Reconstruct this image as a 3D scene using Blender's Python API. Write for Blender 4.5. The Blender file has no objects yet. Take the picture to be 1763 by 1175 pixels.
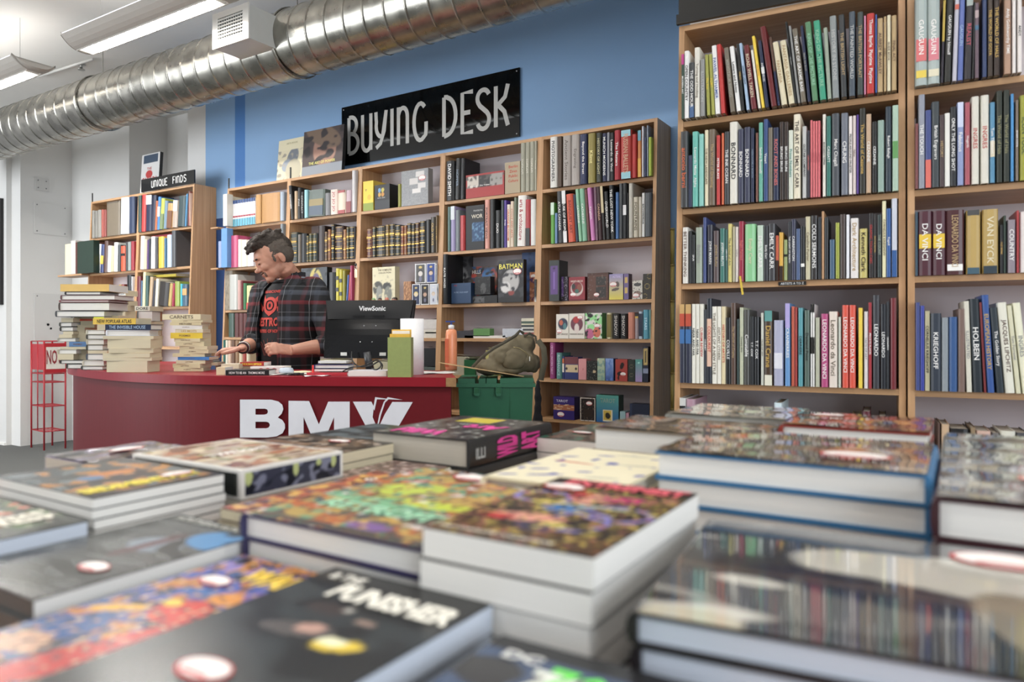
import bpy, bmesh, math, random
from mathutils import Vector, Matrix
random.seed(7)
SC = bpy.context.scene
COL = SC.collection
# ------------------------------------------------------------------ camera
FPX, CX, HY = 1240.0, 881.5, 574.0
CAMH = 1.22
ANG = math.radians(31.9)
Fv = Vector((-math.sin(ANG), math.cos(ANG), 0)); Rv = Vector((math.cos(ANG), math.sin(ANG), 0))
CAM = Vector((0, 0, CAMH))
cd = bpy.data.cameras.new('camera'); cam = bpy.data.objects.new('camera', cd); COL.objects.link(cam)
cd.sensor_width = 36.0; cd.lens = 36.0*FPX/1763.0; cd.clip_start = 0.02; cd.clip_end = 60
cd.shift_y = -13.5/1763.0
cam.location = CAM; cam.rotation_euler = (math.pi/2, 0, ANG)
cd.dof.use_dof = True; cd.dof.focus_distance = 4.1; cd.dof.aperture_fstop = 3.3
SC.camera = cam
# ------------------------------------------------------------------ view + world
vs = SC.view_settings; vs.view_transform = 'Standard'; vs.look = 'None'; vs.gamma = 1.0; vs.use_curve_mapping = False
vs.exposure = -0.06
w = bpy.data.worlds.new('world'); SC.world = w; w.use_nodes = True
w.node_tree.nodes['Background'].inputs[0].default_value = (0.93, 0.95, 1.0, 1)
w.node_tree.nodes['Background'].inputs[1].default_value = .5

def lamp(x, y, z, sx, sy, power, col=(1, .97, .93), rx=0.0, rz=0.0):
    l = bpy.data.lights.new('area_light', 'AREA'); l.shape = 'RECTANGLE'; l.size = sx; l.size_y = sy; l.energy = power; l.color = col
    o = bpy.data.objects.new('area_light', l); COL.objects.link(o); o.location = (x, y, z); o.rotation_euler = (rx, 0, rz)
    return o
# pendant rows: over the desk (seen), and further rows along the shop ceiling
PZ = 3.17
for (x, y, p) in ((-4.375, 2.65, 62), (-6.555, 2.65, 75), (-2.0, 2.65, 22), (0.4, 1.2, 24), (-1.6, 0.1, 28), (-3.6, 0.1, 40), (-1.6, -2.2, 28), (1.0, -2.2, 26)):
    lamp(x, y, PZ-.006, 1.3, 0.085, p)
for (x, y, p) in ((-4.375, 2.65, 1.5), (-6.555, 2.65, 1.5), (-3.6, 0.1, 8), (-1.6, 0.1, 8)):
    lamp(x, y, PZ+.07, 1.25, 0.2, p, rx=math.pi)
# daylight from the shop windows on the right-hand side
dl_ = lamp(3.6, -1.2, 1.9, 3.2, 2.2, 170, (.86, .93, 1.0)); dl_.rotation_euler = (math.pi/2, 0, math.radians(72))
fill_left = lamp(-8.6, -2.6, 2.1, 4.4, 3.0, 360, (.92, .96, 1.0)); fill_left.rotation_euler = (math.pi/2+.16, 0, math.radians(-16))  # added fill light at the left, brightens the far walls; no window there
# ------------------------------------------------------------------ helpers
def lin(c): return c/12.92 if c <= .04045 else ((c+.055)/1.055)**2.4
PAL = dict(white='eceae6', offwhite='e2ddcf', cream='ddd2b0', tan='b79a6a', kraft='c19a5f', yellow='f0cc12', lime='a3b52c', olive='8d8b2c',
 orange='d9622b', salmon='dc6a62', coral='e06a64', red='c02622', crimson='a3122c', maroon='6d1a22', brown='5b4030', dkbrown='33231c', taupe='746a5a',
 grey='8d8d8b', ltgrey='bdbdba', silver='a5a396', charcoal='36383a', black='161616', slate='4a5560', navy='1d2747', blue='2a55a0', sky='74a8dc',
 ltblue='a2bcd8', cyan='3aa0c8', teal='2b8078', aqua='7fc3b8', mint='8fc6a2', green='5f9a56', dkgreen='1f4030', purple='54338a', lilac='a795cf',
 magenta='c22f86', pink='d985a8', rose='b85a72', gold='c9a245', hotpink='e02a92', pagew='e9e6df', pagec='d6c9a8', pageg='b9b1a2', sage='9aa593',
 denim='3d5f8c', mud='6a5c48', wine='4b1520', ltgreen='b9dca8', steel='7d8fa3')
WORD = dict(offwhite='off-white', dkbrown='dark brown', ltgrey='pale grey', sky='sky blue', ltblue='pale blue', dkgreen='dark green', hotpink='hot pink',
 ltgreen='pale green', gold='gold', pagew='white', pagec='cream', pageg='greyish', denim='denim blue', steel='steel blue', mud='muddy brown', wine='wine red',
 sage='sage green', rose='dusty rose', navy='navy', slate='slate grey', charcoal='charcoal', kraft='kraft brown', mint='mint green', aqua='aqua green')
def hexc(n):
    h = PAL.get(n, n); c = [lin(int(h[i:i+2], 16)/255) for i in (0, 2, 4)]; g = .3*c[0]+.55*c[1]+.15*c[2]
    return tuple(v*.9+g*.1 for v in c)+(1,)
def word(n): return WORD.get(n, n)
MC = {}
def mat(n, kind='paper', rough=None):
    k = (n, kind, rough)
    if k in MC: return MC[k]
    m = bpy.data.materials.new('%s_%s' % (kind, n)); m.use_nodes = True; nt = m.node_tree; b = nt.nodes['Principled BSDF']
    c = hexc(n); m.diffuse_color = c
    r, amp, sc = dict(paper=(.55, .10, 60), gloss=(.38, .04, 30), jacket=(.12, .04, 30), cloth=(.8, .16, 300), paint=(.6, .03, 4), plastic=(.35, .05, 20),
                      metal=(.3, .05, 20), pages=(.85, .22, 1), skin=(.5, .06, 40))[kind]
    if rough is not None: r = rough
    b.inputs['Roughness'].default_value = r
    if kind == 'metal': b.inputs['Metallic'].default_value = 1
    if kind == 'jacket': b.inputs['Coat Weight'].default_value = .8; b.inputs['Coat Roughness'].default_value = .06
    if kind == 'skin': b.inputs['Subsurface Weight'].default_value = .1; b.inputs['Subsurface Radius'].default_value = (.01, .004, .002)
    tc = nt.nodes.new('ShaderNodeTexCoord'); mp = nt.nodes.new('ShaderNodeMapping'); no = nt.nodes.new('ShaderNodeTexNoise')
    no.inputs['Scale'].default_value = sc; no.inputs['Detail'].default_value = 2
    if kind == 'pages':   # leaves: fine lines across the thickness (local x = thickness)
        mp.inputs['Scale'].default_value = (1400, 3, 3)
    nt.links.new(tc.outputs['Object'], mp.inputs[0]); nt.links.new(mp.outputs[0], no.inputs['Vector'])
    mx = nt.nodes.new('ShaderNodeMixRGB'); mx.inputs[1].default_value = tuple(v*(1-amp) for v in c[:3])+(1,); mx.inputs[2].default_value = tuple(min(1, v*(1+amp)) for v in c[:3])+(1,)
    nt.links.new(no.outputs[0], mx.inputs[0]); nt.links.new(mx.outputs[0], b.inputs['Base Color'])
    MC[k] = m; return m
def nodes_mat(name):
    m = bpy.data.materials.new(name); m.use_nodes = True; return m, m.node_tree, m.node_tree.nodes['Principled BSDF']
def ramp(nt, pts):
    r = nt.nodes.new('ShaderNodeValToRGB'); e = r.color_ramp.elements
    while len(e) > 1: e.remove(e[-1])
    e[0].position = pts[0][0]; e[0].color = hexc(pts[0][1])
    for p, c in pts[1:]:
        x = e.new(p); x.color = hexc(c)
    return r
def wood_mat(name, c1, c2, scale=(60, 60, 3)):
    m, nt, b = nodes_mat(name); tc = nt.nodes.new('ShaderNodeTexCoord'); mp = nt.nodes.new('ShaderNodeMapping'); mp.inputs['Scale'].default_value = scale
    no = nt.nodes.new('ShaderNodeTexNoise'); no.inputs['Scale'].default_value = 1.0; no.inputs['Detail'].default_value = 5
    rp = ramp(nt, [(.3, c1), (.7, c2)])
    nt.links.new(tc.outputs['Object'], mp.inputs[0]); nt.links.new(mp.outputs[0], no.inputs['Vector']); nt.links.new(no.outputs[0], rp.inputs[0]); nt.links.new(rp.outputs[0], b.inputs['Base Color'])
    b.inputs['Roughness'].default_value = .45; return m
WOODV = wood_mat('beech_upright', 'ac8052', 'c69a6c', (60, 60, 2))
WOODH = wood_mat('beech_board', 'ac8052', 'c69a6c', (2, 60, 60))
BACK = mat('dcd3d8', 'paint')

def new_mesh(name, verts, faces, mats, fmat=None, smooth=False):
    me = bpy.data.meshes.new(name); me.from_pydata([tuple(v) for v in verts], [], faces)
    for m in mats: me.materials.append(m)
    if fmat: me.polygons.foreach_set('material_index', fmat)
    if smooth: me.polygons.foreach_set('use_smooth', [True]*len(me.polygons))
    me.update(); return me
class MB:
    def __init__(s): s.v = []; s.f = []; s.m = []; s.mats = []
    def mi(s, m):
        if m not in s.mats: s.mats.append(m)
        return s.mats.index(m)
    def face(s, pts, m):
        n = len(s.v); s.v += [Vector(p) for p in pts]; s.f.append(tuple(range(n, n+len(pts)))); s.m.append(s.mi(m))
    def box(s, x0, x1, y0, y1, z0, z1, m, M=None):
        n = len(s.v); P = [Vector(p) for p in ((x0,y0,z0),(x1,y0,z0),(x1,y1,z0),(x0,y1,z0),(x0,y0,z1),(x1,y0,z1),(x1,y1,z1),(x0,y1,z1))]
        if M: P = [M @ p for p in P]
        s.v += P; k = s.mi(m)
        for f in ((0,3,2,1),(4,5,6,7),(0,1,5,4),(1,2,6,5),(2,3,7,6),(3,0,4,7)): s.f.append(tuple(n+i for i in f)); s.m.append(k)
    def prism(s, poly, y0, y1, m, axis='y'):   # poly in x,z extruded along y (or x,y along z)
        n = len(s.v); k = s.mi(m); L = len(poly)
        for d in (y0, y1):
            for a, c in poly: s.v.append(Vector((a, d, c)) if axis == 'y' else Vector((a, c, d)))
        s.f.append(tuple(range(n, n+L))); s.f.append(tuple(range(n+2*L-1, n+L-1, -1))); s.m += [k, k]
        for i in range(L):
            j = (i+1) % L; s.f.append((n+i, n+L+i, n+L+j, n+j)); s.m.append(k)
    def tube(s, pts, r, m, seg=8, cap=True):
        pts = [Vector(p) for p in pts]; k = s.mi(m); n0 = len(s.v); R = r if isinstance(r, (list, tuple)) else [r]*len(pts)
        up = Vector((0, 0, 1))
        for i, p in enumerate(pts):
            t = (pts[min(i+1, len(pts)-1)]-pts[max(i-1, 0)]).normalized()
            a = t.cross(up)
            if a.length < .05: a = t.cross(Vector((1, 0, 0)))
            a.normalize(); b = a.cross(t)
            for j in range(seg):
                th = 2*math.pi*j/seg; s.v.append(p+(a*math.cos(th)+b*math.sin(th))*R[i])
        for i in range(len(pts)-1):
            for j in range(seg):
                j2 = (j+1) % seg; s.f.append((n0+i*seg+j, n0+i*seg+j2, n0+(i+1)*seg+j2, n0+(i+1)*seg+j)); s.m.append(k)
        if cap:
            s.f.append(tuple(n0+j for j in range(seg-1, -1, -1))); s.f.append(tuple(n0+(len(pts)-1)*seg+j for j in range(seg))); s.m += [k, k]
    def lathe(s, prof, m, seg=24, c=(0, 0)):
        n0 = len(s.v); k = s.mi(m)
        for r, z in prof:
            for j in range(seg):
                th = 2*math.pi*j/seg; s.v.append(Vector((c[0]+r*math.cos(th), c[1]+r*math.sin(th), z)))
        for i in range(len(prof)-1):
            for j in range(seg):
                j2 = (j+1) % seg; s.f.append((n0+i*seg+j, n0+i*seg+j2, n0+(i+1)*seg+j2, n0+(i+1)*seg+j)); s.m.append(k)
        s.f.append(tuple(n0+j for j in range(seg-1, -1, -1))); s.f.append(tuple(n0+(len(prof)-1)*seg+j for j in range(seg))); s.m += [k, k]
    def grid(s, fn, nu, nv, m, flip=False):
        n0 = len(s.v); k = s.mi(m)
        for j in range(nv+1):
            for i in range(nu+1): s.v.append(Vector(fn(i/nu, j/nv)))
        for j in range(nv):
            for i in range(nu):
                a = n0+j*(nu+1)+i; q = (a, a+1, a+nu+2, a+nu+1); s.f.append(q[::-1] if flip else q); s.m.append(k)
    def ellipsoid(s, c, r, m, M=None, nu=14, nv=9):
        c = Vector(c)
        def fn(u, v):
            th = 2*math.pi*u; ph = math.pi*(v-.5); p = Vector((r[0]*math.cos(ph)*math.cos(th), r[1]*math.cos(ph)*math.sin(th), r[2]*math.sin(ph)))
            return c+(M @ p if M else p)
        s.grid(fn, nu, nv, m)
    def build(s, name, parent=None, smooth=False, loc=None, rz=0):
        me = new_mesh(name, s.v, s.f, s.mats, s.m, smooth); o = bpy.data.objects.new(name, me); COL.objects.link(o)
        if parent: o.parent = parent
        if loc is not None: o.location = loc
        if rz: o.rotation_euler = (0, 0, rz)
        return o
def tag(o, label=None, cat=None, group=None, kind=None):
    if label: o['label'] = label
    if cat: o['category'] = cat
    if group: o['group'] = group
    if kind: o['kind'] = kind
    return o
def thing(name, loc, rz=0, label=None, cat=None, group=None):
    o = bpy.data.objects.new(name, None); COL.objects.link(o); o.empty_display_size = .05; o.location = loc; o.rotation_euler = (0, 0, rz)
    return tag(o, label, cat, group)
TXT = {}
def text_mesh(s, bold=0.012):
    k = (s, bold)
    if k not in TXT:
        cu = bpy.data.curves.new('t', 'FONT'); cu.body = s; cu.resolution_u = 2; cu.offset = bold; cu.extrude = 0
        o = bpy.data.objects.new('t', cu); me = bpy.data.meshes.new_from_object(o)
        xs = [v.co.x for v in me.vertices] or [0, 1]; ys = [v.co.y for v in me.vertices] or [0, 1]
        x0, x1, y0, y1 = min(xs), max(xs), min(ys), max(ys)
        for v in me.vertices: v.co.x -= (x0+x1)/2; v.co.y -= (y0+y1)/2
        me.materials.clear(); me.materials.append(None)
        bpy.data.objects.remove(o); TXT[k] = (me, x1-x0, y1-y0)
    return TXT[k]
def text(s, parent, M, w, h, m, name='title', stretch=None, bold=0.012):
    """text centred on local frame M (x right, y up, z out) fitted inside w x h"""
    me, tw, th = text_mesh(s, bold)
    o = bpy.data.objects.new(name, me); COL.objects.link(o); o.parent = parent
    sx = w/tw; sy = h/th
    if stretch is None: k = min(sx, sy); sx = min(sx, k*1.25); sy = min(sy, k*1.5)
    o.matrix_local = M @ Matrix.Diagonal((sx, sy, 1, 1))
    o.material_slots[0].link = 'OBJECT'; o.material_slots[0].material = m
    return o
def frame(o, x, y):   # matrix with columns x,y,x*y at origin o
    x = Vector(x); y = Vector(y); z = x.cross(y)
    return Matrix(((x.x, y.x, z.x, o[0]), (x.y, y.y, z.y, o[1]), (x.z, y.z, z.z, o[2]), (0, 0, 0, 1)))
# ---- camera-model geometry used to measure where things stand
def ray(px, py): return Fv + Rv*((px-CX)/FPX) + Vector((0, 0, (HY-py)/FPX))
def at(px, fwd, z=None, py=None):
    p = CAM + (Fv + Rv*((px-CX)/FPX))*fwd
    p.z = z if z is not None else CAMH+(HY-py)/FPX*fwd
    return p
def onz(px, py, z):
    d = ray(px, py); return CAM + d*((z-CAMH)/d.z)
def onplane(px, py, p0, n):
    d = ray(px, py); return CAM + d*((Vector(p0)-CAM).dot(n)/d.dot(n))
# ------------------------------------------------------------------ setting
WY = 3.98
def struct(name, mb, **k): o = mb.build(name, **k); tag(o, kind='structure'); return o
CARPET, nt, b = nodes_mat('grey_carpet')
no = nt.nodes.new('ShaderNodeTexNoise'); no.inputs['Scale'].default_value = 220; tc = nt.nodes.new('ShaderNodeTexCoord'); nt.links.new(tc.outputs['Object'], no.inputs[0])
rp = ramp(nt, [(.3, '4e504e'), (.7, '6c6e6b')]); nt.links.new(no.outputs[0], rp.inputs[0]); nt.links.new(rp.outputs[0], b.inputs['Base Color']); b.inputs['Roughness'].default_value = .95
m = MB(); m.box(-11, 4, -6, 6, -.1, 0, CARPET); struct('floor', m)
WHITE = mat('dcdbd8', 'paint'); CEIL = mat('e6e4df', 'paint', .8)
m = MB(); m.box(-11, 4, -6, 6, 3.6, 3.7, CEIL); struct('ceiling', m)
BLUE = mat('86b0dc', 'paint'); BLUED = mat('3f80c8', 'paint'); NAVYW = mat('1c4680', 'paint')
# back wall: white strip, blue paint, one deeper blue stripe, deeper blue dado on the left
m = MB(); H = 3.6
xs = [-5.93, -5.673, -5.27, -5.137, 1.2]
m.box(xs[0], xs[4], WY+.002, WY+.12, 0, H, WHITE)
m.face([(xs[0], WY, 0), (xs[1], WY, 0), (xs[1], WY, H), (xs[0], WY, H)], WHITE)
m.face([(xs[1], WY, 0), (xs[2], WY, 0), (xs[2], WY, 2.22), (xs[1], WY, 2.22)], NAVYW)
m.face([(xs[1], WY, 2.22), (xs[2], WY, 2.22), (xs[2], WY, H), (xs[1], WY, H)], BLUE)
m.face([(xs[2], WY, 0), (xs[3], WY, 0), (xs[3], WY, H), (xs[2], WY, H)], BLUED)
m.face([(xs[3], WY, 0), (xs[4], WY, 0), (xs[4], WY, H), (xs[3], WY, H)], BLUE)
struct('wall_back', m)
m = MB(); m.box(-7.6, -5.93, 4.75, 4.87, 0, H, WHITE); m.box(-6.05, -5.93, 4.1, 4.75, 0, H, WHITE); struct('wall_recess', m)
m = MB(); m.box(-8.72, -7.45, 4.32, 4.5, 0, H, WHITE); m.box(-7.57, -7.45, 4.5, 4.87, 0, H, WHITE); struct('wall_pier', m)
m = MB(); m.box(-8.8, -8.6, 3.79, 4.4, 0, H, WHITE); struct('wall_left', m)
m = MB(); m.box(-11, -8.8, 3.74, 3.86, 0, H, WHITE); struct('wall_far_left', m)
m = MB(); m.box(-11, -8.81, 3.725, 3.74, 0, .025, mat('e8e6e0')); struct('baseboard_left', m)
# ------------------------------------------------------------------ bookcases
TH = .02
class Case:
    def __init__(s, x0, y0, rz, W, H, shelves, label, group, taper=.04, depth=.21, name='bookcase', Hs=None):
        s.o = Vector((x0, y0, 0)); s.rz = rz; s.u = Vector((math.cos(rz), math.sin(rz), 0)); s.n = Vector((-math.sin(rz), math.cos(rz), 0))
        s.W = W; s.H = H; s.taper = taper; s.sh = shelves; s.dep = depth
        r = s.root = thing(name, s.o, rz, label, 'bookcase', group)
        yf = lambda z: -taper*(H-z)
        for x in (0, W-TH):
            m = MB(); n = 0
            P = [(x, yf(0), 0), (x+TH, yf(0), 0), (x+TH, depth, 0), (x, depth, 0), (x, yf(H), H), (x+TH, yf(H), H), (x+TH, depth, H), (x, depth, H)]
            m.v = [Vector(p) for p in P]; m.mi(WOODV)
            m.f = [(0,3,2,1),(4,5,6,7),(0,1,5,4),(1,2,6,5),(2,3,7,6),(3,0,4,7)]; m.m = [0]*6
            m.build('side_panel', r)
        m = MB(); m.box(TH, W-TH, yf(H)+.001, depth, H-TH, H, WOODH); m.build('top_panel', r)
        for z in shelves:
            m = MB(); m.box(TH, W-TH, yf(z)+.002, depth-.006, z-TH, z, WOODH); m.build('shelf', r)
        m = MB(); m.box(TH, W-TH, depth-.006, depth, 0, H-TH, BACK); m.build('back_panel', r)
        m = MB(); m.box(TH, W-TH, yf(0)+.03, yf(0)+.045, 0, .07, WOODH); m.build('plinth', r)
    def yf(s, z): return -s.taper*(s.H-z)
    def pt(s, px, py, z, prot):   # local (x, z) of the pixel on the plane of the book fronts at height z
        y = s.yf(z)-prot; p0 = s.o+s.n*y; p = onplane(px, py, p0, s.n); q = p-s.o
        return q.dot(s.u), p.z
BZ = [2.078, 1.747, 1.407, 1.188, .953, .72, .42]
YF = 3.765
CW = (5.079-1.406)/5
names5 = ['bookcase behind the clerk, leftmost of the five joined ones by the blue wall', 'beech bookcase just right of the clerk\'s head, holding gilt leather volumes',
          'beech bookcase under the left half of the long black sign', 'beech bookcase right of the monitor, behind the green crate', 'beech bookcase right of the crate, its lower shelves full of small boxes']
U2 = [Case(-5.079+i*CW, YF, 0, CW, 2.4, BZ, names5[i], 'joined beech bookcases along the blue wall') for i in range(5)]
UZ1 = [2.13, 1.79, 1.45, 1.1, .7, .35]
U1 = [Case(-7.14+i*.8115, YF, 0, .8115, 2.49, UZ1, ['beech bookcase against the white wall, left half of the far pair', 'beech bookcase under the small black sign, right half of the far pair'][i], 'far pair of beech bookcases') for i in range(2)]
AZ = [2.009, 1.68, 1.402, 1.039, .70, .36]
ra = math.radians(31.9-27.02)  # slight turn towards the shop
PA = at(1169.3, 2.71, 0)
dirA = Rv*.8909-Fv*.4542; ra = math.atan2(dirA.y, dirA.x)
A = Case(PA.x, PA.y, ra, .747, 2.374, AZ, 'tall beech bookcase of art books, nearest whole one at right', 'near beech bookcases', .05, .26)
PB = PA+dirA*.752
B = Case(PB.x, PB.y, ra, .747, 2.68, [2.345]+AZ, 'beech bookcase cut off by the right edge of the photo', 'near beech bookcases', .05, .26)
# wall pier the two near bookcases stand against
m = MB(); m.box(-.02, 2.2, .262, .4, 0, H, WHITE); struct('wall_right', m, loc=Vector((PA.x, PA.y, 0)), rz=ra)

# ------------------------------------------------------------------ books
GOLD = mat('a8853f', 'metal', .4)
def soft(a, b): return (a+b)/2
def upright(case, x, z, t, h, d, lean, col, tcol='white', title='', bands='', kind='gloss', prot=.0, page='pageg', label=None, group=None, nm='book', cat='book', soft_=False):
    """a standing book, spine to the front. local: x thickness, y depth, z height"""
    y = case.yf(z)-prot
    r = thing(nm, case.o+case.u*x+case.n*y+Vector((0, 0, z)), case.rz, label, cat, group)
    r.rotation_euler = (0, lean, case.rz); r.rotation_mode = 'XYZ'
    cm = mat(col, kind)
    c = min(.0022, t*.14); m = MB(); hw = t/2
    bul = min(.004, t*.12)
    # rounded spine shell + two boards
    out = [(-hw, .006), (-hw*.82, -.0), (-hw*.4, -bul), (hw*.4, -bul), (hw*.82, 0), (hw, .006)]
    poly = out+[(hw-c, .008), (-hw+c, .008)]
    m.prism(poly, 0, h, cm, axis='z')
    m.box(-hw, -hw+c, .0062, d, 0, h, cm); m.box(hw-c, hw, .0062, d, 0, h, cm)
    m.build('cover', r)
    ins = 0 if soft_ else .003
    m = MB(); m.box(-hw+c, hw-c, .0081, d-.004, ins, h-ins, mat(page, 'pages')); m.build('pages', r)
    yb = -bul-.0006
    if bands:
        m = MB()
        for bd in bands.split(','):
            f, cc = bd.split(':'); a0, a1 = [float(v) for v in f.split('-')]
            m.box(-hw*.84, hw*.84, yb, yb+bul+.004, h*(1-a1), h*(1-a0), GOLD if cc == 'GILT' else mat(cc, kind))
            m.build('gilt_band' if cc == 'GILT' else 'spine_panel', r); m = MB()
    if title and t > .006:
        text(title, r, frame((0, yb-.0005, h*.52), (0, 0, -1), (1, 0, 0)), h*.8, t*(.56 if t < .03 else .42), GOLD if tcol == 'GILT' else mat(tcol, 'paper'), 'spine_title')
    return r
def cname(c):
    if c == 'GILT': return 'gold'
    if c in PAL: return word(c)
    r, g, b = [int(c[i:i+2], 16)/255 for i in (0, 2, 4)]; mx = max(r, g, b); mn = min(r, g, b); d = mx-mn
    if d < .09 or (mx < .28 and d < .1): return 'white' if mx > .84 else 'pale grey' if mx > .66 else 'grey' if mx > .4 else 'dark grey' if mx > .2 else 'black'
    h = (60*((g-b)/d) % 360) if mx == r else 60*((b-r)/d)+120 if mx == g else 60*((r-g)/d)+240
    sat = d/mx; pre = 'pale ' if (mx > .75 and sat < .4) else 'dark ' if mx < .42 else ''
    if h < 15 or h > 345: n = 'pink' if (sat < .5 and mx > .7) else 'red'
    elif h < 42: n = ('beige' if sat < .3 else 'tan') if (mx > .62 and sat < .6) else 'orange' if (mx > .7 and sat > .6) else 'brown'
    elif h < 68: n = 'cream' if (sat < .35 and mx > .6) else 'yellow' if mx > .7 else 'olive'
    elif h < 165: n = 'green'
    elif h < 200: n = 'teal'
    elif h < 255: n = 'blue'
    elif h < 300: n = 'purple'
    else: n = 'magenta'
    return (pre+n) if n not in ('cream', 'beige', 'pink') else n
def ordn(i):
    return {1: 'first', 2: 'second', 3: 'third', 4: 'fourth', 5: 'fifth', 6: 'sixth', 7: 'seventh', 8: 'eighth', 9: 'ninth', 10: 'tenth'}.get(i) or '%d%s' % (i, {1: 'st', 2: 'nd', 3: 'rd'}.get(i % 10 if i not in (11, 12, 13) else 0, 'th'))
GILT = '.03-.038:GILT,.19-.198:GILT,.25-.258:GILT,.285-.33:GILT,.36-.368:GILT,.46-.468:GILT,.6-.608:GILT,.65-.69:GILT,.78-.788:GILT,.95-.958:GILT'
def row(case, z, zoom, data, where, prot=.0, kind='gloss', dmax=.17, page='pageg', cases=None, nm='book'):
    x0, y0, s = zoom; n = 0; last = -9; pv = (0.0, .1)
    if kind == 'plastic': nm = 'leather_book'
    elif case in (A, B): nm = 'art_book'
    for ln in data.strip().split('\n'):
        f = [q.strip() for q in ln.split('|')]
        xb, wd, xt, yt = [float(v) for v in f[0].split()]
        col = f[1]; tcol = f[2] if len(f) > 2 and f[2] else 'white'; title = f[3] if len(f) > 3 else ''; bands = f[4] if len(f) > 4 else ''
        if bands == 'G': bands = GILT
        pl, pr, ptx, pty = x0+xb/s, x0+(xb+wd)/s, x0+xt/s, y0+yt/s
        if cases:
            for c_ in cases:
                case = c_
                a, _ = c_.pt((pl+pr)/2, 500, z, prot)
                if a < c_.W: break
        a, _ = case.pt(pl, 500, z, prot); b_, _ = case.pt(pr, 500, z, prot)
        at_, zt = case.pt(ptx, pty, z, prot)
        t = max(.005, b_-a-.0012); araw = a; a = max(a, TH+.001, last+.0004); t = min(t, case.W-TH-.001-a)
        if t < .003: continue
        hh = max(.06, zt-z); lean = math.atan2(at_-araw, hh)
        if abs(lean) < .025: lean = 0.0
        hm = min(hh, pv[1]); need = (a-last)+math.tan(lean)*hm-math.tan(pv[0])*hm
        if last > 0 and need < 0: lean = math.atan2(math.tan(lean)*hm-need, hm)
        if a+t+math.tan(lean)*hh > case.W-TH-.002: lean = min(lean, max(0.0, math.atan2(case.W-TH-.002-a-t, hh)))
        if a+math.tan(lean)*hh < TH: lean = math.atan2(TH-a, hh)
        pv = (lean, hh)
        up = min([q for q in case.sh+[case.H] if q > z+.01])
        hh = min(hh, up-TH-.004-z)
        if abs(lean) > .03: hh = min(hh, up-TH-.006-z-t*abs(math.sin(lean)))
        last = a+t
        hgt = hh/math.cos(lean) if lean else hh
        n += 1
        size = 'slim' if t < .016 else ('thick' if t > .034 else ('tall' if hgt > .27 else 'small' if hgt < .17 else ''))
        let = '' if not title else ' with %s lettering' % cname(tcol)
        cn = cname(col); bk = 'leather book' if nm == 'leather_book' else 'book'
        lab = ('%s %s %s%s, %s from left, %s' % (size, cn, bk, let, ordn(n), where)).strip()
        if len(lab.split()) > 16: lab = ('%s %s %s, %s from left, %s' % (size, cn, bk, ordn(n), where)).strip()
        if len(lab.split()) > 16: lab = ('%s %s, %s from left, %s' % (cn, bk, ordn(n), where)).strip()
        tilt = lean if abs(lean) > .02 else 0
        # keep the lower corner on the board
        zz = z+.0005+abs(math.sin(tilt))*t/2
        cx = a+t/2
        upright(case, cx, zz, t, hgt, min(dmax, hgt*.75+.01), tilt, col, tcol, title, bands, kind, prot, page, lab, 'books on '+where, nm)
    return n
# data lines: "x width xtop ytop" measured on an enlarged crop | cover colour | lettering colour | title | spine panels
Z1 = (1150, 0, 4.3)
row(A, AZ[0], Z1, '''78 24 72 410|dkgreen|white|MODERN ART|0-.16:magenta
105 38 105 385|white|black|OPEN COUNTRY
145 40 143 470|charcoal|white|THE ODD HOUR|.78-1:denim
188 42 182 360|offwhite|mud|Turning and Hooking
238 38 232 445|grey|ltgrey|ILLUSTRATION
288 28 264 410|a0a03a|yellow|The Kiss
322 28 300 405|a0a03a|yellow|KLIMT
350 40 312 345|white|blue|PAWEL ALTHAMER
393 34 352 335|red|crimson|
462 38 412 360|taupe|silver|MINOTAUR RISING
508 36 454 350|white|black|Letters and Notes
545 24 504 330|black|gold|SPIRITS
582 25 524 325|ltblue|navy|WINTER LIGHT
618 42 558 342|maroon|cream|ROAD WELL TAKEN
668 22 612 375|offwhite|black|
695 25 620 272|yellow|orange|Lost Memory
722 28 665 305|navy|white|INNER PIECES|.4-.5:white
765 45 680 205|6a1016|gold|
812 22 748 280|brown|gold||.5-1:navy
840 45 772 320|cream|tan|FANTASIA
895 48 828 308|cream|tan|FANTASIA GALLERIES
940 18 866 165|black|ltgrey|AROUND
962 20 892 195|grey|white|
985 42 918 220|taupe|white|THE ART OF GRAEME BASE
1035 25 978 195|navy|silver|North Star Book
1068 46 1013 170|54875e|mint|KING OF THE PICTURE
1125 50 1075 160|2f9d7a|mint|KING OF THE PICTURE
1182 32 1150 210|sage|white|
1218 52 1195 125|8a9090|ltgrey|HISTORY IN STONE
1283 45 1262 115|charcoal|tan|THE BRITISH LIGHT
1340 48 1325 95|slate|ltgrey|THE PAINTED WORLD
1402 46 1398 95|3c4644|tan|THE BRITISH PORTRAIT
1452 16 1450 120|pink|white|
1470 62 1480 105|red|white|Thomas Bayrle  Playtime  Playtime
1535 13 1535 110|blue|white|
1550 45 1555 140|tan|brown|AUBREY McAWLEY
1598 22 1600 125|tan|brown|RUSSELL
1622 30 1625 115|cream|brown|GUIDE BOOK
1655 40 1660 118|tan|brown|FINAL ACT''', 'top book row of nearest whole bookcase', .035)
Z2 = (1150, 180, 4.3)
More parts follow.
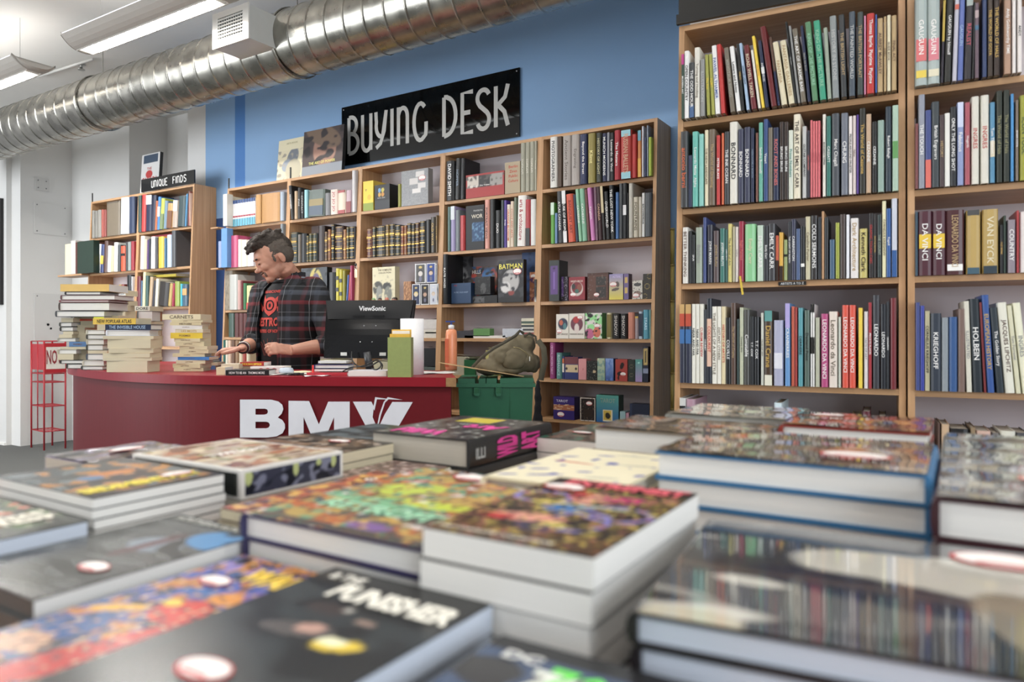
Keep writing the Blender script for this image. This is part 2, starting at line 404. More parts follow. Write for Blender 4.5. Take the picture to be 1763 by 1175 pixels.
row(A, AZ[1], Z2, '''85 58 88 205|charcoal|orange|antonio berni
146 32 150 380|navy|steel|
180 45 182 205|5fb5a5|white|Leonardo Matta  Alpha
228 38 232 222|aqua|white|
272 30 272 193|cream|brown|THE NEW LANDSCAPE
302 50 305 188|6f5f4c|tan|The World of Drawing
358 30 352 232|red|white|PETER BLAKE
397 20 396 215|orange|white|
418 38 420 205|charcoal|white|THE INK OCEAN
456 62 456 135|offwhite|black|BONNARD
519 44 521 185|3a3d55|white|BONNARD
564 48 566 172|3a3d55|white|BONNARD
614 26 616 178|navy|steel|HIERONYMUS BOSCH
650 20 652 212|7a4b3c|tan|
672 34 672 138|5fae96|white|Sandro Botticelli
708 35 708 112|2f4a80|white|Vasari
742 36 742 175|taupe|cream|
778 46 778 175|navy|salmon|ROOT AND BONES
826 34 826 132|dkbrown|white|BRUNO BRUNI
860 34 862 132|dkbrown|white|BRUNO BRUNI
892 38 892 195|d3d8c8|teal|Prime Numbers
930 54 926 78|e6dcc2|dkbrown|THE ART OF EMILY CARR
995 34 996 165|ltgrey|black|GUITAR COMPANY
1030 22 1030 195|33303a|salmon|CARAVAGGIO
1054 19 1056 118|e06a70|c04858|CARTOON
1073 19 1074 125|e06a70|c04858|CARTOON
1092 19 1093 125|e06a70|c04858|CARTOON
1111 19 1112 122|e06a70|c04858|CARTOON
1145 26 1150 75|offwhite|black|EDWARDY TIPPER
1173 36 1173 90|2f7468|white|CASSATT
1212 60 1212 72|4a4f55|white|Marc Chagall
1282 54 1282 68|6f7480|white|CHUNG
1338 30 1340 90|e6dcd8|black|PEOPLE AROUND PRUETER
1369 26 1372 85|d9c9c4|brown|Fables
1396 20 1398 78|purple|lilac|
1418 48 1418 32|2b2a22|gold|The World of Cezanne
1466 42 1464 75|c0a080|white|CEZANNE||
1512 38 1516 130|1a1a18|white|CEZANNE
1552 52 1550 122|8ea89c|white|
1610 46 1612 20|2e3c48|white|Robert Ballagh
1660 50 1662 10|a9c4ae|white||.42-.62:green''', 'second book row of nearest whole bookcase', .03)
Z3 = (1150, 340, 4.3)
row(A, AZ[2], Z3, '''108 44 108 225|ded9cf|brown|BETTER THINKING
155 22 160 250|black|white|
178 24 182 280|black|white|SPUR
205 52 208 225|sage|grey|Balthus
260 26 266 150|3c4a80|white|
292 42 296 205|2e2e3c|white|JOHN MARIN
336 44 340 250|5a4a4a|tan|JOHN BLAU
384 40 388 232|35756a|white|JOSEPH BEUYS
424 20 428 240|2f5f58|white|JOSEPH BEUYS
444 32 446 198|d0c268|mud|The Arrival of Art
478 22 480 218|b5ad8c|mud|
500 24 502 220|d9cfc4|mud|Looking
524 40 524 180|9a1a3a|salmon|Begin Painted
568 84 572 202|86c78c|cream|Emily Carr
660 50 662 210|bcd0bc|white|EMILY CARR
704 36 712 212|24262c|white|Emily Carr
738 56 744 198|3a3a3e|white|EMILY CARR
796 26 798 285|c04a18|white||.55-1:dkbrown
822 34 824 262|d9a520|black||.7-1:dkbrown
858 30 862 315|93a060|white||.36-.42:black
890 24 892 180|24262c|white|THE LIGHT OF NORTH
914 34 914 165|383a52|white|CARRINGTON
948 34 950 235|4a5f88|white|
982 34 986 215|1b1b1d|white||.7-.76:white
1018 40 1018 145|c8bf9c|mud|Caroline Porter
1058 52 1060 138|2e2a2a|white|COLD SERMONS
1112 24 1112 150|20242c|white|
1138 22 1142 105|b98a5c|dkbrown||
1160 30 1158 150|2a2c30|steel|
1196 42 1198 315|41607c|white|
1240 34 1242 190|9aa32a|white|
1274 44 1280 128|4a3c38|white|
1320 26 1320 130|e4e4ea|white|
1352 62 1350 158|e2dcd8|tan|Dark Architecture
1418 62 1420 235|c3b560|dkbrown|Kenneth Clark
1488 34 1490 120|231c1c|red|GRAPHIC TOUGH CARS
1522 24 1526 125|2a2422|gold|BATTLE ROYAL
1550 34 1552 130|2f3b3a|sage|THE COUNT
1586 32 1582 30|e3dcae|brown|CORNELIUS KRIEGHOFF
1616 38 1616 85|2a5a9c|white|Kagedi
1656 44 1658 5|c9ccd8|black||.66-1:2d5a98''', 'third book row of nearest whole bookcase', .01)
Z4 = (1150, 480, 4.3)
row(A, AZ[3], Z4, '''60 44 68 192|2c3044|white||.0-.12:c8a060,.12-.28:c04a30,.32-.5:3a6ea8
104 50 112 192|2c3044|white||.0-.12:c8a060,.12-.28:c04a30,.32-.5:3a6ea8
156 32 164 190|e3e0d2|black|NEAR AND FAR
188 30 192 190|e3e0d2|black|NEAR AND FAR
218 34 220 190|e0dccc|red|CUBISM REVIEW
254 22 262 230|33363e|white|COURBET
278 40 284 148|1f2430|red|COLOURIST|.24-.8:e2b9a0
314 40 326 208|e8e4d6|mud|THE LIGHTS OF A NEW STYLE
354 34 364 208|e8e4d6|mud|DISTANT OTHERS
388 34 392 208|e0cfa2|red|HISTORY OF ARTISTS
424 38 420 290|17171a|white|COLVILLE
460 40 464 182|5a4236|tan|The World of Copley
510 20 512 300|2f4440|white|
530 32 532 215|b9bda0|black|Country Arts
562 46 560 232|4c4c48|white|Constable
608 30 602 282|1c1e22|white|T.T. COX
640 38 640 285|1c1e22|white|T.T. COX
688 24 688 255|c8c9bc|mud|TALES OF ART
712 66 712 240|4a3828|gold|Daniel Crane|.0-.14:5a9a96,.86-1:e0dcc8
782 74 780 310|a9abc4|white||.5-.74:dcdce4
866 42 860 185|5f95cc|white|CRANBERRIES|.0-.3:b0a4dc
914 26 920 208|c25030|white|
940 20 942 215|a82c22|white|
964 38 960 218|4f9aa4|black|DERRIERE
1010 42 1006 235|54685e|black|Demand Point
1056 14 1052 190|e8e6e2|black||.0-.1:black,.4-.6:black
1072 16 1070 190|e8e6e2|black||.0-.1:black,.4-.6:black
1092 34 1090 290|b3b59c|mud|
1134 54 1130 262|b8447c|white|LEONARDO DA VINCI
1192 66 1186 245|e4d6c8|mud|Leonardo da Vinci
1262 22 1264 285|c3c9ba|white|
1290 50 1290 198|dd5038|white|LEONARDO DA VINCI
1342 50 1336 198|dd5038|white|LEONARDO DA VINCI
1410 34 1400 218|eccb16|white|
1452 32 1438 245|d9d0ce|grey|TASTE OF ART
1484 28 1480 178|a41c2a|white|PRIVATE PLACES
1516 54 1510 125|39393f|white|LEONARDO
1574 44 1572 190|1d2028|white|LEONARDO
1618 24 1616 172|23262c|white|LEONARDO
1646 48 1648 145|74222a|6a1c22|''', 'fourth book row of nearest whole bookcase', .015)
# rightmost bookcase
Z5 = (1540, 0, 6.91)
row(B, AZ[0], Z5, '''215 150 232 -60|a8b4b0|f4f0ea|GAUGUIN|.5-.74:d96a6a,.84-.92:e6c93a
388 152 410 -60|a8b4b0|f4f0ea|GAUGUIN|.5-.74:d97a86,.84-.92:dfd6b8
548 38 580 10|2a2430|white||.0-.5:b59a2a
588 88 625 -80|262620|white|GAUGUIN by himself
684 62 720 -40|b9b7c4|white||.1-.16:c85a40
748 72 775 -60|5a6cae|ltblue|GAUGUIN
822 96 855 -60|2e2a30|c05060|REALIST|.0-.14:9aa4a0
920 30 935 30|1a1a1c|gold|
955 56 965 40|6a5560|white||.1-.2:b09a9a,.3-.36:3c6a8a
1045 60 1055 -40|2a3c66|white|
1108 70 1118 -80|3a2c22|gold|THE WORLD OF GOYA
1180 80 1192 -80|33231c|gold|THE WORLD OF HALS
1302 92 1310 -80|b08a70|white|Andy Goldsworthy TIME
1400 52 1405 -80|e4dcd6|black|
1462 62 1475 -80|e4dcd6|black|ANDY''', 'upper book row of bookcase at right edge', .03)
Z6 = (1540, 0, 3.264)
row(B, AZ[1], Z6, '''92 20 94 700|7a4040|white|
114 38 100 540|8f93a0|white|THE TOUCH
154 38 154 625|3c4a86|salmon||.64-1:dd6a5c
194 46 190 578|3d4448|white|British Engravers
244 30 244 650|4a3a3c|tan|HISTORY
280 34 274 640|e4e2da|black|
314 36 306 605|26282c|white|ONLY THE LONG SHOT
352 40 346 580|8a98c4|white|Fabulous|.0-.3:c8d0e8
394 34 388 580|a8505c|white|Hogarth
432 46 426 548|d8d4c6|c05a50|INGRES
484 50 482 540|d8d4c6|c05a50|INGRES
536 32 538 578|4f8aac|white|Tom Thomson|.48-.68:d8ccb0
572 38 568 515|2a3026|8c8a60|The World of Hals
612 38 612 510|2a3026|8c8a60|The World of Hals
652 22 654 530|3a8ac4|white|
680 20 676 565|7a6c60|white|EDGAR COSTA
704 50 702 540|9a9a20|dkgreen|ICON TOOL
756 60 756 540|c8c0b0|black|VERMEER''', 'second book row of bookcase at right edge', .02)
Z7 = (1540, 340, 2.673)
row(B, AZ[2], Z7, '''78 14 80 70|2f4a5c|white|
92 66 92 68|4f2430|white|DA VINCI|.36-.58:e3bd14
166 64 166 65|4f2430|white|DA VINCI|.36-.58:e3bd14
236 86 238 62|4a2024|tan|LEONARDO DA VINCI|.84-.94:f0eee8
330 68 332 62|b89a52|cream||.0-.08:4a4a4a,.9-1:3a5a6a
404 76 408 58|b89a52|cream|VAN EYCK|.88-1:2c3a44
486 16 486 128|1d1d1f|e0b050|OLD BEARS
502 14 500 85|26382c|white|
520 40 518 105|8a7f88|white|COUNTRY
562 14 558 62|a82c30|white|
578 66 572 68|e4dcda|red|LEONARDO''', 'third book row of bookcase at right edge', .01)
row(B, AZ[3], Z7, '''82 22 72 485|3a4684|white|
104 22 92 500|34409c|white|
124 26 98 525|b3ab88|black|CORNELIUS KRIEGHOFF
158 54 128 535|2e3744|white|KRIEGHOFF
214 34 178 555|8a9298|white|
250 42 200 552|2f568c|white|
292 36 236 515|7a6258|tan|
332 28 264 480|d6d2c0|grey|ILLUSTRATED
362 48 300 470|1d2830|white|HOLBEIN
412 14 346 485|7a2024|white|
428 36 366 452|2c5398|gold|EUROPEAN HISTORY
470 38 412 510|27323a|white|The Golden Story
510 48 450 487|e2dfce|brown|JACQUES LIPCHITZ
560 26 506 500|d4d0b0|grey|Tom Forrestal
590 40 542 488|e6e4c8|grey|INGRES''', 'fourth book row of bookcase at right edge', .02)
row(A, AZ[4], Z4, '''15 52 18 882|c9c9c4|black||.1-.2:black,.3-.42:black,.6-.7:black
68 70 70 890|b08a9a|white|
180 50 185 970|c8b8a0|tan|
240 46 245 985|cfc6b4|tan|
290 40 292 990|9a8a74|tan|
325 50 335 992|2a2c30|white|
380 40 385 1000|222226|white|
440 40 440 1010|8a8a80|white|
590 70 600 1022|b7ae70|mud|
670 60 675 1030|3a3a3a|white|
785 62 785 920|c9dbe0|white|
850 45 850 1015|e4e4e4|black|
900 45 900 1020|c8cdd2|black|
955 45 955 1020|8a9aa8|black|
1010 50 1010 1025|dedede|black|
1070 50 1070 1025|4a5056|black|
1130 40 1130 1030|c4b8a8|black|
1360 60 1365 1020|c8b878|black|
1440 62 1440 985|5c2430|white|
1560 60 1565 1020|23262c|white|''', 'lowest visible row of nearest whole bookcase', .0, dmax=.2)
row(B, AZ[4], (1540, 340, 2.673), '''200 12 200 1040|5a4238|white|
215 40 215 1045|c9a883|black|
256 90 256 1065|1c1c1e|white|
350 26 350 1060|8c7658|white|
376 70 376 1075|d2ae9c|white|
450 34 450 1085|77706c|white|
486 74 486 1075|d9d6c6|white|
562 60 562 1085|4a4a4e|white|''', 'lowest visible row of bookcase at right edge', .0)
# ---- joined bookcases along the blue wall
Z8 = (360, 280, 5.873)
row(U2[0], BZ[0], Z8, '''206 24 206 345|cfc7b0|gold|
238 24 240 388|e8e8ea|red||0-.13:2c4a80,.6-.66:a83040,.72-1:58a8c0
264 24 266 384|e8e8ea|red||0-.13:2c4a80,.6-.66:a83040,.72-1:58a8c0
290 24 292 380|e8e8ea|red||0-.13:2c4a80,.6-.66:a83040,.72-1:58a8c0
316 24 318 376|e8e8ea|red||0-.13:2c4a80,.6-.66:a83040,.72-1:58a8c0
342 24 344 372|e8e8ea|red||0-.13:2c4a80,.6-.66:a83040,.72-1:58a8c0
368 24 370 368|e8e8ea|red||0-.13:2c4a80,.6-.66:a83040,.72-1:58a8c0
394 24 396 364|e8e8ea|red||0-.13:2c4a80,.6-.66:a83040,.72-1:58a8c0
420 24 422 360|e8e8ea|red||0-.13:2c4a80,.6-.66:a83040,.72-1:58a8c0
446 22 448 356|e8e8ea|red||0-.13:2c4a80,.6-.66:a83040,.72-1:58a8c0
470 52 470 330|b98a4a|e8d8b0|
528 182 530 325|b5854a|dkbrown|
716 38 720 300|9aa6b4|white|''', 'top shelf of leftmost joined bookcase', .012)
row(U2[1], BZ[0], Z8, '''828 30 800 240|141414|white|NOWNESS
862 30 862 292|b59a78|white|
896 32 900 258|1a1a1a|white|JTADZ
930 28 932 300|1a1a1a|ltgrey|CONTACT
962 34 964 280|8fc4cc|white|
1000 165 1005 290|5a6660|tan||.35-.6:8a7a4a,.6-.95:4a5868
1172 50 1176 312|77777a|white|
1225 74 1228 280|dcc8bc|a03030|JO JO JO
1300 80 1302 288|d8c8b4|a03030||.0-.1:a04040,.85-1:a04040
1384 56 1386 285|b8a0a8|white||.5-1:8a4040
1444 42 1472 80|c8c4c4|black|''', 'top shelf of second joined bookcase', .012)
row(U2[0], BZ[1], Z8, '''196 90 196 745|c04a74|f0c0d0|
292 34 296 780|e8dccb|white|
328 52 330 785|ebe2c8|white|
384 60 386 790|e6e2e6|white|
720 34 724 622|7a8288|white|''', 'second shelf of leftmost joined bookcase', .015)
row(U2[1], BZ[1], Z8, '''822 72 824 712|1a2620|gold||G
898 30 900 730|6a6258|white|
930 52 932 722|10100f|gold|
986 24 988 742|3c3a22|gold||G
1010 36 1012 722|2f3624|gold||G
1048 44 1050 718|28302a|gold||G
1100 66 1102 645|2a1a16|gold|
1170 30 1172 702|4a3424|gold||G
1202 30 1204 678|7a4a28|gold||G
1236 34 1238 626|141414|gold||G
1274 82 1276 650|3c2620|gold||G
1358 30 1360 680|8a5a30|gold||G
1390 26 1392 655|33382e|gold||G
1418 58 1420 650|18181a|gold||G
1478 28 1480 668|4a2620|gold||G''', 'second shelf of second joined bookcase', .008, kind='plastic')
Z9 = (620, 240, 4.897)
row(U2[2], BZ[1], Z9, '''55 48 56 760|5a2a22|gold||G
104 30 106 742|23261f|gold||G
136 78 138 735|26241e|gold||G
216 30 218 722|6a5228|gold||G
247 48 248 718|1e1c18|gold||G
296 46 298 724|2c2e26|gold||G
344 26 346 732|7a3a20|gold||G
371 24 372 728|7a4628|gold||G
396 38 398 710|26282a|gold||G
435 28 436 712|22262c|gold||G
464 38 466 705|3a2018|gold||G
503 48 505 692|2a2c2c|gold||G
553 40 555 680|171512|gold|
594 42 597 658|3c3428|gold|OLD WAYS
638 30 640 642|6a5434|gold|ALONE IN VERSE
668 38 670 634|a8a4a0|white|SPENCER''', 'second shelf of third joined bookcase', .008, kind='plastic')
row(U2[3], BZ[0], Z9, '''725 66 727 188|1b1b1d|white|DAVID SMITH
797 44 806 165|141416|steel|HOPPER
843 36 846 165|17171a|steel|''', 'top shelf of fourth joined bookcase', .008)
row(U2[3], BZ[0], Z9, '''1352 40 1353 30|9c9a88|d8d4c4|TOPKAPI
1393 38 1394 24|9c9a88|d8d4c4|TOPKAPI
1432 38 1433 18|9c9a88|d8d4c4|TOPKAPI
1471 38 1472 12|9c9a88|d8d4c4|TOPKAPI
1510 38 1511 6|9c9a88|d8d4c4|TOPKAPI''', 'top shelf end of fourth joined bookcase', .0)
row(U2[3], BZ[1], Z9, '''737 26 740 572|4a6a64|white|
764 38 766 568|9a90b8|white||.0-.3:c8d0d4
803 38 806 600|6a7478|white|
843 40 846 645|b8383a|white|
1050 40 1052 468|d49484|dkbrown|PORTRAIT VIEWS
1092 44 1096 468|171717|white|
1140 44 1142 602|1f2022|white|DUO
1188 24 1190 515|3a4444|white|
1213 24 1216 516|4a3088|white|Bridge
1238 28 1240 552|e0d4c0|orange|ORANGE BLOSSOM
1268 28 1270 525|dcc8b0|c06a50|CYCLE AND ARTS
1298 20 1300 492|6f7a66|white|
1320 72 1330 468|e6e2dc|a02428|arts & architecture
1394 42 1398 510|a82c34|white||.62-1:222222
1436 44 1438 510|dcdcd8|white|
1480 52 1485 440|1d1c1c|c03a34|RICHARD AVEDON
1534 30 1538 440|141414|white|''', 'second shelf of fourth joined bookcase', .0)
Z10 = (930, 200, 4.896)
row(U2[4], BZ[0], Z10, '''82 62 84 166|d8d6d0|black|PHOTOGRAPHERS
148 38 150 176|4a3422|c09040||.0-1:4a3422
190 70 192 172|a49c96|6a625c|Ancient Stories
262 70 262 162|a49c96|6a625c|Engraving
334 62 338 158|1d2850|white|Beyond the Street
402 64 405 150|8c7f38|e8dc90|Klimt
472 46 474 146|3a3c34|c8c090|HISTORY OF LIGHT
524 38 527 148|262c4c|white|MUNICH MODERNS
563 24 568 140|8a8c94|white|
588 36 590 144|1a1a1e|white|Leonardo da Vinci
624 52 626 124|a01428|white|The Masters
678 94 680 126|b03428|c8a080|RUSSIAN BALLETS|.0-.13:8fc4d0,.86-1:8fc4d0
774 40 778 156|b02a28|white|
822 32 824 124|c87a3a|white||.0-.22:5a9ab0,.6-1:d9a030
857 18 858 88|c4c4cc|white|
877 20 880 182|2c3458|white|
899 14 900 80|8a94a4|white|
914 46 916 180|a3b52c|dkgreen|''', 'top shelf of fifth joined bookcase', .02)
row(U2[3], BZ[0], Z10, '''42 42 45 150|cf6f3c|white|''', 'top shelf right end of fourth joined bookcase', .05)
row(U2[4], BZ[1], Z10, '''88 34 92 732|5aa038|white||.0-.3:c8e0c8
124 22 122 820|6a8ab8|white|
152 42 118 640|36383a|white|ATLAS CANADA
196 36 160 620|26262a|white|HOUSE OF PEOPLE|.0-.25:e4e4e4,.78-1:e4e4e4
236 62 200 665|c84a28|7a2418|BANQUET ART
300 24 272 665|1f3448|white|
326 28 290 598|8abf9c|white|CATHERINE
356 42 326 574|7fb596|white|CATHERINE
400 24 372 622|6a3a38|white|
428 38 390 565|c878b4|white|Kingdom
468 22 450 590|7a5a6c|white|
492 34 468 590|3c2024|c89a7c|CANADA
528 26 500 592|2a2624|white||.0-.5:c8b890
556 36 536 640|17181a|white|OVERWORLD
594 38 578 572|26282a|white|THE LOST NEW YORK
636 28 630 646|3f6aa0|white|
666 30 658 560|43484c|white|
697 34 694 565|222426|white|MAP|.4-.58:e0e0e0
732 12 726 650|1a1a1a|white|
746 38 748 570|bcb8ac|white|
786 44 788 686|c0b8a4|mud|FOUNTAINS
832 24 834 684|c8c0b0|white|
858 26 856 650|dcdcd8|black|BACHARDELLIS
884 62 888 650|4f5458|white|''', 'second shelf of fifth joined bookcase', .012)
Z11 = (360, 440, 4.4075)
row(U2[0], BZ[2], Z11, '''152 62 154 148|b4b6b0|white|
216 24 218 188|c49c94|white|
240 18 242 195|6a1c22|white|
258 24 260 212|2f7044|white|
284 36 286 230|e6d890|white||.72-1:c83028
322 18 323 228|c49478|white|''', 'third shelf of leftmost joined bookcase', .015)
row(U2[0], BZ[3], Z11, '''145 44 147 440|2f4a3e|gold|
192 32 193 440|5a2420|gold|
225 32 226 440|5a2420|gold|
258 30 259 440|5a2420|gold|
289 30 290 440|4a2020|gold|
320 30 321 440|4a2020|gold|
352 30 353 440|5a2420|gold|''', 'fourth shelf of leftmost joined bookcase', .0)
row(U2[0], BZ[4], Z11, '''106 16 107 640|2a6a60|white|
124 20 125 645|d8d0bc|white|
146 20 147 645|d8b8a0|white|
170 26 171 642|6a4a34|white|
198 26 199 645|8c6a48|white|
226 26 227 650|cfc0a0|white|
254 26 255 650|9a3a2c|white|
282 26 283 650|c8bda0|white|''', 'fifth shelf of leftmost joined bookcase', .0)
row(U2[1], BZ[2], Z11, '''905 50 906 130|17181a|white|
962 24 966 100|c8bc30|black||.2-.3:black,.5-.6:black
988 24 992 108|b8ac28|black||.25-.35:black,.6-.7:black
1014 20 1018 115|8a8428|black|
1036 14 1050 150|3458a0|white|
1052 16 1066 130|b83038|white|
1070 18 1072 78|a03058|white|
1092 34 1092 80|b89aa8|white|''', 'third shelf of second joined bookcase', .015)
# far pair
Z12 = (140, 320, 4.7)
row(U1[0], UZ1[0], Z12, '''84 22 86 203|7f7c74|white|
107 24 108 205|77746c|white|
132 28 134 198|8c8880|white|
162 20 163 195|a04434|white|
182 18 183 196|8c3a30|white|
202 108 204 138|766a58|white||.0-.04:5a5044
313 68 318 88|d9dbda|white|
384 46 388 92|2c3a58|white|''', 'top shelf, left half of far pair', .012)
row(U1[1], UZ1[0], Z12, '''430 26 432 88|2c4440|white|
455 34 462 80|c0302c|white|
492 50 498 88|1e2848|white||.0-.26:e8e8e6
544 26 556 84|2c3048|white|
570 18 574 130|c86a3c|white|
590 22 596 98|3c84cc|white||.3-.6:e4e4e4
614 30 628 110|b8c43a|white||.5-1:7a8c60
645 26 650 130|6f8ca4|white|
672 44 676 152|c89a58|white||.3-1:7a5034
718 42 722 128|b8a494|white||.0-.4:dcdad4
762 62 764 96|33474a|white|
828 14 832 70|4a90c0|white|
844 14 846 48|3a3a40|white|
860 12 862 48|8a4a40|white|
874 22 874 60|d8b8a8|white|''', 'top shelf, right half of far pair', .012)
row(U1[0], UZ1[1], Z12, '''92 18 104 455|8c5a4c|white|
112 16 122 455|5a342c|white|
130 20 142 475|e0e2e4|white|
152 26 160 478|2c3a6c|white||.4-.7:e0c040
176 30 186 450|5a4038|white|
206 28 214 488|e4e4de|white|
236 22 242 492|d4ba90|white|
260 30 262 462|d8e0dc|white|
292 22 296 480|36383a|white|
318 38 320 490|cc5028|white||.3-.4:222222
358 14 360 465|3a3a3c|white|
374 26 376 458|8a9490|white|
402 66 404 452|981428|white|''', 'second shelf, left half of far pair', .012)
row(U1[1], UZ1[1], Z12, '''474 30 480 410|e4e0d4|white|
506 22 510 435|c8bc9c|white|
530 14 534 440|5a3a78|white|
546 12 548 430|2c3440|white|
560 34 564 415|e2dedc|white|
596 20 598 420|4a4a50|white|
622 46 622 415|e0b418|black|
670 14 672 425|4a7a9c|white|
692 36 694 400|b4c4d4|white|
730 32 730 365|4a4c50|white|''', 'second shelf, right half of far pair', .012)
row(U1[0], UZ1[2], Z12, '''240 18 242 822|a04438|white|
262 16 263 830|5a8a78|white|
282 18 284 812|cfc67a|white|
304 18 306 800|b8944c|white|
326 20 328 798|8a3a30|white|
368 36 370 725|17181a|white|
406 30 412 735|dcdce2|white|''', 'third shelf, left half of far pair', .012)
row(U1[1], UZ1[2], Z12, '''444 32 450 735|641420|white|
478 14 482 770|4a6c8c|white|
492 22 500 690|d8d4a4|white|
516 22 520 730|2f5450|white|
542 26 556 740|b89c78|white|
570 18 586 770|3a3a44|white|
592 24 600 755|dcd6c0|white|
618 76 634 790|2a2420|c04030|
700 26 716 795|b89c54|white|
732 16 740 792|a83050|white|
756 38 758 775|8fa040|white|
802 14 804 795|4ac0d8|white|
818 40 820 800|3c5a70|white||.2-.5:d4a060
864 14 866 795|b8a06a|white|''', 'third shelf, right half of far pair', .012)
# ------------------------------------------------------------------ painted covers (procedural colour fields on a fine grid)
from mathutils import noise as mnoise
def art_mat(kind, rough, bump=0.0, coat=0.0):
    m, nt, b = nodes_mat('printed_cover_'+kind); a = nt.nodes.new('ShaderNodeVertexColor'); a.layer_name = 'art'
    nt.links.new(a.outputs[0], b.inputs['Base Color']); b.inputs['Roughness'].default_value = rough; b.inputs['Coat Weight'].default_value = coat; b.inputs['Coat Roughness'].default_value = .05
    if bump:
        no = nt.nodes.new('ShaderNodeTexNoise'); no.inputs['Scale'].default_value = 14; tc = nt.nodes.new('ShaderNodeTexCoord'); bp = nt.nodes.new('ShaderNodeBump'); bp.inputs['Strength'].default_value = bump; bp.inputs['Distance'].default_value = .02
        mp = nt.nodes.new('ShaderNodeMapping'); mp.inputs['Scale'].default_value = (1.6, .5, 1)
        nt.links.new(tc.outputs['Object'], mp.inputs[0]); nt.links.new(mp.outputs[0], no.inputs[0]); nt.links.new(no.outputs[0], bp.inputs['Height']); nt.links.new(bp.outputs[0], b.inputs['Normal'])
    return m
ARTM = art_mat('gloss', .24, 0, .0); ARTM.node_tree.nodes['Principled BSDF'].inputs['Specular IOR Level'].default_value = .38; ARTJ = art_mat('sleeved', .2, .5, 1.0); ARTF = art_mat('matt', .5)
def lerp(a, b, t): return tuple(a[i]+(b[i]-a[i])*t for i in range(3))
def paint(ops, u, v, asp):
    c = (0, 0, 0)
    for op in ops:
        k = op[0]
        if k == 'bg': c = hexc(op[1])[:3]
        elif k == 'g': c = lerp(hexc(op[1])[:3], hexc(op[2])[:3], max(0, min(1, v)))
        elif k == 'n':      # noise patches: colour, threshold, scale x, scale y, seed
            n = mnoise.noise(Vector((u*op[3], v*op[4]*asp, op[5]*7.3)))
            t = max(0, min(1, (n-op[2])*7)); c = lerp(c, hexc(op[1])[:3], t)
        elif k == 'e':
            dx = u-op[1]; dy = (v-op[2])*asp; a = op[5]; x = dx*math.cos(a)+dy*math.sin(a); y = -dx*math.sin(a)+dy*math.cos(a)
            q = (x/op[3])**2+(y/(op[4]))**2
            if q < 1: c = lerp(c, hexc(op[6])[:3], min(1, (1-q)*5))
        elif k == 'o':      # ring
            dx = u-op[1]; dy = (v-op[2])*asp; q = math.hypot(dx/op[3], dy/op[4])
            if abs(q-1) < op[5]: c = hexc(op[6])[:3]
        elif k == 'r':
            if op[1] <= u <= op[3] and op[2] <= v <= op[4]: c = hexc(op[5])[:3]
    return c
def canvas(name, parent, M, w, h, ops, res=48, material=None, wav=0.0):
    nu = max(4, int(res*min(1, w/h))); nv = max(4, int(res*min(1, h/w))); V = []; Fc = []; cols = []
    for j in range(nv+1):
        for i in range(nu+1):
            u = i/nu; v = j/nv; zz = wav*mnoise.noise(Vector((u*2.2, v*5, 3.1))) if wav else 0
            V.append(M @ Vector(((u-.5)*w, (v-.5)*h, zz))); c = paint(ops, u, v, h/w); cols += [c[0], c[1], c[2], 1]
    for j in range(nv):
        for i in range(nu): a = j*(nu+1)+i; Fc.append((a, a+1, a+nu+2, a+nu+1))
    me = new_mesh(name, V, Fc, [material or ARTM], smooth=bool(wav)); at_ = me.color_attributes.new('art', 'FLOAT_COLOR', 'POINT'); at_.data.foreach_set('color', cols)
    o = bpy.data.objects.new(name, me); COL.objects.link(o); o.parent = parent; return o
STW = mat('efe9e4', 'gloss'); STR = mat('c23436', 'gloss')
def sticker(parent, M, rx, ry, txt=True):
    mb = MB(); n = 28
    pts = [M @ Vector((rx*math.cos(2*math.pi*i/n), ry*math.sin(2*math.pi*i/n), 0)) for i in range(n)]
    ins = [M @ Vector((rx*.9*math.cos(2*math.pi*i/n), ry*.04+ry*.84*math.sin(2*math.pi*i/n), .0003)) for i in range(n)]
    mb.face(pts, STR); mb.face(ins, STW)
    for k in range(3):
        mb.face([M @ Vector(p) for p in ((-rx*.55, -ry*(.62+.0), .0006), (rx*.55, -ry*.62, .0006), (rx*.5, -ry*.4, .0006), (-rx*.5, -ry*.4, .0006))], STR) if k == 0 else None
    return mb.build('price_sticker', parent)
# ------------------------------------------------------------------ face-out boxes and books
ZROW = {}
def faceout(case, z, zoom, box, depth, ops, label, cat='book', nm='book', title=None, side='black', prot=.0, stick=None, zbase=None, dx=0.0, group=None, res=40, titles=()):
    x0, y0, s = zoom; l, r_, yt = box; zb = z if zbase is None else zbase
    a, _ = case.pt(x0+l/s, 500, zb, prot); b, zt = case.pt(x0+r_/s, y0+yt/s, z, prot)
    up = min([q for q in case.sh+[case.H] if q > z+.01]); zt = min(zt, up-TH-.004); w_ = b-a-.001; h_ = zt-zb-.001
    if w_ < .004 or h_ < .01: return None
    a = max(a, TH+.001); w_ = min(w_, case.W-TH-.001-a)
    y = case.yf(z)-prot
    r = thing(nm, case.o+case.u*(a+w_/2)+case.n*y+Vector((0, 0, zb+.0005)), case.rz, label, cat, group)
    m = MB(); m.box(-w_/2, w_/2, 0, depth, 0, h_, mat(side, 'gloss')); m.build('body', r)
    Mf = frame((0, -.0008, h_/2), (1, 0, 0), (0, 0, 1))
    canvas('front_cover', r, Mf, w_, h_, ops, res, ARTF)
    for (t, u, v, tw, th_, tc) in ([title] if title else [])+list(titles):
        text(t, r, frame(((u-.5)*w_, -.0016, v*h_), (1, 0, 0), (0, 0, 1)), w_*tw, h_*th_, mat(tc), 'cover_title')
    if stick:
        sticker(r, frame(((stick[0]-.5)*w_, -.002, stick[1]*h_), (1, 0, 0), (0, 0, 1)), stick[2], stick[2]*.62)
    return r
Z13 = (680, 430, 3.526); Z14 = (940, 430, 6.91); Z15 = (940, 590, 8.395)
FG = 'gift boxes and decks on the fifth joined bookcase'
